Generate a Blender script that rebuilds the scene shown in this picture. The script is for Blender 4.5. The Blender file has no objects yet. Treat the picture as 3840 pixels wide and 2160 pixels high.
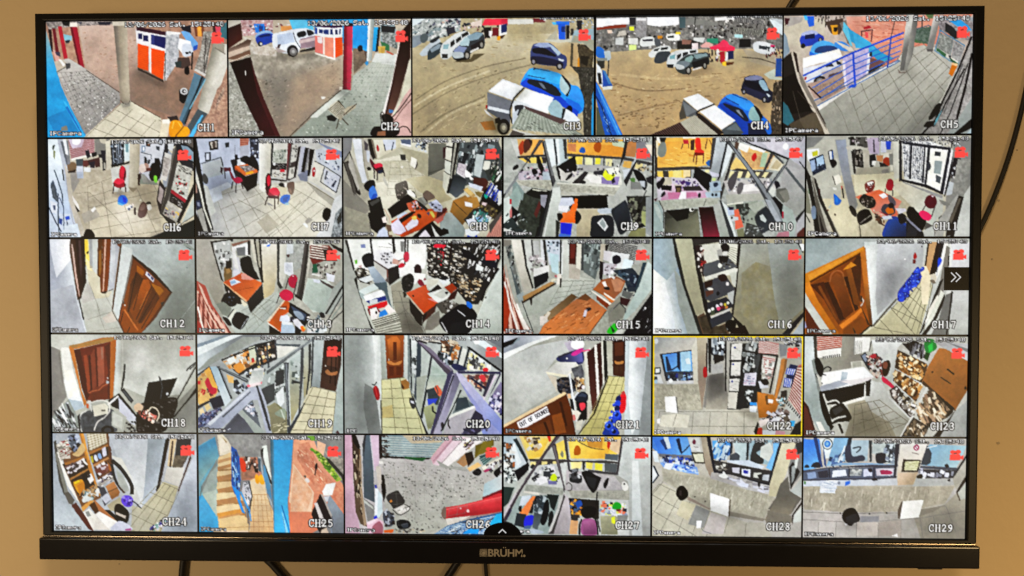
import bpy, bmesh, math, numpy as np
from mathutils import Vector

# ------------------------------------------------------------------ camera
scene = bpy.context.scene
cam_d = bpy.data.cameras.new('camera')
cam = bpy.data.objects.new('camera', cam_d)
scene.collection.objects.link(cam)
scene.camera = cam
cam_d.sensor_width = 36
cam_d.angle = math.radians(66)
cam_d.clip_start, cam_d.clip_end = .01, 50
cam.location = (.03166, -.81703, .01219)
cam.rotation_euler = (1.54396, -.0002077, .0265074)

# ------------------------------------------------------------------ world, warm ceiling lamp and two added wall fills
world = bpy.data.worlds.new('World')
scene.world = world
world.use_nodes = True
world.node_tree.nodes['Background'].inputs[0].default_value = (1.0, .74, .48, 1)
world.node_tree.nodes['Background'].inputs[1].default_value = .06


def lamp(name, loc, target, size, power, col, spread=180):
    d = bpy.data.lights.new(name, 'AREA')
    d.shape = 'DISK'
    d.size, d.energy, d.color = size, power, col
    d.spread = math.radians(spread)
    o = bpy.data.objects.new(name, d)
    scene.collection.objects.link(o)
    o.location = loc
    o.rotation_euler = (Vector(target) - Vector(loc)).to_track_quat('-Z', 'Y').to_euler()
    return o


lamp('ceiling_lamp', (.20, -1.1, 1.75), (0, 0, .25), .25, 20, (1.0, .74, .44))
lamp('wall_fill', (-1.25, -1.9, -.35), (-.95, .06, -.30), .5, 3.3, (1.0, .76, .46), 60)  # added fill, no such lamp known: pools light on the lower left wall
lamp('wall_fill.001', (1.5, -1.9, -.45), (1.0, .06, -.70), .5, 4.6, (1.0, .69, .32), 58)  # added warmer fill for the lower right wall, leaves the centre dim

vs = scene.view_settings
vs.view_transform, vs.look, vs.exposure, vs.gamma = 'Standard', 'None', 0.0, 1.0
vs.use_curve_mapping = False
scene.render.engine = 'CYCLES'
scene.cycles.max_bounces = 6


# ---------------------------------------------------------------- picture painter for the LCD pixels
def hexcol(s):
    if len(s) in (3, 4):
        s = ''.join(c * 2 for c in s)
    v = [int(s[i:i + 2], 16) / 255 for i in range(0, len(s), 2)]
    return np.array(v[:3]), (v[3] if len(v) > 3 else 1.0)


def smooth_pts(P, closed, n=5):
    P = np.array(P, float)
    m = len(P)
    if m < 3:
        return P
    out = []
    for i in range(m if closed else m - 1):
        if closed:
            a, b, c, d = P[i - 1], P[i], P[(i + 1) % m], P[(i + 2) % m]
        else:
            a, b, c, d = P[max(i - 1, 0)], P[i], P[i + 1], P[min(i + 2, m - 1)]
        for k in range(n):
            t = k / n
            out.append(.5 * ((2 * b) + (c - a) * t + (2 * a - 5 * b + 4 * c - d) * t * t + (3 * b - a - 3 * c + d) * t ** 3))
    if not closed:
        out.append(P[-1])
    return np.array(out)


class Canvas:
    def __init__(self, w, h, unit, seed):
        self.w, self.h, self.u = w, h, unit          # unit = sub-pixels per drawing unit
        self.a = np.zeros((h, w, 3), np.float32) + .5
        self.rng = np.random.default_rng(seed)

    def mask(self, P):
        P = np.asarray(P, float) * self.u
        x0, y0 = np.floor(P.min(0)).astype(int) - 1
        x1, y1 = np.ceil(P.max(0)).astype(int) + 1
        x0, y0, x1, y1 = max(x0, 0), max(y0, 0), min(x1, self.w), min(y1, self.h)
        if x1 <= x0 or y1 <= y0:
            return None
        xs = np.arange(x0, x1) + .5
        m = np.zeros((y1 - y0, x1 - x0), bool)
        Q = np.roll(P, -1, 0)
        for (ax, ay), (bx, by) in zip(P, Q):
            if ay == by:
                continue
            lo, hi = (ay, by) if ay < by else (by, ay)
            r0, r1 = max(int(math.ceil(lo - .5)), y0), min(int(math.ceil(hi - .5)), y1)
            if r1 <= r0:
                continue
            ys = np.arange(r0, r1) + .5
            xi = ax + (ys - ay) * (bx - ax) / (by - ay)
            m[r0 - y0:r1 - y0] ^= xs[None, :] > xi[:, None]
        return (slice(y0, y1), slice(x0, x1)), m

    def fill(self, P, col, al=1.0):
        r = self.mask(P)
        if r is None:
            return
        s, m = r
        v = self.a[s]
        if al >= 1:
            v[m] = col
        else:
            v[m] = v[m] * (1 - al) + np.asarray(col) * al

    def noise(self, s, size):
        ys, xs = s
        h, w = ys.stop - ys.start, xs.stop - xs.start
        tot = 0
        for k, (f, wt) in enumerate(((1, .55), (.45, .45))):
            step = max(size * f * self.u, 1.0)
            g = self.rng.random((int(h / step) + 3, int(w / step) + 3))
            yy, xx = np.arange(h) / step, np.arange(w) / step
            yi, xi = yy.astype(int), xx.astype(int)
            fy, fx = (yy - yi)[:, None], (xx - xi)[None, :]
            fy, fx = fy * fy * (3 - 2 * fy), fx * fx * (3 - 2 * fx)
            A, B = g[yi][:, xi], g[yi][:, xi + 1]
            C, D = g[yi + 1][:, xi], g[yi + 1][:, xi + 1]
            tot = tot + wt * ((A * (1 - fx) + B * fx) * (1 - fy) + (C * (1 - fx) + D * fx) * fy)
        return np.clip((tot - .5) * 1.5 + .5, 0, 1)

    def line(self, P, wd, col, al=1.0):
        P = np.array(P, float)
        for i in range(len(P) - 1):
            d = P[i + 1] - P[i]
            L = math.hypot(*d)
            if L < 1e-6:
                continue
            d /= L
            n = np.array([-d[1], d[0]]) * wd / 2
            e = d * wd * .25
            self.fill([P[i] - e + n, P[i + 1] + e + n, P[i + 1] + e - n, P[i] - e - n], col, al)

    def ellipse(self, c, r, col, rot=0, al=1.0):
        t = np.linspace(0, 2 * math.pi, 22)[:-1]
        ca, sa = math.cos(math.radians(rot)), math.sin(math.radians(rot))
        x, y = r[0] * np.cos(t), r[1] * np.sin(t)
        self.fill(np.stack([c[0] + x * ca - y * sa, c[1] + x * sa + y * ca], 1), col, al)

    def draw(self, text):
        for ln in text.strip().splitlines():
            f = ln.split()
            if not f:
                continue
            op = f[0]
            pts = lambda L: [tuple(float(q) for q in s.split(',')) for s in L]
            if op in 'pP':
                c, al = hexcol(f[1])
                P = pts(f[2:])
                self.fill(smooth_pts(P, True) if op == 'P' else P, c, al)
            elif op in 'ls':
                c, al = hexcol(f[1])
                P = pts(f[3:])
                self.line(smooth_pts(P, False) if op == 's' else P, float(f[2]), c, al)
            elif op == 'e':
                c, al = hexcol(f[1])
                q = pts(f[2:4])
                self.ellipse(q[0], q[1], c, float(f[4]) if len(f) > 4 else 0, al)
            elif op == 'g':
                c1, c2 = hexcol(f[1])[0], hexcol(f[2])[0]
                q = np.array(pts(f[3:5])) * self.u
                r = self.mask(pts(f[5:]))
                if r is None:
                    continue
                s, m = r
                d = q[1] - q[0]
                yy = np.arange(s[0].start, s[0].stop)[:, None] - q[0][1]
                xx = np.arange(s[1].start, s[1].stop)[None, :] - q[0][0]
                t = np.clip((xx * d[0] + yy * d[1]) / (d @ d), 0, 1)[..., None]
                self.a[s][m] = (c1 * (1 - t) + c2 * t)[m]
            elif op == 't':
                c1, c2 = hexcol(f[1])[0], hexcol(f[2])[0]
                r = self.mask(pts(f[4:]))
                if r is None:
                    continue
                s, m = r
                t = self.noise(s, float(f[3]))[..., None]
                self.a[s][m] = (c1 * (1 - t) + c2 * t)[m]
            elif op == 'k':
                rs = np.random.default_rng(int(f[1]))
                w, h, an = (float(q) for q in f[3].split(','))
                pal = [hexcol(q) for q in f[4].split(',')]
                P = np.array(pts(f[5:]))
                lo, hi = P.min(0), P.max(0)
                r = self.mask(P)
                if r is None:
                    continue
                s, m = r
                k = tries = 0
                while k < int(f[2]) and tries < 4000:
                    tries += 1
                    q = lo + rs.random(2) * (hi - lo)
                    iy, ix = int(q[1] * self.u) - s[0].start, int(q[0] * self.u) - s[1].start
                    if not (0 <= iy < m.shape[0] and 0 <= ix < m.shape[1]) or not m[iy, ix]:
                        continue
                    k += 1
                    sw, sh = w * (.4 + rs.random() * .8) / 2, h * (.5 + rs.random() * .8) / 2
                    aa = math.radians(an + rs.normal() * 12)
                    ca, sa = math.cos(aa), math.sin(aa)
                    c, al = pal[rs.integers(len(pal))]
                    c = np.clip(c + rs.normal() * .03, 0, 1)
                    self.fill([(q[0] + x * sw * ca - y * sh * sa, q[1] + x * sw * sa + y * sh * ca)
                               for x, y in ((-1, -1), (1, -1), (1, 1), (-1, 1))], c, al)
            elif op == 'f':                            # soft-edged patch: colour, feather, outline
                c, al = hexcol(f[1])
                P = np.array(pts(f[3:]))
                rad = max(int(float(f[2]) * self.u), 1)
                x0, y0 = np.floor(P.min(0) * self.u).astype(int) - 2 * rad
                x1, y1 = np.ceil(P.max(0) * self.u).astype(int) + 2 * rad
                sub = Canvas(x1 - x0, y1 - y0, self.u, 0)
                r = sub.mask(P - np.array([x0, y0]) / self.u)
                if r is None:
                    continue
                m = np.zeros((y1 - y0, x1 - x0))
                m[r[0]] = r[1]
                for _ in range(2):
                    for ax in (0, 1):
                        cs = np.cumsum(np.pad(m, [(rad + 1, rad) if k == ax else (0, 0) for k in (0, 1)], 'edge'), ax)
                        n = m.shape[ax]
                        m = (np.take(cs, range(2 * rad + 1, 2 * rad + 1 + n), ax) - np.take(cs, range(n), ax)) / (2 * rad + 1)
                a0, b0, a1, b1 = max(x0, 0), max(y0, 0), min(x1, self.w), min(y1, self.h)
                if a1 <= a0 or b1 <= b0:
                    continue
                m = (m[b0 - y0:b1 - y0, a0 - x0:a1 - x0] * al)[..., None]
                v = self.a[b0:b1, a0:a1]
                self.a[b0:b1, a0:a1] = v * (1 - m) + c * m
            elif op == 'x':                            # slanted sign lettering: colour, words_with_underscores, corner, right end, bottom end
                c, al = hexcol(f[1])
                O, R, D = (np.array(q) for q in pts(f[3:6]))
                txt = f[2].replace('_', ' ')
                dx, dy = (R - O) / (len(txt) * 6), (D - O) / 7
                for i, chh in enumerate(txt):
                    for r, bits in enumerate(PIX[chh]):
                        for cc in range(5):
                            if bits >> (4 - cc) & 1:
                                q = O + dx * (i * 6 + cc) + dy * r
                                self.fill([q - .2 * dx, q + 1.2 * dx, q + 1.2 * dx + dy, q + dy - .2 * dx], c, al)
            elif op in 'qb':
                if op == 'q':
                    c, al = hexcol(f[1])
                    wd, nu, nv = float(f[2]), int(f[3]), int(f[4])
                    A, B, C, D = (np.array(q) for q in pts(f[5:9]))
                    for i in range(nu + 1):
                        t = i / nu
                        self.line([A + (B - A) * t, D + (C - D) * t], wd, c, al)
                    for i in range(nv + 1):
                        t = i / nv
                        self.line([A + (D - A) * t, B + (C - B) * t], wd, c, al)
                else:
                    cc = [hexcol(f[1]), hexcol(f[2])]
                    n = int(f[3])
                    A, B, C, D = (np.array(q) for q in pts(f[4:8]))
                    for i in range(2 * n):
                        t, t2 = i / (2 * n), (i + 1) / (2 * n)
                        c, al = cc[i % 2]
                        if al > 0:
                            self.fill([A + (B - A) * t, A + (B - A) * t2, D + (C - D) * t2, D + (C - D) * t], c, al)


PIX = {  # 5 x 7 dot-matrix letters of the recorder's overlay, rows top to bottom
 '0': (14, 17, 19, 21, 25, 17, 14), '1': (4, 12, 4, 4, 4, 4, 14), '2': (14, 17, 1, 6, 8, 16, 31), '3': (14, 17, 1, 6, 1, 17, 14),
 '4': (2, 6, 10, 18, 31, 2, 2), '5': (31, 16, 30, 1, 1, 17, 14), '6': (6, 8, 16, 30, 17, 17, 14), '7': (31, 1, 2, 4, 4, 8, 8),
 '8': (14, 17, 17, 14, 17, 17, 14), '/': (1, 1, 2, 4, 8, 16, 16), ':': (0, 12, 12, 0, 12, 12, 0), '.': (0, 0, 0, 0, 0, 12, 12),
 'S': (15, 16, 16, 14, 1, 1, 30), 'a': (0, 0, 14, 1, 15, 17, 15), 't': (8, 8, 28, 8, 8, 9, 6), 'I': (14, 4, 4, 4, 4, 4, 14),
 'P': (30, 17, 17, 30, 16, 16, 16), 'C': (14, 17, 16, 16, 16, 17, 14), 'm': (0, 0, 26, 21, 21, 21, 21), 'e': (0, 0, 14, 17, 31, 16, 14),
 'r': (0, 0, 22, 25, 16, 16, 16), ' ': (0,) * 7,
 'O': (14, 17, 17, 17, 17, 17, 14), 'U': (17, 17, 17, 17, 17, 17, 14), 'T': (31, 4, 4, 4, 4, 4, 4), 'F': (31, 16, 16, 30, 16, 16, 16),
 'B': (30, 17, 17, 30, 17, 17, 30), 'N': (17, 25, 21, 21, 19, 17, 17), 'D': (30, 17, 17, 17, 17, 17, 30)}
# serif capitals of the channel numbers as thick and thin strokes in a 10 x 14 box
SER = {
 'C': [(2.2, [(8.6, 4.2), (7.6, 1.6), (5.4, .9), (3, 2.2), (1.9, 5), (1.9, 9), (3, 11.8), (5.4, 13.1), (7.6, 12.4), (9, 10)]), (1.4, [(8.8, .6), (8.8, 4.6)])],
 'H': [(2.6, [(2.2, .6), (2.2, 13.4)]), (2.6, [(8.4, .6), (8.4, 13.4)]), (1.4, [(2, 7), (8, 7)]), (1.3, [(.3, .8), (4.2, .8)]), (1.3, [(6.4, .8), (10.3, .8)]), (1.3, [(.3, 13.2), (4.2, 13.2)]), (1.3, [(6.4, 13.2), (10.3, 13.2)])],
 '0': [(2.2, [(5, .9), (2.6, 3), (2, 7), (2.6, 11), (5, 13.1), (7.4, 11), (8, 7), (7.4, 3), (5, .9)])],
 '1': [(2.6, [(5.2, .4), (5.2, 13.2)]), (1.4, [(2.6, 2.4), (5.2, .8)]), (1.4, [(2.4, 13.2), (8, 13.2)])],
 '2': [(2.3, [(2, 3.6), (3.4, 1.2), (5.8, 1), (7.6, 2.6), (7.4, 5.4), (2, 12.6)]), (2.2, [(1.6, 12.4), (8.6, 12.4)]), (1.2, [(8.8, 10), (8.6, 13)])],
 '3': [(2.2, [(2, 2.6), (4.4, .9), (7, 2), (7, 5), (4.6, 6.6), (7.4, 8), (7.6, 11), (5.4, 13), (2, 12)])],
 '4': [(2.5, [(6.6, .4), (6.6, 13.6)]), (1.5, [(6, 1), (1, 9.6)]), (1.9, [(.8, 9.8), (9, 9.8)])],
 '5': [(2, [(8, 1.2), (3, 1.2)]), (1.6, [(3, 1), (2.2, 6)]), (2.3, [(2.2, 5.6), (5.4, 5.2), (7.6, 7.2), (7.6, 10.6), (5.4, 12.8), (2, 12.2)])],
 '6': [(2.3, [(8, .9), (4.6, 2.6), (2.3, 6.6), (2.4, 10.4), (4.6, 13), (7.4, 11.4), (7.6, 8.4), (5.4, 6.6), (2.8, 8)])],
 '7': [(2.2, [(1.4, 1.4), (8.4, 1.4)]), (2.3, [(8, 1.4), (4.4, 13.4)]), (1.2, [(1.6, .6), (1.4, 4)])],
 '8': [(2.1, [(5, 6.6), (2.4, 4.6), (2.8, 1.8), (5, .9), (7.2, 1.8), (7.6, 4.6), (5, 6.6), (2.2, 9), (2.6, 12), (5, 13.1), (7.4, 12), (7.8, 9), (5, 6.6)])],
 '9': [(2.3, [(2, 13.1), (5.4, 11.4), (7.7, 7.4), (7.6, 3.6), (5.4, 1), (2.6, 2.6), (2.4, 5.6), (4.6, 7.4), (7.2, 6)])]}


def dot_text(cv, txt, x, y, w, h):
    """overlay text of dots: black rim first, then white dots; units are drawing units"""
    dx, dy = w / (len(txt) * 6), h / 7
    for grow, col in ((.75, (.05, .05, .06)), (0.12, (.95, .95, .95))):
        for i, ch in enumerate(txt):
            for r, bits in enumerate(PIX[ch]):
                for c in range(5):
                    if bits >> (4 - c) & 1:
                        X, Y = x + (i * 6 + c) * dx, y + r * dy
                        cv.fill([(X - grow * dx, Y - grow * dy), (X + dx + grow * dx, Y - grow * dy), (X + dx + grow * dx, Y + dy + grow * dy), (X - grow * dx, Y + dy + grow * dy)], col)


def serif_text(cv, txt, x, y, adv, h):
    for grow, col in ((2.2, (.02, .02, .03)), (0, (.98, .97, .94))):
        for i, ch in enumerate(txt):
            for wd, P in SER[ch]:
                Q = np.array(P) * (adv * .092, h / 14) + (x + i * adv, y)
                cv.line(Q, (wd * .9 + grow) * h / 14, col)


def camera_icon(cv, x, y, w, h):
    red = (1.0, .36, .33)
    cv.ellipse((x + w * .22, y + h * .22), (w * .2, h * .2), red)
    cv.ellipse((x + w * .6, y + h * .2), (w * .22, h * .21), red)
    cv.fill([(x + w * .16, y + h * .1), (x + w * .66, y + h * .1), (x + w * .66, y + h * .4), (x + w * .16, y + h * .4)], red)
    cv.fill([(x, y + h * .42), (x + w * .78, y + h * .42), (x + w * .78, y + h), (x, y + h)], red)
    cv.fill([(x + w * .78, y + h * .62), (x + w, y + h * .48), (x + w, y + h * .94), (x + w * .78, y + h * .82)], red)
    cv.line([(x + w * .3, y + h * .34), (x + w * .5, y + h * .3)], h * .07, (.35, .08, .08))


def blur(a, r):
    """small separable binomial blur, r passes"""
    for _ in range(r):
        p = np.pad(a, ((1, 1), (1, 1), (0, 0)), 'edge')
        a = (p[:-2, 1:-1] + 2 * p[1:-1, 1:-1] + p[2:, 1:-1]) / 4
        p = np.pad(a, ((0, 0), (1, 1), (0, 0)), 'edge')
        a = (p[:, :-2] + 2 * p[:, 1:-1] + p[:, 2:]) / 4
    return a


SS = 3


def paint_tile(ch, text, crop, nx, ny):
    """returns ny x nx x 3 sRGB picture of one channel; crop = its size in the drawing"""
    cw, chh = crop
    k = (min(2576 / cw, 1449 / chh) / 10) if ch < 16 else min(1456 / cw, 819 / chh)
    W, H = cw * k, chh * k
    sx = nx * SS / W
    cv = Canvas(nx * SS, ny * SS, sx, ch)
    cv.draw(text)
    base = cv.a.copy()
    big = ch <= 5
    stamp = '13/06/2026 Sat. 15:25:4' + ('7' if ch in (8, 9, 10, 13) else '8')
    if ch in (3, 4):
        dot_text(cv, stamp, W * .70, -H * .022, W * .30, H * .036)
    else:
        dot_text(cv, stamp, W * .435, H * .014, W * .55, H * .037)
    if ch not in (3, 4, 20, 27):
        dot_text(cv, 'IPCamera', W * .012, H * .946, W * .18, H * .036)
    elif ch == 20:
        dot_text(cv, 'IPC', W * .012, H * .955, W * .07, H * .034)
    elif ch == 27:
        dot_text(cv, 'era', W * .11, H * .946, W * .07, H * .036)
    n = len(str(ch)) + 2
    adv = 23.5 * k
    th = 29.5 * k
    right = W * (.935 if big else .93 if ch > 9 else .915)
    serif_text(cv, 'CH%d' % ch, right - n * adv, H * (.885 if big else .855), adv, th)
    iw = (46 if big else 50) * k
    camera_icon(cv, W * .982 - iw, H * (.10 if big else .115), iw, (43 if big else 39) * k)
    cv.over = (cv.a != base).any(-1)
    # the cheap lens and codec of a security camera: edges wobble, flat areas mottle, contours ring
    full = (slice(0, ny * SS), slice(0, nx * SS))
    cell = 1 / sx * SS                                   # one screen dot in drawing units
    wob = .55 * SS
    dy = ((cv.noise(full, 2.6 * cell) - .5) * 2 * wob).astype(int)
    dx = ((cv.noise(full, 2.6 * cell) - .5) * 2 * wob).astype(int)
    yy, xx = np.mgrid[0:ny * SS, 0:nx * SS]
    art = cv.a[np.clip(yy + dy, 0, ny * SS - 1), np.clip(xx + dx, 0, nx * SS - 1)]
    mot = .05 * (cv.noise(full, 2.2 * cell) - .5) + .07 * (cv.noise(full, 8 * cell) - .5) + .10 * (cv.noise(full, 30 * cell) - .5)
    art = art * (1 + mot[..., None])
    top = cv.over
    art = np.where(top[..., None], cv.a, art)
    a = art.reshape(ny, SS, nx, SS, 3).mean((1, 3))
    soft = blur(a, 1)
    a = .6 * a + .4 * soft
    a = a + .28 * (a - blur(a, 3)) + .16 * (a - blur(a, 14))
    a = np.clip(a, 0, 1.2)
    # pale colours wash out on the panel, strong ones keep their strength; mid tones sit a little lower
    lum = a @ np.array([.3, .6, .1], np.float32)
    sat = a.max(-1) - a.min(-1)
    a = lum[..., None] + (a - lum[..., None]) * (.66 + .34 * np.clip((sat - .18) / .35, 0, 1))[..., None]
    a = np.clip(a, 0, 1.15) ** 1.2
    a = a + .22 * (a - .5) * np.clip(1 - (2 * a - 1) ** 2, 0, 1) * (a > .5) + .012
    rng = np.random.default_rng(100 + ch)
    n1 = rng.normal(size=(ny, nx, 1))
    n2 = blur(rng.normal(size=(ny, nx, 3)), 2)
    a = a * (1 + .012 * n1) + .010 * n2
    return np.clip(a, 0.004, 1).astype(np.float32)


# sizes in which each picture was drawn (left, top, right, bottom of its drawing sheet)
CROP = {1: (176, 79, 850, 513), 2: (858, 74, 1541, 510), 3: (1547, 69, 2225, 507), 4: (2236, 64, 2932, 505),
        5: (2938, 58, 3642, 502), 6: (184, 522, 727, 889), 7: (734, 519, 1282, 889), 8: (1289, 517, 1881, 888),
        9: (1890, 514, 2444, 887), 10: (2454, 511, 3016, 886), 11: (3024, 508, 3636, 886), 12: (191, 898, 728, 1247),
        13: (736, 897, 1284, 1249), 14: (1292, 897, 1881, 1250), 15: (1889, 896, 2442, 1251), 16: (2449, 896, 3012, 1252),
        17: (3019, 895, 3631, 1254), 18: (199, 1256, 735, 1622), 19: (744, 1257, 1285, 1624), 20: (1292, 1258, 1881, 1626),
        21: (1889, 1259, 2440, 1629), 22: (2447, 1260, 3010, 1632), 23: (3017, 1262, 3626, 1635), 24: (205, 1628, 738, 1990),
        25: (747, 1630, 1286, 1996), 26: (1293, 1633, 1881, 2001), 27: (1889, 1636, 2439, 2007), 28: (2446, 1640, 3009, 2013),
        29: (3016, 1643, 3621, 2019)}

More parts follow.
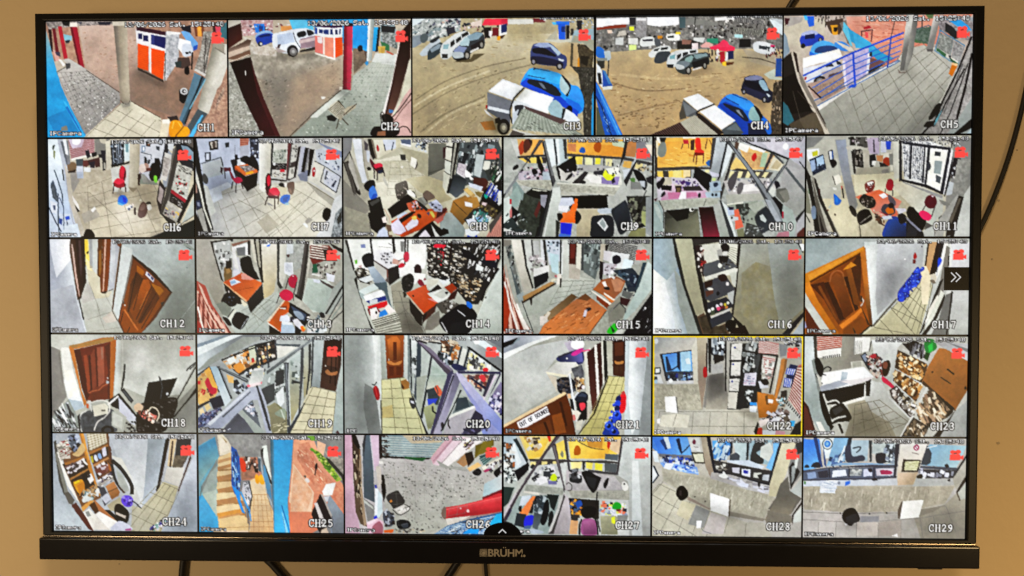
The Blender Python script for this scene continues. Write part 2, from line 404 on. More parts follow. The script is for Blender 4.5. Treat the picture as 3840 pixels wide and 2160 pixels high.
# ---------------------------------------------------------------- what each camera shows, as drawing orders
# p polygon, P smooth polygon, g gradient, t mottled, k scattered clutter, l line, s curve, e ellipse, q tile joints, b bands, x lettering
PICTURES = {
1: '''
t cba187 a98066 6 0,0 225,0 225,145 0,145
g cdb2a2 a68a78 90,4 110,100 40,0 115,0 135,80 165,122 104,100 92,90 50,62
k 1 160 3,1,-15 8f6c54,d4ae98,a07c64,c89e86 45,10 112,10 140,70 160,118 108,98 92,86 52,60
f d8b09888 8 42,8 114,8 112,60 70,75 48,58
f 9a785ec0 6 104,58 146,76 175,60 185,75 168,110 165,122 142,118 104,100
t 6f6460 c9bdb5 2 0,0 85,0 84,4 40,6 20,8 4,10
p 222 20,0 30,0 30,6 22,5
p 334 65,1 82,1 80,5 67,5
p 556 38,1 46,1 44,4
p 8bc 18,15 32,18 32,24 24,24
p 234 24,24 30,23 29,27 25,27
p 331416 3,10 7,10 9,38 6,36
p 811c2c 8,8 12,9 16,38 12,38
p b32a3c 15,6 20,6 27,46 22,47
p e5a9a0 8,34 14,40 18,50 12,50
p 546 11,38 17,38 18,44 13,42
p a8213a 30,6 39,6 48,62 42,64
p 7d1528 30,6 33,6 44,63 42,64
p e8d8c8 30,2 39,2 40,7 30,7
g 9db0b0 35a9dd 2,10 4,60 0,10 3,20 10,50 16,70 26,96 50,145 0,145
p 29a3d8 0,70 12,70 26,96 50,145 0,145
p 45b5e6 20,98 24,101 48,145 42,145
p 1a7fc0 23,107 26,106 44,140 40,136
p 2090c4 0,120 24,110 40,138 10,140
p 887 18,132 24,130 26,136 17,137
g c4beb6 999691 30,60 60,130 10,50 28,46 52,61 91,89 92,102 48,142 30,108 18,80
k 2 210 2,1.7,40 dcd9d4,c4c0ba,8b8782,76736e 16,64 50,63 90,92 88,104 50,138 32,108
q 7f7b76 .3 7 12 13,64 50,62 92,100 46,140
p c9b9a3 10,50 22,48 28,56 14,63
p 555 24,52 30,52 30,58 25,60
p f3efe6 15,47 18,47 24,54 21,56
l 776 1.2 13,63 24,57
p d9d0b4 49,141 92,103 103,99 143,123 140,145 46,145
q 8f8873 .6 4 4 46,146 98,98 150,130 118,170
p e2dabb 104,100 143,122 138,124 102,108
p c3bda9 92,102 105,99 104,106 95,108
l 6d5545 .9 50,61 91,89
l 6d5545 .8 105,100 142,121
g c2b49a 8d8069 100,0 86,0 84,0 101,0 104,98 102,102 95,102 92,98
g 7d7160 b5a78e 86,50 96,50 85,6 90,6 95,102 93,100
p d6cbb4 83,1 101,1 101,6 84,6
p 6b5a48 92,98 95,103 102,103 104,98 104,101 98,104
p e9e6e8 112,10 151,17 149,39 113,28
p 4a1030 113,7 150,14 151,19 113,12
p 222a6e 115,16 120,16 120,23 115,22
p 222a6e 121,18 127,18 128,26 121,25
p 1b2470 131,17 150,21 148,35 131,29
p 3a4490 131,17 135,18 135,29 131,29
p e3e0e2 113,27 149,37 149,40 113,30
p f2631a 114,28 128,32 127,62 114,58
p f55c10 131,34 148,38 145,73 131,65
b 00000000 c4480d66 13 114,28 114,59 127,63 128,32
b 00000000 c4480d66 14 131,34 131,66 145,74 148,38
p ece0d8 128,31 131,33 131,66 128,63
p e8e4e0 148,38 150,30 150,74 146,75
t d5d6da a0a5ac 2.5 149,14 166,16 165,50 149,74
p efece9 150,13 168,15 167,17 151,18
p 4d3a30 114,58 146,74 146,77 114,61
p 3d3430 148,40 149,40 148,74 147,75
p 7ab0e4 168,14 176,12 189,28 187,36 180,34
p 2a62b8 184,32 189,30 188,36 180,39
p f2f2f4 166,22 180,26 182,40 176,44 170,42 164,34
P ccd6e6 170,30 180,30 183,40 176,45 170,43
p 222 173,39 177,39 177,42 174,42
p 222 178,38 180,39 180,41 178,41
p 8a4a30 184,6 196,4 198,20 186,20
p e8a850 188,8 193,8 194,20 189,20
p 223 168,8 180,6 181,16 170,12
p 5b4038 164,46 178,46 180,56 170,60 162,58
p 344 160,52 168,50 168,58 162,58
P 151315 172,60 177,57 178,66 173,67
p 2a2420 181,40 183,39 182,61 180,61
t c8c3b8 7d766c 2.5 196,14 208,14 203,40 198,70 184,62 192,38
l 45403a 1 205,24 196,66
l 2a2420 .8 199,20 196,60
p d4d0c8 184,62 187,60 200,68 197,70
p 5a2a2a 207,4 214,2 212,16 208,16
p 40808c 214,10 225,2 225,24 217,20
p e05a70 211,8 217,8 217,15 211,15
g 9a9684 d9d4c4 200,60 212,64 208,28 225,30 225,58 206,110 200,117 192,114 188,108
p aaa28e 208,28 222,30 221,42 208,33
l 8a8371 1.2 210,34 222,42
p 5f8ea4 184,65 194,70 170,130 165,122 175,95
p 3f6478 194,70 198,72 178,110 172,130 167,128
l 1a2a34 2.2 194,70 172,128
l 7fb8cc 1.6 198,73 178,110
p 51636b 188,110 200,116 182,145 173,135
p 62bce8 192,118 195,117 182,145 176,145
t d4ab90 a87e66 3 212,86 225,70 225,145 184,145 200,120
t 7a5a48 e0c0a8 2.5 212,98 222,80 220,92 210,112
P 121417 165,94 166,86 176,86 175,94 171,103 166,100
e d8d8d8 171,88 4.8,4.4
e 555 171,88 2.8,2.6
e eee 172,88 1.2,1.2
p 403030 150,120 162,118 164,124 154,126
p ecdcb8 143,124 152,122 154,126 150,145 140,145
p fff6e0 144,123 152,123 153,128 144,128
P f2a81c 153,128 158,124 166,125 169,132 160,145 152,142
P f4ae22 166,134 174,132 178,139 172,145 162,145
l 8a5a10 1.2 170,132 160,144
l ffd060 1.2 158,126 156,134
l ffd060 1.2 163,126 167,132
f 3a2c2488 4 114,60 146,77 150,76 150,82 140,82 112,66
f 00000055 5 92,100 104,100 106,108 94,108
f 2a1a1444 3 165,100 174,102 176,106 164,106
''',
2: '''
g c4b49c 96866f 100,40 80,140 0,0 227,0 227,145 0,145
k 9 260 3.4,1,-20 877862,c8b8a0,9d8d76,7a6c58 20,44 142,50 140,86 80,140 60,140 30,70
t c4bba8 9f9684 5 0,40 110,40 140,50 60,80 30,70
f 8d8474c0 8 45,60 120,60 110,130 70,140 50,100
k 3 60 3.5,1,-35 6f6656,c4b8a4,7d7361 40,60 125,60 100,125 62,140
f b89c7ec0 7 80,70 142,52 142,86 128,92 100,118 75,145 62,145 70,120
t c9c8bc 8d8d80 2.6 0,50 10,60 40,120 62,145 0,145
k 4 50 3,1,-20 77786c,a9a99c,d8d8cc 0,60 14,66 44,140 0,140
t d8d0c4 b3a590 3 18,20 60,34 60,46 30,42
t b07a78 e0c8c8 2.2 16,0 56,0 56,18 18,20
p 2d88d8 32,5 46,5 46,16 34,16
p 1a4a9a 38,8 44,8 43,15 39,15
p 334 46,8 50,8 50,16 46,16
k 5 40 3,2,0 e8dcdc,8a4a50,556,c89,eee 16,1 80,1 80,12 20,18
p d9a060 66,8 80,8 80,14 66,14
p 69c3e6 76,0 104,0 108,18 80,12
p 42a8dc 96,0 174,0 174,60 150,34 108,10
p 2aa0e0 155,9 176,9 174,38 155,32
p 2aa8dc 176,10 186,10 184,40 175,40
P 8fb4e0 35,18 42,14 53,14 57,20 56,26 36,26
P 2448a8 35,22 44,17 56,18 56,27 42,32 36,29
p 112a70 38,20 52,17 53,20 40,22
e 333 40,30 3,3
e ccc 41,30 1.6,1.8
p c4b59c 56,30 75,44 110,42 108,34
P dbe4f0 56,18 63,16 82,12 96,11 104,13 109,17 109,34 90,36 86,42 70,42 58,36 55,28
p b9cbe8 61,19 80,16 83,28 62,32
p 5a3a40 62,31 66,30 64,35 61,35
P 22242c 86,17 95,14 97,20 88,22
P 2a2c34 98,13 104,14 107,18 100,20
p a88a98 90,24 108,20 109,34 90,36
p d4b8b8 88,26 108,22 108,26 89,30
l 334 .7 81,16 84,26 90,36
p b8a8a4 58,33 73,40 62,41
p 3a3634 90,38 108,34 108,38 88,41
e 26242a 80,39 7,7.5
e 8d8a8c 81,40 4.5,5
e bbb 81,40 2,2.2
p eef0f8 108,10 142,9 142,20 133,23 108,18
p 4a1f5a 109,5 132,8 142,8 142,10 132,11 108,9
p 24408a 113,12 118,13 118,17 113,17
p 24408a 119,13 125,13 125,19 119,18
p 1e3a80 127,12 130,12 130,21 127,20
p 24306a 133,13 136,13 136,19 133,20
p 24306a 138,12 140,12 140,18 138,19
p 2458a8 108,10 111,11 111,18 108,18
p e8ece8 108,19 142,19 142,22 132,24 108,22
p f08a80 108,20 118,22 118,43 108,41
p f0e0e0 111,22 117,22 117,30 112,29
p f09a80 120,22 131,23 131,48 120,45
p f5601c 133,23 142,22 142,44 133,48
b 00000000 c04a2088 9 133,23 133,48 142,44 142,22
p fff0e0 118,21 120,22 120,44 118,43
p fff2e4 131,22 133,23 133,50 131,50
p fff0e0 108,41 131,48 131,50 108,43
g b02a40 d04868 143,40 155,40 144,8 155,8 154,50 152,88 142,88 143,50
g 7a1428 b02a40 143,40 149,40 144,8 148,8 147,88 142,88
p 26121a 144,5 155,5 155,9 144,9
p 6a5248 155,36 173,40 172,52 156,66
t a08468 7d6650 3 155,36 168,38 172,52 156,68
P 22242c 161,34 166,33 167,39 162,40
g c4ccc4 8d9a98 175,30 181,30 174,0 182,0 178,52 172,52
p e4eeea 174,0 177,0 174,52 172,52
p 1a2226 186,10 189,10 186,40 183,41
p 9ab4bc 189,8 206,6 210,20 210,38 189,28
p 2a2c30 190,8 208,10 206,20 190,16
t c8ccc8 5a6460 2 189,16 208,18 210,38 192,30
p 3a8a50 189,28 200,32 200,40 192,38
p d8b860 186,34 195,34 194,44 187,44
p c8a850 190,35 195,36 194,44 190,44
p d8dcd4 183,42 210,44 208,60 178,54
p c86a50 197,39 206,44 204,45 196,41
g c4cabc 96a092 180,60 130,140 178,53 208,58 205,100 190,145 78,145 142,87 153,88 155,70
k 7 150 2.4,1.6,25 98a294,b9c2b4,838d80,a6b0a2 165,62 206,66 190,140 90,143 150,92
q 77816f66 .3 12 16 172,54 207,54 192,150 70,150
p d0d6c8 142,87 150,89 110,122 100,122
l 4a3a28 1 141,87 104,118 76,145
p efe0c8 138,84 142,84 141,88 138,88
p e4e0d4 115,96 121,96 119,99 116,99
p 54482e 137,100 146,112 140,120 130,112
p cfc8b0 135,101 147,113 138,125 124,113 126,107
b 7d7458 d8d2bc 9 136,102 147,114 138,124 124,112
p c4b898 146,110 159,105 158,110 142,121
l 3a3228 1 159,105 143,119
p 1f1d1c 122,120 128,118 135,123 132,127 123,125
l 5a5040 1.3 137,124 134,136
l 5a5040 1.3 140,122 149,131
P b0a890 136,118 142,120 139,126
p f6e8e0 212,28 215,28 196,110 193,122 190,120 204,72
p 4a2018 215,20 227,0 226,48 213,90 204,118 198,126 193,122 203,80
g 2a100c 7a4a38 222,30 200,120 216,14 227,2 224,52 212,96 203,122 196,118 206,78
p e0b0a8 227,50 227,145 200,145 200,124 214,96 224,55
p d8d4b8 224,52 214,96 204,118 201,128 208,116 218,96 227,84 227,50
s 4a3028 1.3 227,92 214,110 203,122
s 6a4438 .9 227,100 216,112 206,126
P 1a1414 190,120 198,118 205,124 204,132 212,136 208,145 178,145 180,134 192,132
s 3a2a28 1 190,130 189,118 192,116 195,126
s 3a2820 1.2 208,140 214,134 221,134 226,141
p a06a48 185,140 195,138 195,145 184,145
p 4a80b0 199,112 205,113 204,117 199,116
g 1a0808 4a1014 0,60 60,100 2,52 12,50 28,46 33,66 44,98 64,145 42,145 18,95
p 5a181c 27,46 33,66 44,98 64,145 58,145 36,92
g 2a0c10 5a2018 0,0 18,20 0,10 16,4 18,24 0,36
g 6a4a3a c8a890 0,34 2,42 0,36 18,28 24,24 29,25 27,32 0,44
p d8bca4 0,40 26,32 27,36 0,47
p 8a6048 0,47 27,37 28,43 10,50 0,48
l e8d0b8 1 2,52 26,43
p c8c0b0 0,0 16,0 16,4 0,10
p e8e0d8 21,63 22,63 22,69 21,69
f 20180066 4 58,42 90,42 108,38 110,44 80,50 60,48
f 00000055 4 138,86 152,88 146,94 134,92
''',
3: '''
t c6ba94 b2a47c 4.5 0,0 224,0 224,145 0,145
g d2c6a4 b09e74 112,10 60,140 0,40 110,20 224,20 224,60 100,145 0,145
f a8986c60 10 0,45 224,45 180,70 60,145 0,145
k 11 150 5,1,-35 8d7d54,c8b88e,97885e,bcab80 0,90 120,55 130,60 80,145 0,145
k 12 90 6,.8,0 c9b78c,98845a,b8a478 60,30 160,20 145,70 70,80 10,60
f c8ac78c0 6 160,32 195,34 200,60 190,80 150,60
f bc9c68c0 5 190,30 224,34 215,80 200,72 190,50
f b5a578c0 5 118,4 150,4 170,30 118,30
p d8d8cc 116,2 150,2 150,8 118,8
t cfd4d0 8a9490 2 0,0 60,0 60,18 20,28 0,26
k 13 60 5,2,-30 3a4a52,8aa0a4,e8e8e4,557,234 0,4 60,0 72,8 40,22 0,28
k 14 50 3,2,0 223,ddd,b98,446,caa 34,2 90,2 88,12 40,22
p d8e8ec 0,0 16,0 8,6 0,10
p 334 42,12 52,10 54,20 44,22
p b0a070 46,20 60,16 62,22 46,26
p e8d0c0 72,6 86,2 86,10 74,10
p f0405a 90,1 118,1 118,6 110,9 86,9
p d03050 110,2 118,1 118,9 110,10
k 15 26 2,3,0 211,e8e0e0,844,334 76,10 108,10 108,24 88,24
p eceae6 108,9 117,7 117,20 108,22
p 1a3070 110,9 117,7 117,17 110,19
p 801a28 99,12 107,12 107,22 99,22
p 201818 88,12 98,11 96,25 90,24
p f0e8e8 95,16 99,16 98,23 95,22
p e8a828 105,23 109,22 109,28 105,27
p 5a3018 109,22 115,21 112,25 109,26
P 8c9aa4 0,24 10,20 18,22 12,30 0,36
P 5a6c70 10,22 16,18 20,22 18,28 12,30
P b8c4cc 10,42 20,32 30,24 34,26 34,30 20,44 12,46
P 2a343c 22,28 32,22 34,24 26,30
P 384a50 19,48 20,40 30,32 37,30 38,38 28,48 20,51
p 90a4b0 22,38 32,32 36,32 34,37 24,42
P d4dad8 35,46 36,34 44,26 56,18 68,16 72,22 66,34 52,44 44,50 38,50
p 8fb8c0 39,32 46,32 44,38 38,38
p 1c2226 47,30 52,26 53,32 48,36
p 1c2226 54,26 60,22 61,26 55,31
p 1c2226 61,20 69,16 70,20 62,24
p 333 37,44 44,44 44,49 37,49
P 3a444c 50,48 51,40 60,32 70,22 80,17 88,20 90,28 88,36 74,42 70,50 56,52
p a8c8d0 59,30 66,23 72,24 70,34 60,34
p 8aa8b8 68,22 80,17 88,19 82,26 72,28
p 8c9cc4 51,40 58,34 68,36 64,42 56,46
P b8c4c8 50,42 62,42 63,48 52,49
p 2a2428 72,34 88,26 89,34 74,42
p d8d8d0 72,40 82,36 82,38 72,43
e 2a2624 68,46 4,5.5
e a8a498 68,46 2.4,3.6
e 2a2624 86,33 3.4,5
e 98948c 86,33 1.8,3
p 15120f 52,50 64,49 70,52 56,53
p 6a5a34 50,54 74,54 90,44 76,44 72,50
p 8a3038 149,1 164,1 164,6 150,6
p d8d8d8 162,0 165,0 165,4 162,4
k 16 40 3,2,10 444,ddd,778,9ab 168,0 224,0 224,14 200,14
p 2a80e4 177,5 194,5 194,9 178,9
p 60c0ec 172,6 178,6 178,9 174,9
p 2068d8 180,8 189,8 189,27 181,27
p 123a8a 184,11 189,11 189,18 184,18
p 151a28 190,10 194,10 194,26 190,27
p c8c8b4 164,28 178,18 182,28 196,26 196,30 180,31
p b4b098 166,27 178,14 180,27
p 333 196,14 199,14 199,22 195,22
p 2a2830 203,4 210,4 208,22 204,20
p 9ab8c4 200,16 224,14 224,30 210,32 196,30
P 3c4a88 148,36 152,32 168,31 176,36 184,44 190,48 191,56 188,63 178,60 160,58 147,54 146,44
p 9cacd4 150,34 156,31 168,31 174,36 160,37
p a8c0d8 168,32 172,33 184,44 180,47 172,38
P 141828 149,38 160,37 168,40 178,48 160,45 150,43
P 20244c 147,48 160,48 178,52 186,56 184,60 160,57 148,55
e 222 150,54 3.4,4
e 99a 150,54 2,2.6
e 1c1c20 182,60 4,4.5
e a8a8ac 182,60 2.3,2.8
p c8d4e0 180,50 188,52 186,54 181,53
t c8c8b0 9a9880 2 192,31 210,26 224,34 224,42 214,34 208,31
p a8a890 200,22 224,28 224,42 210,31 196,31
p 5a5038 196,32 199,32 198,60 195,60
p 3a3428 204,33 214,34 222,42 214,50 205,44
t 6a5a38 3a3020 2 205,32 224,42 222,64 206,64
p 2a2418 208,47 218,48 216,60 208,56
p c8902a 204,52 206,48 207,64 204,63
p c8902a 206,62 214,63 214,65 206,65
t 5a5648 2f2c24 2 196,60 224,62 224,145 212,145 210,100 205,70
k 17 40 1.5,4,15 2a281e,7a7460,4a4636,8a866c 206,64 224,64 222,144 212,144
p 2aa0d8 222,96 224,90 224,145 221,145
P 2a9ce8 134,80 142,66 148,62 162,63 184,70 196,82 206,86 212,102 210,116 200,118 190,110 180,98 160,90 138,84
P 44b4f0 142,68 148,62 164,64 184,70 182,82 160,76 145,72
p 1a50c8 134,80 142,74 160,80 182,96 206,116 204,122 190,112 160,94 136,84
p 2462d8 140,74 164,78 182,88 180,92 143,79
P 1c2838 143,76 150,76 168,80 178,86 184,95 176,96 160,88 144,81
p 6a7c90 156,80 160,80 166,88 162,87
P a8ccd0 184,72 188,74 195,86 192,96 184,90 182,82
P 141c28 184,71 189,74 196,84 192,96 190,95 194,86
p 3c9cec 196,84 206,86 211,100 206,104 194,98
p 2078dc 190,98 206,106 210,112 206,116 190,104
e 10102a 194,113 4,5 
p 1a2a4a 150,62 152,61 153,63 150,64
l 1a3a6a .9 143,71 164,75
l 1a3a6a .8 150,62 170,66
p e4eaf2 94,90 112,75 138,85 124,101
g ffffff e0e8f2 112,78 118,100 97,89 112,77 135,86 122,99
p 7a808c 93,91 123,102 121,117 93,110
p 5f6470 94,110 121,117 121,134 108,124 92,114
p d0d8e0 94,108 120,114 120,118 94,112
p d8d8dc 89,112 94,116 102,124 92,118
p a02020 91,107 93,107 93,111 91,111
p eef3f8 128,100 140,87 175,98 168,118 130,104
p f8fbfd 138,90 172,99 164,114 134,102
P d4dce4 124,108 130,102 160,116 150,126 128,132
P 343840 127,108 138,108 132,120 128,116
l 1a1c22 1.8 138,86 126,98 121,112 121,120 124,130
P 9cc0cc 168,112 176,101 186,110 186,122 176,124
p 202830 186,112 190,112 188,126 184,126
p dfeaf4 190,112 200,118 207,126 206,130 186,126
p c0ccd8 124,118 132,112 128,126 124,132
e 1e1a18 113,134 8,10
e 8a8474 113,135 4.6,6
e d0c8b0 113,135 2.4,3
p 1a1612 102,124 108,122 110,128 103,130
p b07838 84,128 100,126 104,138 90,138
b a8b0a0 8a9484 16 138,111 184,128 212,145 124,137
b 939c8c a9b2a2 14 136,112 182,129 200,145 122,136
p 6a4a48 138,108 150,112 190,126 184,131 140,112
k 18 60 4,.8,25 5a6258,c0c8b8,7a8274 134,114 180,130 205,145 126,140
p c8c8bc 126,136 132,139 158,145 118,145
p 5a5048 124,138 140,143 136,145 120,145
f 2a220088 5 92,114 104,126 122,142 100,140
f 2a220066 4 146,56 178,62 190,64 180,68 150,62
f 30280055 5 130,84 150,92 124,104
s 6a5c3866 1.6 4,100 40,78 90,60 140,50
s 6a5c3855 1.6 0,118 46,90 100,70 146,58
s e8dcb855 2.4 2,108 44,84 96,65
s 6a5c3855 2 10,140 40,118 90,96
s e8dcb844 3 20,138 50,116 90,100
''',
4: '''
t cbb488 b89c6e 4.5 0,0 229,0 229,145 0,145
g cdb98e ba9c6a 114,30 114,140 0,34 229,34 229,145 0,145
f b89c6c70 10 10,45 229,45 229,100 60,145 12,120
k 21 150 6,1,0 9c8050,d0b88a,947448,c4a878 20,70 200,70 160,100 60,140 20,110
k 22 60 4,1.4,-15 8a6c42,b0925c 20,95 100,100 95,135 30,135
t 66645f a09c94 3 0,0 229,0 229,40 130,40 60,40 0,44
k 23 150 3,3,0 2a2a2c,d8d4d0,6d6c6a,98989a,3a3a3c,b8b8b0 0,14 100,10 180,14 215,26 200,34 130,32 60,38 0,40
k 24 90 4,2,0 443c3a,e0dcd4,787470,222 100,6 215,2 220,28 150,26
p f4f6fa 1,2 41,1 41,9 20,11 1,14
p 9a4028 1,13 20,10 38,9 37,13 10,15 1,16
p 34343c 41,1 49,1 49,10 42,10
t b0aeae 8a8888 2 49,1 63,1 62,25 49,25
p d8d6d4 50,2 62,2 62,5 50,5
p f4f6fa 63,1 102,1 102,10 92,11 75,12 63,10
p 4a6a70 102,1 110,1 110,14 103,14
p 8c8c84 110,3 122,3 150,8 148,12 110,10
l 222 1 122,1 120,36
p ecc8b0 14,16 20,16 20,20 15,20
p d8e040 41,12 47,12 47,17 42,17
p c8c0b0 28,18 36,16 38,22 26,24
p f0ece8 146,2 170,0 170,4 146,6
k 25 40 2,3,0 222c,c8c0b4,5a5650 146,4 212,6 212,26 170,22 148,14
p dff0f8 212,4 229,8 229,24 222,20
p c8d2d8 214,3 229,5 229,12
b 3a3a3e bcb8b0 24 170,2 206,6 206,11 170,7
b 42403e b4b4a4 20 168,14 205,16 204,24 168,22
p a8dce0 170,22 180,23 180,27 170,26
p d0d4d0 24,26 34,25 34,34 24,34
p e4e4dc 40,26 52,26 52,34 40,33
p d8ec90 41,34 50,34 50,40 41,41
P e0e4e0 55,28 60,25 70,25 74,34 56,36
p 445 57,28 70,27 70,30 58,30
P 586068 72,27 78,28 80,35 74,36
P e8e8e0 86,24 92,21 102,22 102,29 90,29
p 233 88,24 96,23 96,26 88,26
p 38a080 136,27 150,27 150,33 136,33
p d8dcd8 120,26 134,26 132,32 120,30
p ecd040 98,19 104,19 104,22 98,22
p c89028 76,23 82,23 82,27 76,27
p 2a2826 100,30 116,28 128,32 126,40 100,40
p 9a6a5a 106,28 118,29 116,34 106,34
p e8d0d0 118,33 126,32 126,40 118,40
p b8a890 180,40 229,50 229,66 190,56
f b0a27cb0 6 140,46 195,44 220,52 220,64 190,62 140,58
l 5a4a38 1 180,50 200,52 220,58
p 1a1c20 176,28 190,28 190,38 176,38
P d8dde0 193,34 200,31 212,33 220,38 218,46 204,46 194,42
p 3a4650 200,36 214,38 212,42 200,40
p c83070 214,35 220,36 219,39 214,38
k 26 30 2,3,0 222,d8d8d8,545,833 205,40 229,36 229,56 210,52
P 2a78c8 1,36 8,38 12,44 13,50 1,48
p b8c8cc 10,42 18,41 19,50 16,54 12,52
l 2a2820 1.2 16,53 15,72
p 3a3c34 1,52 11,52 11,62 4,64
p 909890 1,50 14,50 14,53 1,53
p d4dce0 1,56 6,62 10,74 8,86 1,78
p 1a1a1a 2,68 6,68 8,82 4,82
p 2858a8 8,64 14,70 21,84 9,87
p 4a88b8 8,64 12,66 20,82 16,82
p d0d8d0 8,85 21,84 20,88 9,89
p 5a6248 1,110 8,112 12,145 1,145
p 2060b8 0,78 4,84 34,145 12,145 0,98
p 3c90dc 0,80 5,86 12,100 33,145 27,145 8,104
l 12306a 1.4 0,96 8,110 20,145
l 7ab8e8 .8 2,86 20,122 31,145
k 27 30 3,1,60 88b4e0,1a3a78,4a80c0 0,92 4,96 24,140 14,140
P d8dcd8 65,46 70,40 80,36 90,36 92,42 76,48 68,50
p 2a3038 72,40 79,38 76,42 71,42
p 20262a 80,38 89,37 88,40 80,41
P 3e4850 72,52 76,44 86,42 92,44 90,52 80,57 73,56
P d0d6d6 87,58 90,48 98,42 116,40 124,40 124,46 106,52 100,60 90,62
p 7ab0b8 91,48 98,46 97,52 91,52
p 1a2024 100,47 105,45 105,49 100,53
p 22282c 107,44 113,43 113,46 107,49
p 22282c 115,42 123,41 123,44 116,45
p 2a2c30 87,58 96,58 95,63 89,62
P 3a4848 98,62 100,56 110,48 118,46 136,44 139,50 139,58 128,62 118,62 112,70 102,68
p 8cb0ac 110,51 118,47 120,50 117,56 108,56
p 84a0a4 120,46 136,45 138,48 124,52 121,50
P 7a8c94 100,56 108,54 116,57 110,62 100,62
p 1c2022 118,56 138,50 139,58 120,64
P c0c8c8 98,58 108,60 108,64 100,64
e 1a1a18 114,66 3.6,4.8
e a8a8a0 114,66 2,3.2
e 1a1a18 134,60 3,4.6
e 98988e 134,60 1.6,3
p e0dcd4 119,64 130,61 130,63 119,66
p f0b0a8 128,36 136,31 144,34 143,38 130,38
P f0446c 140,38 150,34 156,29 161,31 164,35 171,39 162,41 150,41
p e83860 140,37 171,38 170,42 158,43 141,40
k 28 22 2,4,0 1a1414,e8e0e0,7a2a30,334 136,40 152,42 156,56 142,54
p b02838 152,43 158,43 159,56 153,57
p 222a60 161,43 169,42 169,52 161,53
p d8d8dc 160,44 162,44 162,54 159,54
p eac040 155,56 160,55 160,61 155,60
p 6a3818 160,56 170,56 168,59 160,60
p 2a58a4 221,52 228,52 228,74 220,74
p c0ccb8 206,71 220,64 220,74 229,76 229,78 214,77
P 1e2440 182,78 184,74 196,72 206,76 212,88 218,94 217,102 211,106 204,102 190,96 179,92 179,86
P 8a90b8 184,75 196,72 205,75 200,78 186,78
P 98bcd0 200,80 206,78 212,90 206,90
P 14162a 184,78 198,82 205,90 196,90 184,84
P 2a3058 182,86 200,92 212,98 208,104 186,94
e 222 182,92 2.6,3.4
e 99a 182,92 1.4,2
e 222 207,102 3,4
e a8a8b0 207,102 1.6,2.4
p c8d8e0 209,94 215,97 212,99
t 6a5840 3a3024 2 218,82 229,78 229,145 214,145 216,110
k 29 30 1.4,4,5 2a2218,a88a60,c0a888 217,80 229,80 228,140 216,140
P 2474d0 150,110 156,100 166,95 172,95 186,102 196,110 204,120 212,128 216,138 212,145 180,145 170,130 150,112
P 3c9cec 160,98 168,95 188,102 196,112 186,115 172,106
p 1848b0 150,108 160,104 176,112 190,128 214,145 182,145 172,128
P 1c2a44 157,106 165,108 180,114 188,126 184,128 174,120 160,110
p 8894a4 172,114 176,114 182,124 178,121
P 8ab8b8 188,118 194,110 204,124 200,128 190,126
P 101828 194,109 200,113 206,124 202,128 201,122
P 2c80dc 204,124 212,128 215,136 206,134
l 1a3a78 .9 160,100 176,108
l 102a5a .7 168,95 186,102
p 202a50 187,130 205,132 212,145 188,145
p e9edf0 108,100 126,94 146,107 126,115
p 5f6468 108,101 126,116 124,124 112,122 105,112
p 7d8488 107,103 124,115 112,122
p 5a5040 103,118 107,108 112,124 104,126
p eceff2 128,116 146,108 172,127 155,138
p 4f5a60 155,138 172,128 182,142 178,145 158,145
p 6a7a80 160,138 172,130 180,140
l 1a1a20 1.6 146,107 128,114 124,118
p 33241e 124,118 128,118 158,142 152,145 126,124
l 4a5058 1 130,120 152,138
p b4b09c 104,129 122,120 152,145 116,145
b a8a48e b8b4a0 12 104,129 122,120 152,145 114,145
p 4a2e28 66,145 104,129 118,145
b 3a221e 6e4a40 16 68,144 104,129 118,145 72,147
f 2a1e0066 4 98,66 116,70 140,60 142,64 118,74 100,70
f 2a1e0066 4 180,94 204,104 214,106 204,110 182,100
s 6a4c2855 2 20,80 60,90 110,88
s e8d0a044 3 30,70 90,76 150,72
s 6a4c2844 2 30,120 70,110 100,104
''',
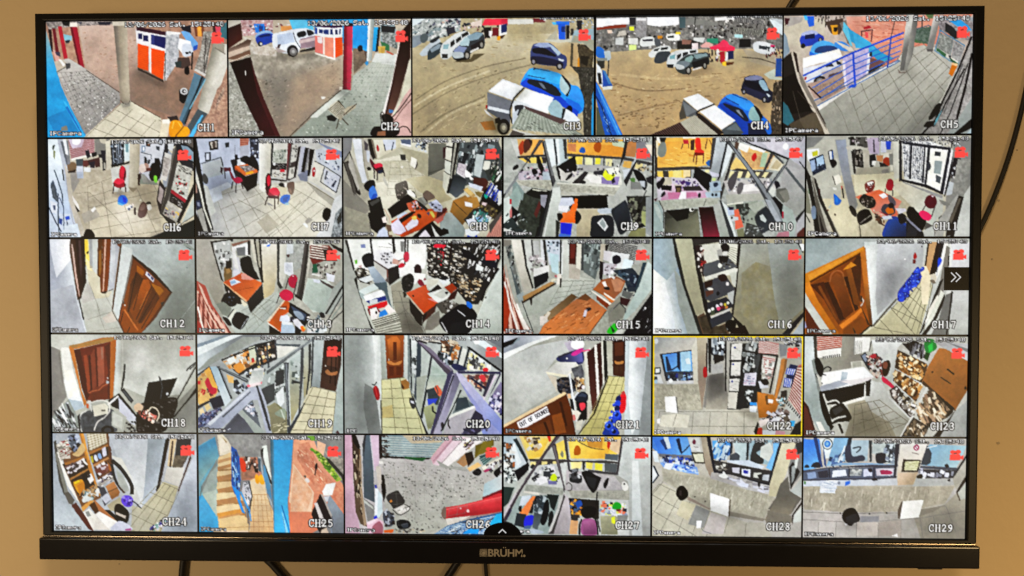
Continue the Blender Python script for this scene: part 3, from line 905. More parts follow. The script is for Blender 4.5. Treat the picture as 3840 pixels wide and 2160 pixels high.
5: '''
t ccbaac b8a698 5 0,0 230,0 230,145 0,145
g e8ab98 d88a70 100,0 120,60 76,2 230,0 200,30 150,50 130,70 80,30
f dc947cb0 4 80,6 150,4 150,50 110,34 84,24
k 31 60 10,.7,8 c87860,e8b09c,b86a54 84,4 148,6 146,34 100,30
p c9c0a8 0,8 26,0 50,6 50,20 20,36 2,40
f c8bca4b0 5 0,10 40,6 60,20 30,46 10,70 2,40
p 5a1a28 1,3 10,4 11,8 2,12
p b0a8a0 8,2 24,2 22,8 4,14
p 2a6cd0 27,1 37,1 37,13 31,14
p 5ab8e8 24,0 28,0 30,6 26,6
k 32 40 2,4,10 4a3a30,c8b8b0,8a7a70,222 37,0 75,0 74,10 60,16 42,8
p 5a4030 50,8 72,4 74,14 68,24 58,22
p d8a030 57,12 66,12 66,24 60,24
p 221a18 61,15 66,15 65,20 61,20
t 6a5a50 a89888 2 68,10 76,6 84,40 78,34
p 38a4cc 73,8 82,18 104,32 134,52 120,58 82,32
p 6cc4e0 73,8 78,14 84,38 82,38 72,18
p 4ab0d8 84,20 104,32 112,42 88,40
t d8a08c c88c78 2 106,34 150,40 142,56 120,46
p b02a3a 97,15 104,13 107,16 98,18
l 5a2030 1.2 95,26 95,20 108,18 107,32
p d85a60 99,21 103,21 103,28 100,28
l 4a3a38 .8 135,8 131,26
p 6a8a50 172,0 182,0 181,5 176,5
p 5a4a48 168,6 169,6 169,18 167,18
p 4a7a48 150,20 180,15 178,36 160,34
t 7a9080 40604a 2 156,18 182,14 176,36 160,30
l 4a6a80 1 160,18 176,13 182,18
p 9aa0a4 186,4 230,4 230,30 200,20
t b8b0b0 7a7274 2 186,4 215,2 230,10 230,34 190,20
p 38a0d8 197,6 212,5 224,14 228,20 216,18
p 2a2c30 196,10 206,16 216,28 208,30 196,20
P 2a48b0 20,28 26,21 36,19 44,23 49,26 48,32 36,36 24,38 21,35
P a8b0e0 22,22 34,18 42,21 38,24 24,25
p 14205a 26,24 38,22 38,28 26,29
e 222 24,37 2.6,3
e 222 45,30 2.4,3
e 99a 45,30 1.3,2
P 5aace4 33,44 36,36 46,31 58,33 66,40 64,47 34,49
P 2c4c8c 38,43 44,38 58,37 66,40 60,44 42,46
p 2a78d0 32,44 40,47 40,49 32,49
P 4a98dc 62,34 72,32 82,40 78,44 68,42
p d8d0c0 60,30 84,40 86,44 80,44
p fbf8ec 24,52 40,48 68,41 72,50 60,56 44,58 24,64
p fff 30,54 64,45 70,50 50,56 26,62
p d8dce8 24,64 44,60 68,52 72,70 50,80 28,82 25,74
p 3a3a48 52,60 58,57 62,62 52,63
p 2a2c38 64,55 70,57 71,60 66,60
p b8a8a8 46,70 70,62 72,72 54,80
p 6a4a50 56,72 72,68 72,76 54,80
e 332a2c 45,80 8,6.4 -15
e 888 45,80 4.6,3.8
e bbb 45,80 2,2
p b02030 26,75 29,75 28,78 26,78
p b89888 30,84 72,70 78,88 50,104 38,100
t b89c88 987c68 2 34,88 74,76 78,86 48,104
p c9c0ea 72,50 104,40 103,72 76,88
t cbc2ee b0a2da 3 72,50 104,41 103,72 77,88
p e8dcf0 72,56 75,55 78,88 75,86
p e8e4f0 103,46 107,44 104,70 101,72
p 222430 105,45 108,45 108,50 105,50
p 8a5a58 106,52 122,56 124,60 104,70
p 2a2838 104,68 120,60 122,61 104,73
p d8d4c4 40,112 140,54 146,44 178,38 200,46 230,70 230,145 50,145
g bcbaac 96968a 140,60 140,145 42,110 78,88 140,55 150,42 170,37 182,42 212,60 204,84 190,110 176,145 56,145
q 7d7a68 .55 6 7 78,86 168,34 214,76 116,190
l 807c6a .5 62,104 72,118 82,145
p e4e0d8 42,110 76,90 140,54 138,58 78,92 44,116
l 1c58c8 2.2 25,73 84,46 146,22
l 2a6cd0 1.1 28,81 86,53 146,29
l 2a6cd0 1.1 36,88 86,60 144,36
l 2a6cd0 1.1 42,95 86,67 142,44
l 2a6cd0 1.1 46,101 87,75 140,50
l 3a70b0 1.1 38,104 88,80 140,55
l 3a70b0 1 42,110 90,84 142,56
l 2458d0 2.4 85,46 88,86
l 2a50b0 1.8 131,26 127,64
p 2a60c8 84,84 90,85 88,88 78,88
p 9a9ca0 148,6 150,4
g d0cec4 7a7872 146,20 158,30 150,0 163,0 156,50 150,68 142,68 144,50
g a8a69c 6a6862 150,0 163,0 158,0 164,0 157,50 150,68 147,68
p 8d7a6c 139,65 143,70 150,69 151,66 148,71 141,71
g d0ccc4 8d8a84 180,10 188,14 182,2 190,4 182,42 174,42
p 6a6460 174,42 182,42 181,45 175,45
l 5a90b0 1.4 189,19 220,38
l 5a90b0 1.4 190,20 184,44
l 5a90b0 1.3 206,28 202,54
l 5a90b0 1.4 220,38 212,62
l 6a9cb8 1.4 184,44 202,56 213,62
t b4b8b0 7a7e78 2 190,22 206,30 203,50 186,40
t b8b8b4 807c7c 2 207,32 220,40 214,58 204,52
p 3a7a48 186,40 198,48 197,52 186,44
p 2a6a40 203,53 213,60 211,62 203,56
p 222 200,50 204,50 203,54
p c87a18 205,60 212,62 206,75 201,72
p f0c090 205,58 212,60 211,63 204,61
p b0b0ac 228,30 230,40 230,145 168,145 190,110 212,62
t b8b4b0 908c88 3 227,30 230,40 230,110 200,145 172,145 196,100
p d8d4c8 212,64 216,62 180,130 174,140
l 1a1618 2.4 228,28 214,64 194,106 186,128 170,145
l 1a1618 1.8 220,66 200,104 184,136
l 2a2628 1.2 224,60 214,90 204,118 192,145
l 1a1416 3 229,48 222,86 212,126
l 4a4446 .8 218,60 205,96 196,120
p 98a09c 230,100 230,145 200,145 214,126
p 1a1614 230,126 230,138 216,145 208,145
p a8c0c8 224,145 230,138 230,145
P 1a1614 186,110 192,108 190,118 180,128 178,124
P 1a1614 176,130 184,130 182,136 172,136
p 6cb8c8 196,112 188,130 184,136 186,128
p 2a221c 0,52 10,44 18,76 26,92 40,118 54,145 0,145
p c8bca8 9,44 14,50 26,84 40,112 58,145 52,145 34,112 18,80
p 8d8272 14,50 18,64 32,92 52,130 54,140 38,112 22,84
p 3a241c 12,44 16,46 20,70 17,68
p 1a140f 0,76 14,70 24,92 36,116 10,120 0,100
p 307888 0,104 6,110 14,128 6,134 0,130
p 5a4a34 8,132 38,117 52,145 14,145
p 6a5a40 20,126 40,118 50,140 30,145
p 1a1814 0,132 10,138 12,145 0,145
l 4a3a30 1.3 42,114 52,132
l 3a1c18 1.6 31,86 46,100
l 6a5a48 .6 12,92 22,128
p 8aa0b0 0,20 4,26 8,44 0,52
l 5a4838 .7 18,92 36,112
f 40403055 6 150,60 140,70 160,74 158,64
f 30302044 10 200,84 214,62 190,116 176,145 150,145
''',
6: '''
g c9bfa8 cfc4a4 60,40 120,140 0,0 215,0 215,145 0,145
t cabfa6 b9ad93 6 30,45 165,45 165,145 48,145
p d3c7aa 60,105 110,90 165,130 140,145 60,145
q 8d8570 .6 4 6 58,70 140,40 200,150 60,165
l 8d8570 .6 40,80 60,78 92,108 125,145
p b8b0a0 48,110 68,100 76,114 52,124
p a9a49c 32,50 44,48 46,62 36,80 34,70
p b4c0d4 41,40 52,40 52,58 43,58
p cfd6e8 42,40 51,40 51,48 43,48
p 9a6a68 30,0 69,0 69,20 34,30
b a86868 c9a0a8 11 30,0 34,30 69,20 69,0
g d8c8e0 b89aa8 42,4 60,14 30,0 54,0 50,12 36,14
e ffffff 42,3 6.5,6
p f4f0e0 34,29 66,22 67,24 35,32
p 8d8a80 69,0 92,0 90,22 70,24
p c0b8a0 76,0 86,0 86,8 78,6
p 222438 55,18 60,16 63,26 58,29
p 1a1a22 64,21 72,19 72,25 66,27
p 26283a 78,17 85,17 85,32 80,32
p 1a1c24 75,23 80,23 79,28 75,27
p 5a2a28 56,32 76,27 77,41 70,42 68,34 56,42
p 7a3a34 50,32 58,31 60,40 52,41
p 30283a 61,34 69,33 69,43 62,42
p e8ecf0 53,42 63,42 62,49 53,48
p 4a5a64 41,30 52,29 51,40 42,40
P 8a6a48 28,38 34,34 41,36 41,47 32,48 28,44
p 3a2a24 28,48 41,45 40,49 30,50
p 3a3a38 80,32 86,32 85,46 81,47
p b8b4a4 82,35 85,35 85,44 82,44
p d4ccb4 85,4 92,2 92,44 87,46
p 1a2028 92,4 111,2 112,36 94,40
b 20283488 b8c8dccc 6 93,6 111,4 110,35 95,38
p 10161e 98,2 100,2 101,38 99,38
p 10161e 109,2 112,2 112,36 110,36
k 61 24 3,2,0 2a3448,e8eef4,8a9ab0 93,8 110,8 109,34 96,36
p d4e8e8 112,6 121,4 120,32 112,34
p 7aa8b0 114,8 119,8 119,20 115,20
p 10141a 93,38 112,36 120,33 120,36 112,38 94,42
p d0d0c8 92,43 120,38 120,70 118,78 96,78
p b8ae96 121,0 136,0 133,60 131,72 124,78 118,72 120,40
g cfc6ae a89e86 121,30 136,30 121,0 136,0 134,68 126,72 119,70
p 9a8a6c 118,72 131,72 125,79
p bcc0cc 136,0 174,0 172,30 165,62 150,60 134,60
p c4c8d2 136,0 172,0 168,30 150,30 137,22
p 2a2620 144,4 152,4 151,12 145,11
p 8a5a3a 147,6 150,6 150,10 147,10
e 22262e 166,5 4,4.6
e b8bcc8 166,5 2.6,3.2
p 8aa0b8 138,10 144,10 143,19 138,20
p e8eef4 140,12 142,12 142,17 140,18
p 3a4450 159,11 165,12 164,18 160,16
l 5a646c 1.2 137,20 152,24 152,30
P 1a1a1e 142,27 145,28 146,37 142,35
p 2a2c30 147,31 151,31 150,36 147,38
p 101114 157,29 164,29 166,38 166,50 162,62 158,60
P 0e0e12 153,36 162,36 166,42 164,58 154,62 149,56 150,46
P b08a7a 142,36 148,38 148,44 142,44
p 6a2a20 135,46 152,42 151,47 136,50
P d8c4b8 136,38 142,38 144,46 138,50 134,46
p 3a1a14 132,52 138,51 135,68 132,68
p 8a9488 136,58 160,64 162,68 134,66
p 9a9a94 136,52 142,52 150,64 140,64
p 888 143,54 150,62 152,66 148,66
P 86d048 155,56 159,54 161,62 157,65
p 98a0ac 165,40 174,12 184,24 178,70 170,72
p 2a2c34 174,0 190,0 189,10 178,16 170,40 164,60 166,40
p c8ccd0 176,4 186,6 184,18 177,16
p 7a7268 184,16 190,10 192,34 176,110 166,112 172,84
p 4a443e 189,8 192,34 170,112 164,110 178,60
p d0ccc4 172,20 182,24 180,42 174,62 166,60
t c8c0b8 98908a 2 170,26 180,30 176,56 168,54
p 2a2228 164,60 172,72 174,70 164,110 159,90
p b8a8a8 164,68 170,76 166,96 161,90
p 6a6058 190,0 215,0 215,20 196,14
p 1c2430 189,4 197,4 206,10 214,14 214,36 190,30
p 8aa4b8 196,10 206,12 214,20 214,34 202,28
p 2a2e38 190,30 214,36 214,48 198,40
t d4d4c8 b0b0a4 4 190,36 212,44 204,90 181,78
k 62 26 4,1,30 3a3a38,5a5a54,888880 192,38 211,46 210,54 191,48
k 63 34 3,3,10 4a3a38,8a8478,e8e4d8,c04048,2a3428 190,54 206,62 200,84 186,76
p a02838 181,74 204,90 201,94 180,80
p 2a2422 180,79 202,95 198,104 178,92
k 64 20 4,.8,32 c8c4bc,8a8480 183,84 200,96 197,102 182,92
p c03040 188,100 196,106 194,110 187,104
t ccc8bc a8a498 3 176,90 197,106 190,124 168,110
k 65 16 3,3,0 3a3440,c89890,e0c060,7a6a80 172,98 194,110 188,122 172,114
p 3a3632 166,110 184,120 188,124 180,128
p 22201e 214,66 214,80 192,124 188,122
p b8c4bc 214,84 214,112 196,124 202,110
p 2a2a28 163,108 168,112 182,124 178,126
p 12201e 215,118 215,145 150,145 170,136 192,128
l 5a5a54 1 214,113 190,128 150,144
P b81e38 105,46 108,40 113,42 115,50 113,60 105,57
P d42a48 106,48 109,42 112,43 113,52 108,56
P d93050 97,62 102,58 111,60 112,65 104,68 97,65
P a01830 96,64 104,67 112,64 112,70 104,72 97,69
l 3a2020 1.4 97,66 95,80
l 3a2020 1.4 113,66 114,78
l 3a2020 1.4 106,72 106,82
p 5a1020 113,46 115,48 113,62 111,60
P 1e78d8 103,86 108,82 114,84 117,91 113,96 105,97 102,92
p 2a3cc8 109,84 115,88 114,94 110,92
p 5aa8d8 102,92 112,97 108,98 102,96
p b8b0a0 104,72 112,80 108,82 100,82
p e8e8e8 114,100 121,96 124,99 118,106
e 3a4a78 118.5,103 1.8,2
e 3a4a78 122.5,100 1.5,1.4
p f4e4dc 122,95 126,96 125,99
P 2a1210 126,101 129,102 128.5,111 126,110
P 6a4038 132,106 134,98 139,92 144,96 146,104 142,114 135,116 131,112
P 8a6054 135,100 139,95 143,99 140,104 135,105
P 1e1a1c 143,95 147,92 151,94 150,96
P e4e4e0 145,98 150,96 152,102 147,105
p e8e4d0 134,89 137,88 137,91 134,91
p f0efe8 62,104 68,99 70,103 65,108
p e8e4dc 32,78 44,96 46,106 34,88
p 2a2824 34,91 46,106 40,108
p c8d8f0 0,0 20,0 24,30 30,50 34,100 44,130 46,145 0,145
g e0f0fa b8ccec 4,20 30,100 0,0 22,0 28,40 33,80 34,110 0,110
p b4bccc 14,0 22,0 30,60 36,120 48,145 40,145 32,110 25,60
p c8bfae 24,36 30,50 36,90 50,128 54,145 46,145 38,120 30,90
p 6a7280 19,4 24,3 32,36 27,38
p 8a8c94 24,3 30,2 33,36 29,38
p e8eef4 22,0 27,0 30,24 26,22
P 3a4a38 7,10 10,9 9,14 7,16
p 8a9458 8,16 11,18 10,30 8,26
l 20384a 1.3 9,46 14,60 20,80 21,94
l 20384a 1.4 14,80 14,128 15,145
p 48607a 3,66 7,60 12,74 13,92 6,84
t 6a7a8a 3a4a5a 2 3,68 8,66 13,84 12,92 6,86
p d8e0f0 2,90 12,94 12,110 4,108
p 5a6a90 6,97 10,97 10,104 7,104
p 2458c8 24,114 31,113 31,118 25,119
l 26324a 1.4 0,100 10,122 18,136
l 2a3c60 1.2 16,86 22,100 22,130 23,145
p 2a50a0 15,116 20,118 19,126 15,124
p d8e8f8 22,128 42,124 47,145 22,145
p 2a3028 20,44 22,46 24,62 22,60
p 2a3448 26,119 28,124 27,128
P 18120f 52,138 56,132 63,134 67,140 66,145 51,145
p 1a1614 47,143 53,142 53,145 47,145
f 60502844 8 120,70 160,60 168,110 140,100
f ffffff33 8 90,100 130,96 150,125 110,140
f 00000044 4 96,78 116,78 112,84 98,84
''',
7: '''
g b4bac4 c6c2b4 40,30 140,120 0,0 215,0 215,145 0,145
p b7c2da 0,0 94,0 94,40 60,60 10,60
p a9b4cc 0,60 52,50 60,90 20,100 14,80
t c9c7ba b6b4a6 6 40,70 200,60 205,145 24,145 20,100
g b8bab8 d2cdb8 30,100 120,100 20,98 60,72 104,70 190,62 200,100 180,145 26,145
q 918d7e .6 5 6 30,85 120,60 190,100 70,200
l 8e8a7c .7 62,90 105,112 128,145
l 8e8a7c .7 154,92 124,130 104,145
l 8e8a7c .6 175,75 150,104 118,132
p b3ad9a 90,123 106,111 122,128 104,140
p cdd6e2 20,76 48,64 54,70 38,78 40,88 26,95
p a8b4b8 10,46 40,36 44,52 20,58 12,56
p d8d6c6 94,8 112,6 112,56 104,60 102,80 94,74
g e4e4dc c8c4b0 94,40 112,40 94,4 113,4 112,54 104,60 100,80 94,74
p 1c1a16 20,5 34,2 34,16 22,18
p c8c0b4 22,6 32,4 32,13 24,15
P 5a4a40 26,6 30,6 30,13 26,13
p 2a3438 44,7 50,6 50,13 45,14
p b8604a 66,0 79,0 78,10 66,12
b a85a48 c88a70 4 66,0 66,12 78,10 78,0
p b0b4c4 65,12 79,10 79,26 66,28
p 8a9098 58,10 59,10 59,24 58,24
p 2a3038 14,21 23,20 23,32 15,34
p c4d0e4 16,22 21,22 21,31 16,32
l 5a6468 1.4 9,37 38,28 41,40
p b0b8bc 10,38 38,30 40,48 20,56 12,54
l 3a4248 1 38,30 41,42
p 303444 80,0 93,0 93,30 82,28
k 71 24 3,3,10 8a98b8,2a3040,5a6480,c8d0e0 81,2 92,2 92,26 82,26
p 22202a 52,32 62,30 64,42 60,60 56,48
P 14141a 58,26 62,24 64,30 72,26 80,28 88,34 93,44 90,50 78,40 66,34 60,40
p c8d0d8 62,32 66,30 70,42 62,42
p e8e8ec 67,34 74,38 72,42 66,42
P 1a1a20 80,28 86,26 92,36 93,48 86,44
p c8713a 58,41 76,38 90,46 92,50 74,55 72,55
p a8502c 58,41 72,55 70,58 58,46
t d8d0cc 5a504c 1.6 64,41 80,40 88,46 74,50
p e0a830 74,50 84,48 86,51 74,54
p 1c1614 62,48 74,56 92,50 90,70 78,77 76,78 64,60
p 2a201c 60,46 64,50 72,62 70,68 62,60
p 6a2030 42,43 52,43 53,48 42,49
p 3a1a2a 37,42 41,44 39,52 37,50
l 2a2430 1.2 43,48 44,59
l 2a2430 1 39,50 40,53
P 8a1c38 50,48 53,50 57,58 54,60
P b01e48 55,60 62,57 68,59 68,65 60,66
l 2a2024 1.3 55,64 53,74
l 2a2024 1.3 60,66 59,80
l 2a2024 1.3 67,64 70,74
P 4a4a48 10,54 14,52 19,60 17,67 12,64
p 2a2c30 112,6 116,6 113,58 110,54
p d0cec4 115,8 136,7 134,58 112,58
t c8ccc0 9aa090 2 115,18 133,16 133,36 114,36
k 72 30 2.4,3,0 5a6858,c8ccc0,88948a 115,18 133,18 132,34 115,34
p 7a3438 136,6 141,6 137,60 133,62
p 584e4c 141,8 144,8 138,62 133,62
p 2a2422 113,37 134,37 133,47 112,46
e ddd 116,38 2,2.4
k 73 14 4,.7,5 b8b0a8,888 118,38 132,39 132,45 118,45
p c03040 124,46 131,46 131,50 124,50
k 74 14 4,.9,3 4a4844,988060 114,49 132,50 131,58 113,57
p 2a2420 111,59 134,62 133,64 111,61
p cac8be 142,10 151,9 148,40 139,40
k 75 12 2,2,0 7a7a74,4a4a48 143,12 149,12 147,32 142,32
p 4a3c3a 140,36 148,34 146,44 140,44
p d4d2c6 138,44 147,42 146,56 136,60
e 9a988c 142,49 2,4
p 2a2020 151,14 155,12 147,58 144,56
l 3a2c28 1.2 137,62 147,56
p b4b8c8 155,14 162,12 158,50 150,54
p 8088a0 150,54 158,50 166,46 164,64 154,62
p 1a1816 161,14 167,15 160,50 155,50
p 8d8c90 166,16 169,17 163,48 160,48
p 1a1614 168,16 175,17 168,55 164,56
p c9cac4 175,16 200,10 215,18 215,100 205,90 166,64
p d6d4c4 175,34 188,42 184,62 200,76 205,84 166,62
p c2cad6 176,18 190,14 215,24 215,60 190,42 178,34
p 8a94b4 178,6 215,20 215,30 190,14
k 76 20 3,3,20 7a88a8,d8e0ec,4a5468 178,20 212,34 212,50 182,32
l 3a4044 1 175,34 190,42 213,57
P a81828 172,45 175,43 176,50 174,57 171,54
p d8d8d8 173,47 175,47 175,50 173,50
p c4cad8 188,44 212,57 206,80 188,66
l 2a2c30 1.1 189,43 183,64 206,80
l 2a2c30 1.2 213,57 206,80
p 4a4e58 192,48 194,49 191,62 189,60
p 20284a 205,62 207,63 202,73 199,70
k 77 12 2,2,0 7a86a0,e4e8f0 192,50 208,58 204,74 192,68
l 8a8470 1.2 164,65 203,90
p b0ac9c 164,66 203,91 200,100 180,84
p d0d4d4 203,90 215,80 215,110 200,145 176,145 194,118
t b8c0c4 5a6468 3 205,110 215,100 215,145 198,145
p 3a3c38 207,118 214,105 214,122 208,126
P 14120f 187,106 192,102 198,106 197,116 192,122 186,116
p a8a498 160,122 166,116 172,120 164,126
p dfe6e4 157,126 160,124 165,129 163,132
P 4a0c18 103,60 106,52 110,54 111,66 110,72 106,84 103,76
P d02844 105,58 108,54 110,58 110,66 107,70 105,66
P d82c4c 108,76 116,72 123,76 124,80 119,84 110,82
P a01c34 108,79 118,85 124,80 122,86 114,88 107,84
p 4a1420 106,84 122,85 121,89 107,88
l 2a1618 1.6 106,86 102,98
l 2a1618 1.8 116,88 116,104
l 2a1618 1.4 122,86 121,97
p 8a8890 106,94 114,98 113,100 106,97
P 1c1a1a 122,68 126,65 131,69 130,74 125,71
p f2ece4 130,66 135,66 133,72 130,70
p d8cca8 120,72 134,72 134,82 126,84
P 7a5848 135,66 144,64 145,74 142,83 137,80 135,72
p 9a7460 136,74 140,74 141,80 138,80
P 2064d8 124,88 130,83 138,83 139,86 137,92 132,97 125,94
p 1a48b8 128,88 136,86 134,94 128,94
p 80b8dc 130,96 137,94 136,98 131,98
p 14181a 0,0 2,0 12,70 18,104 26,134 24,135 10,100 0,40
p d8d8c8 2,48 8,74 14,104 24,132 20,132 8,94 0,60
p 20262a 0,60 6,78 12,106 22,134 24,145 10,145 0,100
p 2a3a60 0,92 6,90 10,100 2,106
p 8a94b0 2,94 6,94 6,100 3,99
p a8a8a0 1,106 10,102 18,138 12,138
p 101214 0,108 12,138 14,145 0,145
p b08a78 0,64 2,68 3,80 0,80
p c8ccc4 12,68 18,70 30,108 22,114 16,96
f fff8d044 9 100,80 160,70 150,120 110,130
f 20283044 9 20,50 60,60 60,84 24,90
f 00000044 4 70,76 90,74 84,82 72,82
''',
8: '''
g b9b69c c6c2a8 30,20 140,140 0,0 231,0 231,145 0,145
g a09c8c b8b49c 0,20 20,140 0,0 30,0 34,60 40,110 34,145 0,145
p 8d897a 0,60 18,80 42,104 34,110 44,145 0,145
t a8a590 98957f 5 2,100 36,112 40,145 2,145
g d8d4bc c4be9e 70,40 130,60 44,34 110,20 150,60 146,82 160,90 156,140 60,110 44,90 40,60
t cdc8ae bdb799 6 44,34 120,34 145,58 146,80 120,80 90,62 50,70
g e6e2ca d0cab0 60,66 70,110 46,66 80,62 78,86 96,88 64,104
q 98937c .55 4 5 70,34 120,36 150,84 64,84
g c2b992 b0a67e 110,56 146,80 90,60 124,55 146,62 146,74 150,82 160,90 140,96 110,78
p c9c6b2 0,0 18,0 30,46 40,70 30,68 12,24
p 8a8a8c 0,0 14,0 12,18 0,36
p d6dce4 14,2 27,2 30,40 36,66 28,66 20,36
p e0e4ec 16,3 25,3 27,17 18,17
p b4aea0 27,2 36,2 44,30 40,56 34,44
p 5a5058 31,4 37,10 36,20 32,18
p c8d0dc 34,18 40,20 38,36 35,34
p 2a2420 36,2 42,2 48,30 44,32 40,24
p 8a7a64 41,3 44,3 50,30 48,32
p cfccb4 44,3 100,2 124,8 124,26 84,14 50,30
g d9d5bd bcb594 50,10 84,30 45,3 84,3 84,14 52,30
P b02030 49,12 51,11 53,18 50,20
p c4ccdc 58,3 77,3 77,16 62,19
l 2a3038 1.3 60,10 62,19
l 2a3448 1.2 74,7 71,19
p 5a6a8a 84,3 99,3 99,12 86,9
p e4e8f0 83,8 100,11 98,14 85,10
p b4ae8e 84,14 124,24 124,58 104,46 92,30
k 81 30 3,3,20 3a4a64,c8d4e0,6a7a90,222 104,8 122,8 121,22 110,18
p 6a6c60 125,9 150,9 148,46 124,56
g 787868 5e5e52 130,20 140,50 126,9 150,9 147,46 124,57
l 4a4a40 1 124,52 146,46
p a09c88 124,56 146,48 146,64 134,60
p 3a3834 83,25 91,25 92,33 85,33
p f0ecdc 100,28 108,32 106,46 98,40
p 4a3c34 108,34 109,40 106,46 105,46
p e8e4d4 83,43 88,41 87,45
p 4a1a22 146,15 150,14 149,30 146,31
p d4d2c0 151,4 161,4 158,34 149,31
p cfd4c4 149,33 158,36 156,55 148,50
p c8c8b4 147,50 156,56 152,80 145,72
p 2a2824 150,12 160,14 160,16 150,14
l 3a3834 1 148,32 158,36
l 3a3834 .8 147,49 156,55
p 1c1c1c 160,6 170,8 160,64 154,82 151,80 156,56
p a8a898 163,8 166,8 158,60 156,60
p 4a5456 170,8 225,4 231,20 231,60 180,70 160,84 164,50
k 82 70 4,7,12 2a343a,5a686c,8a9a9c,1c2226,c8d0d0 170,8 214,8 212,40 190,56 168,40
p 20262c 176,22 184,24 176,42 172,38
p 263038 162,54 178,60 176,78 166,88 154,80
g 20282e 54626a 164,56 170,84 162,56 180,62 176,80 164,88 155,80
p d4d0d4 168,37 180,40 178,60 165,52
t d8d4d4 a898a8 2 168,38 180,40 177,58 166,50
p b8c4c4 194,24 206,26 200,59 190,55
p d8d8c8 206,34 215,35 212,50 203,46
p 3a403c 206,48 222,44 226,60 212,64
p 8a9aa0 211,10 221,12 220,18 211,16
k 83 26 2,5,25 2a2a22,d8d4c0,6a6450,3a5a38 216,30 231,26 231,64 216,60
k 84 26 3,9,28 2a6a40,e8e8e0,1a2a20 216,46 231,46 230,66 218,64
P fffdf4 178,47 187,54 186,57 190,61 186,62 183,58 179,58
p 5a241a 190,58 208,60 212,66 206,80 190,70
p ccd4e8 183,66 204,72 201,78 184,72
p b89858 175,76 181,73 193,84 189,90
p d4b878 176,77 182,74 190,82 186,86
p 8a7438 192,79 204,80 200,88 194,84
p a07838 160,92 178,84 184,90 176,96 164,98
g a87a34 7a5624 170,96 176,130 160,92 186,86 200,100 190,106 174,128 156,108
l 5a3c18 1 161,94 180,112
p b08840 182,90 194,86 200,98 190,103 184,98
p e4e4e8 177,93 188,96 188,102 178,100
p 1a1814 206,76 231,60 231,120 214,118 198,96
b 2848c0 e4e8ec 5 207,82 226,98 231,82 216,66
b 1a1a3088 00000000 7 205,84 224,102 231,86 214,64
p 1aa090 206,82 212,86 208,90 205,86
k 85 20 3,8,30 e0e4ec,2848b8,1a2058 208,72 231,70 231,96 216,98
p 4a3a24 200,92 220,102 226,116 214,120 198,104
k 86 24 3,4,30 8a7a3a,2a2018,c8b870,5a4830 200,98 226,104 222,116 204,110
p d4b8b8 203,94 210,96 207,100 202,98
p 30302c 190,104 202,102 216,118 208,130 184,130 176,120
k 87 40 3,8,25 3a8a80,e0e8e8,8ab8e0,8a7a80,5aa898 192,106 216,116 206,128 188,120
p d0d8e8 179,120 190,118 196,124 184,132
p 2a4ac0 182,138 194,140 196,145 180,145
p dfe8ec 178,134 190,132 200,138 190,145 178,142
p d8b0a0 212,145 231,112 231,145
b d89a88 b87868 7 208,145 231,145 231,110 226,112
p 5a5048 212,128 231,106 231,112 214,140
p d8dcd8 225,80 231,78 231,96 226,100
p 97a09c 142,112 160,112 176,130 176,145 140,145
g a8b4b0 8ea09c 150,112 160,145 146,110 158,110 178,134 176,145 140,145
p 2a2420 0,36 8,34 26,82 24,84 14,76
p 5a554c 2,36 8,36 20,84 14,80
l 2a2622 1.2 0,36 10,20 24,82
l 3a342e .8 6,34 16,84
p b8b4a8 10,24 14,34 24,74 22,78 8,40
P 121214 31,68 36,63 44,62 47,66 46,78 40,80 32,74
P 4a88d8 38,76 44,70 48,76 50,86 42,90 38,86
p 2458b8 44,82 50,82 49,88 40,91
p 1a1816 36,92 54,86 60,110 64,120 62,130 46,135 40,112
p 4a4a46 38,95 52,88 54,92 42,100
p 181614 36,110 56,104 60,128 50,140 40,132
l c8a890 1.4 60,104 68,118 67,125
p e8d4c8 56,117 62,114 64,124 58,124
P 6a1c2c 39,31 44,35 50,44 48,48 42,42
P d43050 45,40 53,37 58,40 55,47 48,46
p 5a1024 46,45 58,42 58,48 50,52
l 2a1c20 1.4 45,44 46,60
l 2a1c20 1.4 50,50 50,62
l 2a1c20 1.3 58,44 61,56
p 1a2448 50,48 58,46 59,51 52,53
P 1c1612 35,44 39,43 41,46 37,49
p d8d8b8 36,48 44,48 44,58 38,60
p b4b4a8 60,56 66,70 66,74 58,62
P 3a302a 76,70 84,65 92,63 95,72 94,80 84,90 78,86
k 88 20 2,2,0 1a1410,6a5c50,c8b8a8 78,68 94,66 93,78 80,86
l 3a3432 1.1 95,76 104,80 107,88
p f0ece4 93,77 98,76 106,84 104,88 94,82
l 2a2624 1 78,86 80,91
p 1a1412 65,104 94,82 106,92 96,104 71,118
p c86a48 92,96 106,91 114,98 120,108 104,110 96,106
p c85820 70,122 108,104 150,104 148,112 130,122 110,135 88,145 74,140
g d06a30 b84a18 110,104 110,136 100,110 152,104 148,114 128,124 100,140 80,142
p 6a1c18 138,106 150,102 152,106 134,122
l 9a3c14 1.2 152,108 112,134 84,145
p b8c8e0 78,115 90,108 94,110 80,119
p 1c1412 79,121 100,108 106,108 100,114 82,127
p d8d0ec 68,128 80,118 90,132 92,136 82,142 74,140
p e0daf0 90,130 104,116 110,122 108,128 94,136
P e4c868 100,116 106,114 107,119 102,120
P 3a1a14 108,112 113,112 114,117 110,117
k 89 30 3,3,20 d8c8e8,2a2428,e8e0dc,8a5a48 100,94 112,94 116,104 102,106
p 8a8a7c 108,89 118,86 125,96 118,100
p 2a2624 106,90 112,94 124,104 122,108 112,100
p 9a9c90 114,88 119,86 124,94 119,96
P 7a6250 116,82 122,77 130,82 134,88 124,92 118,88
p 4a3428 117,86 124,93 122,94
p c8d0f0 124,96 136,90 145,100 144,108 134,108 128,102
k 90 18 3,2,20 8a90a8,e8ecf8,4a4a58 124,94 142,96 142,106 128,104
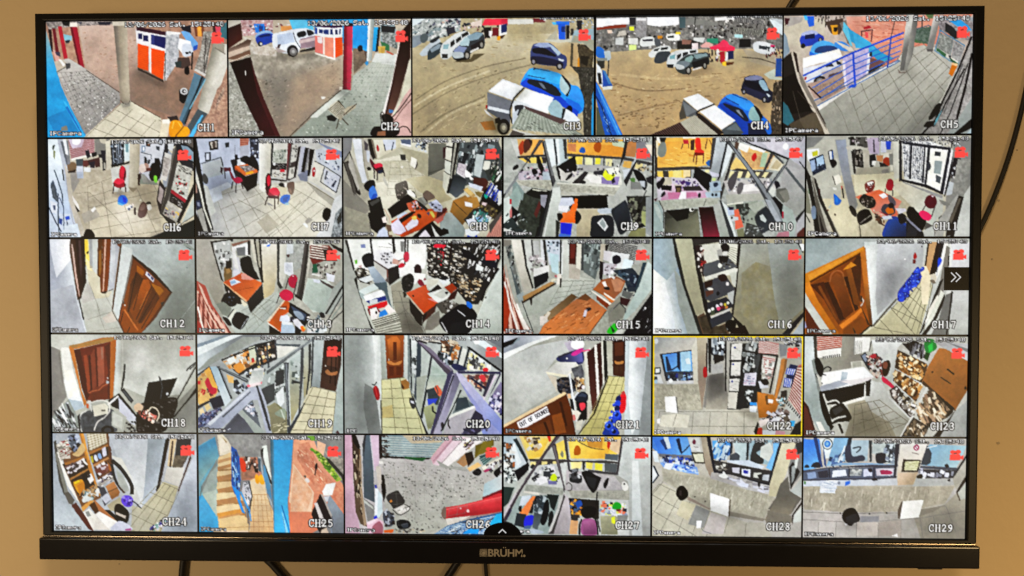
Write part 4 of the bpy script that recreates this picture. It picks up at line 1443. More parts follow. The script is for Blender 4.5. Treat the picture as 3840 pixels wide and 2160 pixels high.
p d8c860 125,108 130,107 134,114 132,118
p 5a4a78 122,110 126,108 125,114
p c86a5c 133,120 148,110 146,120 138,126
p 12100e 100,145 118,130 130,122 136,128 144,134 140,138 146,132 153,134 154,140 140,145
p d8d0dc 112,142 120,134 128,145 110,145
p c8ccc4 128,126 136,138 142,145 134,145
p c8d4f0 52,136 60,130 66,140 68,145 48,145
p 7a5a44 62,126 70,128 72,145 66,145
p c8c0a0 66,138 71,136 72,142 67,142
f fffbe055 8 50,60 84,50 110,66 80,84 56,90
f 20181055 6 104,90 150,104 150,122 120,96
''',
9: '''
t c0c4bc a0a69e 4 0,0 215,0 215,145 0,145
p b8bdb4 0,3 10,3 20,36 12,50 0,62
p c9ccc4 10,3 20,3 24,28 20,30
p d8b070 20,3 60,3 56,26 24,28
p e8b060 42,4 58,6 58,26 40,24
P b04a28 22,14 28,5 32,14 28,24 24,25
P 6a3020 30,6 38,3 40,14 34,22 30,22
p 3a2018 36,3 42,5 41,14
p e8b458 92,4 178,4 174,30 92,24
g f0c060 e0a040 100,8 150,24 100,8 174,14 172,29 100,24
p d0905c 93,10 105,10 105,22 94,20
p c8d8b0 157,7 176,7 174,16 158,13
P 2868b0 110,20 113,15 118,17 118,23 111,23
P b05a18 131,12 136,8 141,10 141,18 138,23 132,20
p c08a50 180,6 196,6 190,30 176,28
p 8a8a90 192,6 205,8 215,24 215,36 192,32
p e8d8c0 205,12 215,12 215,30
p d8e6e8 60,3 72,3 76,40 70,44 66,30
g cfe0e4 a8bcc0 74,20 92,20 74,3 89,3 92,34 88,60 78,40
p 2a3238 72,3 75,3 79,38 77,44
p e0ecec 76,3 80,3 82,38 79,38
p 3a3a3c 86,3 91,3 92,32 89,32
p 4a4848 92,24 176,30 215,38 215,42 172,33 92,28
p 3a3838 20,28 64,25 64,28 22,31
b e8c868 3a3438 3 22,31 62,29 62,38 34,38
p e8d070 38,30 48,30 48,38 40,38
p f0d878 94,29 104,29 102,32 94,32
p e8d468 104,29 115,29 114,41 106,40
p e8e8a8 119,30 129,31 128,42 118,41
p e4dc50 133,31 141,31 140,40 133,40
p e8e0a0 148,32 158,32 156,44 148,44
p d8b060 174,35 186,36 184,46 172,44
p e0d090 191,38 202,40 200,48 190,46
l 3a3838 1.4 116,28 117,42
l 3a3838 1.4 131,29 131,42
l 3a3838 1.6 146,30 145,44
p b4b4b0 110,40 150,42 170,46 168,52 110,50
p 101114 100,30 104,28 107,48 100,54 82,62 80,60 76,44
p 14161a 102,28 106,46 82,61 77,43
p bab0bc 22,50 68,46 72,62 22,62
k 91 40 4,3,-20 6a5a70,d8c8d8,2a2428,c898a8,8a98a8 26,42 66,42 70,60 24,62
P 1a1820 41,48 46,46 50,52 44,55
P 1a1820 14,44 20,40 22,44 15,48
p b0c0cc 57,50 68,52 68,62 57,62
p 1a1814 48,28 52,28 59,46 56,54 50,42
l e8e8ec 1.2 32,60 40,54
e 151518 50,60 2,2.4
p b8b8a8 18,63 72,63 72,72 70,77 24,70
t bcbca8 98988a 3 20,64 72,64 70,77 34,72
p d8d8cc 84,62 100,50 170,54 172,70 100,68
p d4d0c8 80,44 84,64 100,62 110,50 90,52
k 92 30 4,3,-20 8a8890,e8e4e8,3a3840,b0a8b8 90,46 166,46 168,60 100,60
P 1a1820 94,56 99,53 99,58 90,63
p 2a262a 100,66 118,50 123,52 112,68 104,70
p 3a3438 104,64 118,52 121,53 110,66
e 222226 116,66 3.4,2.6
p f4f2ea 119,58 124,54 141,58 142,68 126,66
p 9a88c0 142,58 168,58 166,70 142,68
P e0e838 144,56 148,48 152,54 162,54 158,62 150,63
p eeeedd 148,46 167,44 168,54 154,55
p 3a3840 131,50 146,48 144,56 130,54
p 2a2440 156,63 160,58 162,66 158,68
k 93 12 2,4,0 1a1a20,d8d8d8,8a8a98 150,38 168,40 168,60 160,60
p 2a2a2c 168,44 176,28 180,6 176,6 170,34
p c4c4b4 76,66 172,72 172,82 166,86 84,80
t c8c8b6 a2a292 3 76,66 172,72 168,84 84,79
p dcdccc 76,66 172,71 172,74 78,68
p 1a1c18 42,74 68,78 66,90 60,110 50,145 26,145 24,110 28,84
p 3a4438 28,80 50,92 54,110 46,145 22,145 20,110
t 4a5444 2a3228 5 26,84 54,90 52,130 24,140
p 8aa09c 14,68 18,64 30,80 28,92 12,88
p 9ab4ac 8,88 20,70 26,84 22,100 12,104
p c8c8b4 42,75 64,78 62,80 42,77
p 181618 54,78 66,80 64,100 54,104
p 6a2a24 52,92 55,100 48,118 44,112
p 9a9aa8 54,84 64,84 60,104 54,98
p 0e1018 12,100 24,110 20,122 12,130
p d0dcd4 0,90 8,86 12,100 10,118 0,126
p c03a44 9,90 12,90 12,98 9,97
p c87a78 9,108 12,100 13,120 9,117
p 2a3a3a 0,126 12,116 22,130 36,145 0,145
k 94 24 5,1.4,-40 8aa09c,1a2424,4a5a58,c8d4d0 2,112 34,108 34,140 4,138
p d0d4cc 0,132 18,138 22,140 0,137
p b0b4ac 70,72 82,70 84,84 80,110 70,145 54,145
p 3a3e3e 68,78 72,76 56,145 52,145
p 1a2024 66,80 68,79 52,145 48,145
p d4dcd4 72,74 82,72 83,90 72,145 58,145
g d8e0d8 b0b8ac 76,80 66,145 74,74 82,74 82,92 74,145 60,145
p c0c0b0 83,80 120,84 120,86 83,84
p 15130f 84,86 152,84 152,104 112,106 104,110 84,96
p 0e0e0c 110,88 150,86 150,102 112,104
p f07a2a 104,89 108,90 106,124 82,124 86,110 96,108
g f08a40 e06a18 90,108 100,124 86,110 106,106 105,125 82,124
p d0d8ec 84,88 100,88 103,96 94,102 80,102
p e8eaf0 80,100 96,100 92,110 80,107
P 1a1210 78,112 84,111 86,117 80,122
p 2030d0 83,124 100,126 98,142 83,140
p 4a78c8 82,140 98,142 97,145 80,145
p 2a2e28 76,120 82,124 80,145 76,145
p d4c8b0 106,104 140,104 135,110 150,112 128,116 126,145 106,145
g c8bc98 b4a884 110,108 120,140 107,105 138,105 140,112 130,116 126,145 106,145
P 1a1a1a 105,108 110,110 113,117 108,126 104,124
p b8c4d0 140,104 160,102 166,104 162,110 146,112
P c0ccd8 136,106 144,104 164,102 158,109 142,112
P 20262e 128,117 136,114 154,114 160,122 160,140 156,145 128,145 127,130
P 28303a 157,105 168,96 174,91 180,98 184,116 184,130 170,142 162,124 157,112
g 303a48 1a2028 166,100 180,130 160,108 174,93 182,112 182,130 168,136
p d8dcdc 136,125 144,117 152,130 147,137
p 9aa8a8 139,125 144,119 149,129 146,134
p b8bcb4 150,86 160,86 170,70 182,62 184,70 178,90 160,103 152,104
p 1a1a1a 178,86 200,90 207,100 206,130 194,134 186,120 180,96
p 2a2a26 180,86 214,86 212,104 190,112
k 95 40 4,6,20 1a1a18,3a3a34,6a6a58,8a9070 180,88 206,88 210,130 190,130
p a8b070 200,108 206,108 206,130 200,124
p 9aa0a0 206,88 215,86 215,145 206,140
p b4b8b0 184,66 215,70 215,86 180,84
p 8a8c88 184,64 205,68 205,76 184,76
p c8d0d8 172,48 186,46 190,30 192,36 182,62 176,66
p 2a2c30 178,72 174,64 192,34 194,34
P 10141a 188,48 196,50 204,58 208,70 204,78 198,68 192,60
p b0b8c0 196,64 205,64 205,74 200,72
P 5a8a40 184,60 190,60 190,66 184,64
p 2a2830 206,60 215,56 215,70 208,66
k 96 24 3,3,0 3a3430,8a7a60,c8b890 192,38 215,40 215,52 196,50
l 3a3c40 1.2 207,78 198,96
p 8a8a52 186,134 206,132 206,145 180,145
p 3e3e42 0,84 18,58 36,32 52,4 58,4 46,22 26,48 4,82 0,90
p 6a6c70 18,58 36,32 54,4 56,4 40,26 22,54 4,80
p 8d9294 2,80 20,56 22,58 4,84
p 4a4c50 56,7 60,5 68,40 76,64 72,72 66,48
p 7a7e80 58,7 61,7 70,44 74,56 70,56
p 24262a 56,8 58,8 68,56 73,70 71,72
''',
10: '''
t b8beb8 9ea49e 4 0,0 217,0 217,145 0,145
p e8b858 4,2 86,2 84,40 50,46 4,46
g e0a84c f0c870 30,4 50,44 14,8 84,6 83,40 50,44 5,44
k 101 40 9,.7,5 c88a38,f4d080,d89a40 6,14 80,14 80,42 6,42
p e8e8e0 2,1 8,1 10,10 4,8
p 3a3430 0,1 4,1 6,60 2,60
p e8d8b0 3,6 7,6 6,30 4,30
P 8a9488 7,14 12,8 17,10 18,24 12,30 6,26
p 2a2a24 8,2 18,2 16,8 10,8
p f0ece0 42,1 60,1 60,3 42,3
p c03040 42,5 50,5 50,11 43,11
l 4a3020 1 42,11 40,18
l 4a3020 1 50,11 50,17
p 5a3020 53,6 59,4 58,20 53,20
P e03828 60,4 66,3 68,14 67,20 61,18
P e04030 59,20 66,18 72,21 71,26 62,27
p 8a2018 58,23 72,24 72,27 60,28
l 5a1c14 1.2 59,24 57,36
l 5a1c14 1.2 62,28 61,40
l 5a1c14 1.2 72,25 71,39
l 7a4a20 1.4 77,4 74,18
l 7a4a20 1 80,5 84,16
P 2f70b0 75,38 80,34 84,36 84,42 78,42
p 4a423c 4,45 52,43 80,45 80,47 50,48 4,49
p 4a423c 0,60 4,46 6,58
b e8c868 4a4038 3 5,50 54,48 54,60 6,58
p e8d888 28,49 40,49 40,60 28,59
p f0d8a0 43,48 53,48 53,58 43,59
p e8e0a0 74,48 80,48 80,52 74,52
p 4e4848 84,3 92,1 84,46 80,48
g c4ced4 a8b2b8 94,20 104,30 90,2 105,2 94,60 82,50 84,40
p 22242a 104,8 107,8 96,58 93,64 92,62
p d8e4e8 106,12 114,18 108,36 98,60 97,56
p 3e3a38 113,24 118,24 104,68 97,92 94,86 104,56
l 6a6460 1 117,26 100,80
p e8c880 118,30 138,46 150,48 110,48 112,40
p e0b878 120,10 140,16 175,26 165,48 140,48 128,30
t dcb47c c09a68 3 126,22 172,28 164,46 140,46
p eceadc 121,9 138,14 134,24 122,18
p f0f0ec 138,14 162,20 158,24 138,18
p 6a4a38 117,8 123,10 120,20 116,16
P c02828 141,28 146,24 148,30 144,36 141,33
p a8c8a0 156,24 168,24 160,44 152,44
p d8b890 164,24 172,30 166,44 160,44
p 4a4444 168,24 172,26 156,60 152,62
p e0d8b8 172,30 188,40 180,50 164,48
p c8b890 176,34 184,40 178,48 168,46
p bcbcc8 125,2 217,2 217,50 195,32 170,22 130,10
g d8d4e0 b0b0bc 170,10 210,40 150,4 217,4 217,50 196,32 165,18
e f4f4f4 189,15 4,4.6
p 22262a 126,7 130,7 170,22 194,32 192,34 168,24
l 3a3e40 1.6 170,24 186,40
l 2a2c30 1.4 194,32 190,40
l 6a7074 1.6 174,26 186,38
p a8a8a8 194,33 217,46 217,145 200,145 190,110 184,80 186,50
g b0b0b0 a0a49c 200,50 200,110 192,42 217,50 217,104 206,116 186,96 178,72
p 5a6468 188,46 191,44 217,76 217,82
l 2a3030 1.4 209,37 217,47
p 6a6c62 176,76 190,74 194,90 186,96 176,86
p 8a8a7c 180,80 192,76 196,90 190,96
p 4a4442 112,49 120,46 170,52 168,54 140,52
b e8dca0 5a5450 5 110,50 172,52 166,60 108,60
p 2a2c30 154,60 158,58 160,62 156,64
p c0bcb8 100,64 160,60 180,70 172,80 150,84 108,84
k 102 50 4,3,20 3a3840,e8e4e8,7a7880,b0a8b0,8a90a0 104,60 178,62 170,78 110,80
P 5a5458 108,62 114,54 119,50 120,58 118,68 112,78 107,70
P 6a6468 122,68 128,67 129,74 124,84 120,80
p e8e4e0 130,70 142,68 152,78 128,80
p 1a1c2a 172,62 180,66 182,72 176,76
p 0f1012 60,43 84,57 82,68 79,79 68,70 56,62
p 18181a 61,45 83,58 79,76 57,61
p c8c0cc 4,58 60,60 78,80 78,88 6,92
g d8c8d8 c890b0 30,64 30,90 20,66 76,78 76,88 10,92
k 103 30 3,3,0 4a3a60,8a70b0,d8c8e0,2a2430 28,62 60,62 70,74 30,80
p c0b8a0 10,60 26,58 26,70 14,70
P 1a1620 4,68 10,62 14,58 16,64 8,76
p 15131a 10,70 26,71 26,78 12,77
p 3a3030 42,72 66,71 72,78 44,78
p 5a2a78 38,66 44,62 46,66 42,70
p 4a3a88 46,64 54,66 52,70 47,70
p 2a1c18 31,70 40,70 40,82 32,82
p c8b8a8 30,69 42,69 42,71 30,71
p 7a6038 33,74 39,74 38,80 33,80
p c87aa0 20,80 62,80 64,86 22,90
p f0eef4 40,79 47,79 47,91 36,91
P 14141c 12,82 16,79 17,84 11,87
p 5a1020 0,90 6,88 3,93
P 18181e 64,83 67,81 68,86 65,88
p a8c0d0 74,80 96,80 96,88 76,88
e 1a1a22 85,84 1.6,2.2
e 1a1a22 90,84 1.6,2
p a8c0d4 80,66 96,64 98,78 82,80
P 26385a 86,68 91,66 93,70 88,73
p c8e090 84,60 90,60 90,64 84,64
p d0d0e8 80,50 94,54 94,58 84,58
p b4b8a8 6,92 74,88 94,90 92,98 72,100 16,106
t b8bcac a0a494 3 8,92 74,90 92,94 90,99 16,106
l 4a4a44 .7 76,90 72,100
l 3a3c38 1 8,92 15,106 15,132
p 9ab0ac 0,94 8,94 14,108 14,145 0,145
p b0c0b8 0,96 6,98 12,112 12,125 4,110
p 1c1c16 18,107 52,103 50,116 40,120 22,112
p 3a3c30 16,108 64,104 68,145 16,145
t 6a6a50 4a4a38 4 18,120 64,106 68,145 16,145
g 4a4c3c 8a8a68 20,120 50,145 18,118 52,116 64,108 68,145 20,145
p 181814 18,106 52,104 50,118 34,122
P d8d8cc 52,104 58,103 58,107 53,108
e 1a1a1a 56,105 2,1.8
p 3a0c10 65,102 86,101 96,145 72,145
g 2a0a0c 9a2840 80,104 84,145 68,104 86,102 96,145 72,145
p b0b4ac 87,98 95,96 112,145 97,145
g b8bcb4 a0a89c 90,100 104,145 88,98 96,97 112,145 98,145
p 3a4044 95,92 98,92 116,140 118,145 110,145
p d4e0dc 98,93 106,100 120,145 117,145
p b4b6a8 104,84 152,82 170,90 150,92 106,96
p dcdcc8 106,97 129,94 129,96 106,99
p 9ea898 106,99 130,96 150,92 148,130 128,134
p 3a3e38 118,98 136,96 140,106 132,116 120,108
k 104 20 4,5,0 2a2e28,5a645c,8a948a 118,98 140,98 146,120 128,128
p b8c8e8 106,102 116,106 118,112 108,114
p 282450 108,101 116,102 115,106 109,106
p e0785c 116,106 122,104 130,130 118,134
p c8ccd0 110,114 122,116 123,120 112,122
e 1a1a1a 113,117 1.4,1.8
p 888a5c 120,134 130,132 132,145 122,145
p b0b8a8 136,100 156,92 160,100 146,110
p 3a3e44 145,116 150,108 162,100 170,110 176,124 168,134 156,140 148,126
g 2a323c 3a444e 150,110 164,136 147,115 162,101 176,122 160,139 150,126
p c0ccc8 153,114 157,112 163,120 161,124 154,120
p 4a4e48 134,124 148,128 160,145 130,145
k 105 20 4,1.6,-20 c8d0cc,2a2e2c,6a7270 134,122 158,130 158,145 134,145
p 14161c 170,88 174,86 186,98 188,110 184,118 176,104
p a8b8b0 186,98 200,106 205,125 203,145 186,145 184,118
p b01e40 185,108 187,108 187,118 185,118
p c08090 180,138 195,136 195,145 176,145
p 2a2c2e 204,118 217,104 217,108 206,124
p 6a2a24 206,140 217,130 217,145 206,145
p b0b0b4 206,124 217,110 217,130 206,138
p 4a4e52 104,8 108,6 130,32 160,72 178,100 188,128 176,125 160,92 140,56 120,28
p 8d9499 108,8 130,34 160,74 180,104 186,122 182,122 164,90 140,54 118,24
p a8b0b8 160,90 168,92 184,122 177,124 168,108
p 3e4248 186,42 192,40 168,74 163,82 161,78
l 8a9298 1.4 188,42 166,76
p d0d4c8 170,72 176,76 172,86 165,80
''',
11: '''
g b4b4a8 c2bca4 60,30 120,140 0,0 235,0 235,145 0,145
t c8bfa0 b8ae8e 6 12,60 150,50 200,80 170,145 40,145
p bcbcac 0,8 40,4 48,60 52,100 20,90 10,56
p 8c8e8a 0,2 25,2 10,16 0,18
p d4cca8 68,56 130,52 132,64 150,80 90,100 70,80
g d8cfa8 c8bf9c 60,80 100,140 20,90 70,90 76,145 44,145
g d2caac bcc0b4 130,70 190,100 120,70 150,64 196,88 196,110 180,130 150,100
g a8a69a 909088 180,60 215,90 200,80 235,60 235,145 200,145
p 9a9c9c 41,6 56,5 58,20 64,56 74,100 70,108 62,100 52,60
g 9aa4b8 8a8a84 48,10 66,104 42,7 56,5 62,50 74,98 70,106 62,96 50,50
p 26221e 62,2 68,2 70,14 62,14
p 5a5650 70,2 86,2 88,20 74,20
k 111 40 4,3,0 3a3634,c8c0c0,7a6a70,a898a0,222 60,3 104,3 104,30 64,22
p b8a8c0 86,4 104,3 104,26 90,26
p 3a3440 95,6 97,6 98,24 96,24
p 2a50c0 113,8 121,8 120,20 114,20
p c0c4d8 106,6 113,6 114,24 106,24
p d8d4c0 106,26 122,24 124,50 120,50
p c0bcac 56,16 74,15 88,18 88,22 58,20
p 1c1a18 66,20 80,20 82,46 69,44
p 2a2826 64,22 68,22 71,54 68,54
k 112 20 3,6,5 1a1816,4a4844,8a8478 66,22 80,22 80,44 70,42
p b4ae9c 80,20 90,22 90,44 83,46
p 1a1c20 90,28 98,26 100,36 96,44 91,46
p c08a58 100,28 110,28 109,38 101,36
P a83c20 110,34 114,31 120,33 120,42 114,44 110,40
p 2a2624 104,38 112,40 118,45 106,48
p e0e0d8 94,36 100,36 98,43 93,42
p 8a8a80 118,26 124,26 124,42 119,42
p a8a490 72,46 120,44 120,54 70,56
P 8a8680 108,50 116,48 118,53 110,54
p c8c8b8 124,8 133,6 134,60 126,64 125,50
p 2a2a30 132,6 136,8 137,64 133,66
g cfd0d0 e8e8e0 140,20 200,80 136,8 176,8 210,22 206,30 196,82 140,62
p 232838 136,8 206,18 205,22 148,14 137,12
b 2a304466 00000000 9 140,14 168,17 166,66 140,58
k 113 200 1,2.6,4 262c3c,d8dce4,4a5264,eceeee 138,14 170,17 168,64 140,60
p 1e2434 148,12 151,12 150,62 147,62
p 1e2434 168,15 170,15 168,68 165,67
p 1a2030 173,16 177,17 172,70 169,69
p f0efe0 177,18 202,21 194,78 172,70
p 3a404c 183,23 192,24 191,30 183,29
p 98a8a8 183,36 194,37 192,56 182,54
p 505a64 185,56 193,60 191,69 185,66
P 3a3e4c 172,42 176,38 178,46 174,50
p 20263a 202,20 206,20 196,84 191,82
p e8e8e8 207,22 210,22 198,86 196,84
p 20242c 210,20 212,20 205,66 198,88 197,86
p 1a1c2a 136,62 172,70 196,82 196,85 170,74 136,65
p 9a9a98 136,65 196,86 194,90 140,68
k 114 120 1,1.6,8 222634,e8e8ea,6a7280 138,3 205,6 206,18 140,10
p 2a2c34 206,6 208,6 208,18 206,18
p 8c8c88 210,6 235,4 235,60 220,80 212,100 205,80
k 115 40 2.4,2,0 2a2a30,e8e8e8,8a8a8a 200,4 224,6 220,16 206,14
p 26222a 210,32 220,33 218,52 208,62 206,50
k 116 16 2,3,0 b0b4b8,3a2a28,d8d0c0,1a1a20 207,44 216,42 214,62 207,62
p b8c0c4 204,66 212,68 208,84 200,86
t a4a49c 8a8a82 4 216,34 235,34 228,84 208,86
p e8eef0 0,20 18,18 18,30 6,40 2,34
p c8c83a 8,23 16,21 17,28 9,30
p 20304a 4,34 24,26 29,47 10,57
p 9cb4d8 5,36 12,34 14,48 8,51
p a8c8e8 14,32 24,28 26,40 16,44
k 117 16 2,3,0 2a3a58,c8d8e8,6a7a98 14,42 27,40 28,48 12,54
p 26282c 31,22 37,20 40,36 43,40 37,46 33,36
p d8e0e8 32,22 36,22 39,34 34,34
p 2a58a0 36,22 38,21 39,34 37,34
P 1a1a1c 34,36 40,34 44,40 38,46
p e0dcc8 39,58 47,55 51,66 43,71
l 3a362e 1 38,58 42,70
p dcdcd0 38,74 44,74 44,78 40,78
P 1f70c8 40,88 40,83 43,85 48,90 51,93 47,99 41,98
p 2a88e0 42,86 46,90 46,96 42,94
p 1a1412 51,73 53,76 55,90 53,89
p c02828 50,72 52,72 52,77 51,77
e 2a1812 42,113 1.3,1.6
p b8c4c0 32,102 36,98 37,100 34,104
p 22201c 0,46 6,58 14,98 20,128 22,145 14,145 8,96 0,60
p 9a9688 6,56 12,60 22,90 50,145 46,145 16,80
p 2a2620 11,60 14,62 24,92 48,145 43,145 18,90
p 6a6456 8,60 22,145 34,145 20,100 12,72
p 2a2622 18,110 22,120 30,145 24,145
p 4a1c1c 17,76 20,76 21,84 19,86
p 6a1c1c 29,106 33,106 32,108
P 7a90a8 8,104 12,100 15,106 14,118 9,118
p 8a8a70 0,70 5,90 8,112 0,110
l 2a2a22 1 0,112 6,124
p 3a7a3a 3,76 4,76 5,83 4,83
P 8a3028 84,70 88,66 97,64 98,74 92,82 86,80
p f0ece4 87,67 96,65 97,70 88,72
k 118 14 2,2,0 5a2a30,c8a8a8,3a1a1c 85,70 97,68 95,80 87,80
P a81c30 115,66 119,62 124,64 125,74 121,79 115,76
l 2a2024 1 114,76 113,82
l 2a2024 1 124,78 124,86
p d87858 94,80 104,77 137,94 130,104 132,114 118,120 100,114 92,104 72,88
g d06a3c e0988a 100,78 110,112 92,84 104,77 137,94 128,110 116,118 96,110 88,96
p d07a5c 70,88 80,84 78,90
p f0ecec 104,85 112,82 117,87 110,90
P 6a5a68 117,86 122,86 128,94 128,100 122,100
P 221c18 76,92 82,84 90,86 96,88 100,95 98,102 90,104 82,100
k 119 30 2.4,2.4,0 8a7a68,1a1412,4a3c30,c8b8a8 78,88 98,90 96,102 82,100
P 4a4450 108,104 112,98 118,98 122,96 126,100 128,110 120,114 110,110
P c8701e 114,106 119,102 124,104 126,110 118,112
P 2a1c20 118,98 124,96 126,102 120,104
p 8a1c2c 105,108 110,110 120,113 116,115
P 16120f 62,102 66,100 72,108 72,116 66,112
p d4c8a0 72,106 78,102 82,112 74,114
P 14100e 73,114 80,106 90,106 95,116 94,121 78,128
l b0a898 1 78,125 93,114
l 2a2218 1 77,128 79,145
p 5a3a28 98,110 106,114 110,126 116,130 104,126
k 120 20 3,3,0 3a281c,c8a888,d8d0c0,7a4a30 97,106 112,114 114,128 100,124
P 24489c 117,122 122,116 130,116 140,122 146,130 148,145 112,145 113,130
g 2a58b0 1a2a58 118,120 140,145 117,124 126,118 144,130 148,145 113,145
p c8d0e0 108,116 122,114 124,119 112,120
P 1e1a1c 132,114 138,111 144,116 143,124 135,126
p d8d4e0 128,104 142,104 144,108 134,112
P 101010 147,102 154,103 158,108 170,118 172,124 166,136 150,122 144,112
p 1a1c24 144,120 168,138 170,145 144,145
p 2a2c34 146,126 160,136 158,145 144,145
p 8a8ca0 142,116 148,120 166,136 164,138 150,126
P 6a1024 171,90 176,85 183,86 187,94 184,103 176,104 170,98
p e8e0e0 178,86 183,86 182,88
P d82868 162,110 168,107 176,111 180,116 176,122 166,118
l 3a2a2c 1.2 171,100 167,107
l 3a2a2c 1.2 184,103 180,116
p 1a1814 190,118 194,114 193,117 190,121
p 5a5650 172,124 184,130 186,145 168,145
p b8bcb4 168,136 184,128 184,145 170,145
p a8a8a0 216,84 190,120 184,145 196,145 204,120 220,88
p 2a221c 218,86 225,88 212,140 200,145 204,124
p 6a6050 218,90 222,90 208,126 204,124
p 2a2420 222,90 225,90 212,145 206,145
p c0c4bc 226,84 235,70 235,145 212,145
p a8a49c 190,91 204,97 202,100 192,98
P 8a8a80 190,92 198,94 206,99 198,100
f 60583844 8 70,50 120,46 130,60 72,66
f fff0c040 8 30,100 70,104 76,140 44,140
''',
12: '''
g bcc8c8 98a094 120,10 210,130 0,0 223,0 223,145 0,145
g a8b0c0 d0d8e0 10,70 34,70 0,0 32,0 34,50 42,90 52,130 56,145 0,145
g d4dae6 ffffff 8,6 30,6 0,0 32,0 34,30 10,60 4,30
p b4bac4 0,80 36,70 42,100 54,145 0,145
g cfd2c6 bcbeb0 80,50 80,145 58,40 72,46 80,60 96,82 102,125 112,145 56,145 46,92 52,70
p d0c8a8 56,38 64,44 76,58 80,84 96,80 90,90 70,92 60,70
p c0bdb4 48,92 58,66 64,76 70,92 50,100
l 98978a .6 70,92 78,125 86,145
l 98978a .6 58,124 94,112
l 98978a .6 60,66 76,110
l a09c90 .6 54,144 110,136
l 98978a .6 84,84 96,108
p cfc4b4 80,122 95,111 103,126 86,130
p f0d878 54,0 60,0 61,20 62,44 56,40
p e8c850 54,2 59,2 58,20 55,24
p f4e4a8 56,30 61,34 66,50 58,46
P 1a1412 57,21 60,19 60,22 58,23
p a8aaa8 61,0 66,0 66,44 62,44
p c8ccc4 66,0 75,0 74,56 68,50
p b4a890 62,40 66,42 66,45 62,45
p 4a2410 32,0 40,0 46,40 54,66 48,90 44,92 38,60 31,20
p 5a3018 31,10 34,8 42,60 45,92 42,94 36,50
p d8b0a0 34,8 36,8 41,50 46,88 45,90 39,60
p 3a1c14 40,0 54,0 55,30 56,66 48,88 44,50
p 5a3a38 45,2 48,2 50,40 48,60 46,40
p 2a120e 52,0 54,2 56,64 50,84 52,50
p 2a1a12 44,90 49,88 48,91 45,94
p 1c1814 43,90 45,92 52,124 50,124
p 6a3a14 75,0 82,0 80,60 78,60 73,56
p 9a6828 76,20 80,16 80,56 76,56
p 7a3c10 82,0 95,0 91,50 88,82 78,82 77,58 81,40
p d8a890 85,0 88,0 83,82 81,82
p 8a4416 89,0 95,0 91,60 88,82 85,82
p 3a1a0c 78,82 88,80 86,84 81,84
p b8bcc4 95,0 103,0 108,12 105,40 100,78 90,80
p c8ccd0 96,4 102,4 100,50 96,70 92,60
l 6a5a48 1 90,80 98,77
p 8a4a20 100,1 107,2 112,9 110,14 105,10
p 5a3418 108,12 111,10 105,60 98,106 95,110 97,90 103,50
l a88a60 .8 108,14 98,86
l 4a4234 1 95,110 103,126
p cfd8d4 112,10 128,16 122,60 110,110 104,124 97,108
p 6e3412 127,24 158,50 188,82 160,124 140,145 112,145 104,126 112,90 122,50
g 7a3a10 9a5218 130,30 160,120 130,30 186,80 140,145 114,145 106,124
p 3a2014 127,24 134,30 160,50 188,82 186,83 150,48 128,29
p 8a8074 127,24 128,30 122,58 112,100 111,96 121,50
p a8661a 134,40 146,50 143,57 134,50
p b07220 157,68 170,74 175,80 168,88 156,74
g 5a2a0c 8a4a18 134,60 160,110 133,50 142,60 150,62 156,70 168,88 160,100 132,132 116,116 124,70
g a85e20 8a4614 140,64 150,120 144,62 152,62 156,76 142,110 132,128 122,110
p 6a3412 158,78 168,90 140,130 134,128
l 3a1a08 1.2 133,52 120,112
l 4a220c 1 142,60 128,110
l 4a220c 1.4 156,74 132,124
l 4a220c 1.2 163,84 136,130
l 4a220c 1 168,90 140,138
l b87a38 1 150,80 138,108
s c07838 2.4 114,109 120,118 126,128 134,140
p c88040 128,130 134,138 136,141 130,135
l 3a1a0c 1 112,112 108,130
l 3a1a0c 1 122,136 118,145
e d8c8b8 115,102 1.2,1.4
e 5a4a3a 113,98 1.2,2
p d4d4e0 149,49 161,61 159,67 147,55
p 5a5a90 151,52 155,56 154,58 150,55
p 4a4a80 156,57 160,61 158,64 155,60
p 4a3a30 170,98 176,96 172,105
l c8d0cc .8 223,94 200,124
p 98a298 205,8 223,20 223,16 210,6
p 5a6468 205,9 218,16 217,17 206,10
p a8a890 180,145 190,138 206,140 210,145
e 7a8a88 211,44 .8,.8
f ffffff66 6 24,0 32,0 34,30 28,50
f 40483c55 14 190,60 223,60 223,145 170,145
f ffffff40 8 112,20 124,30 112,90 104,110
''',
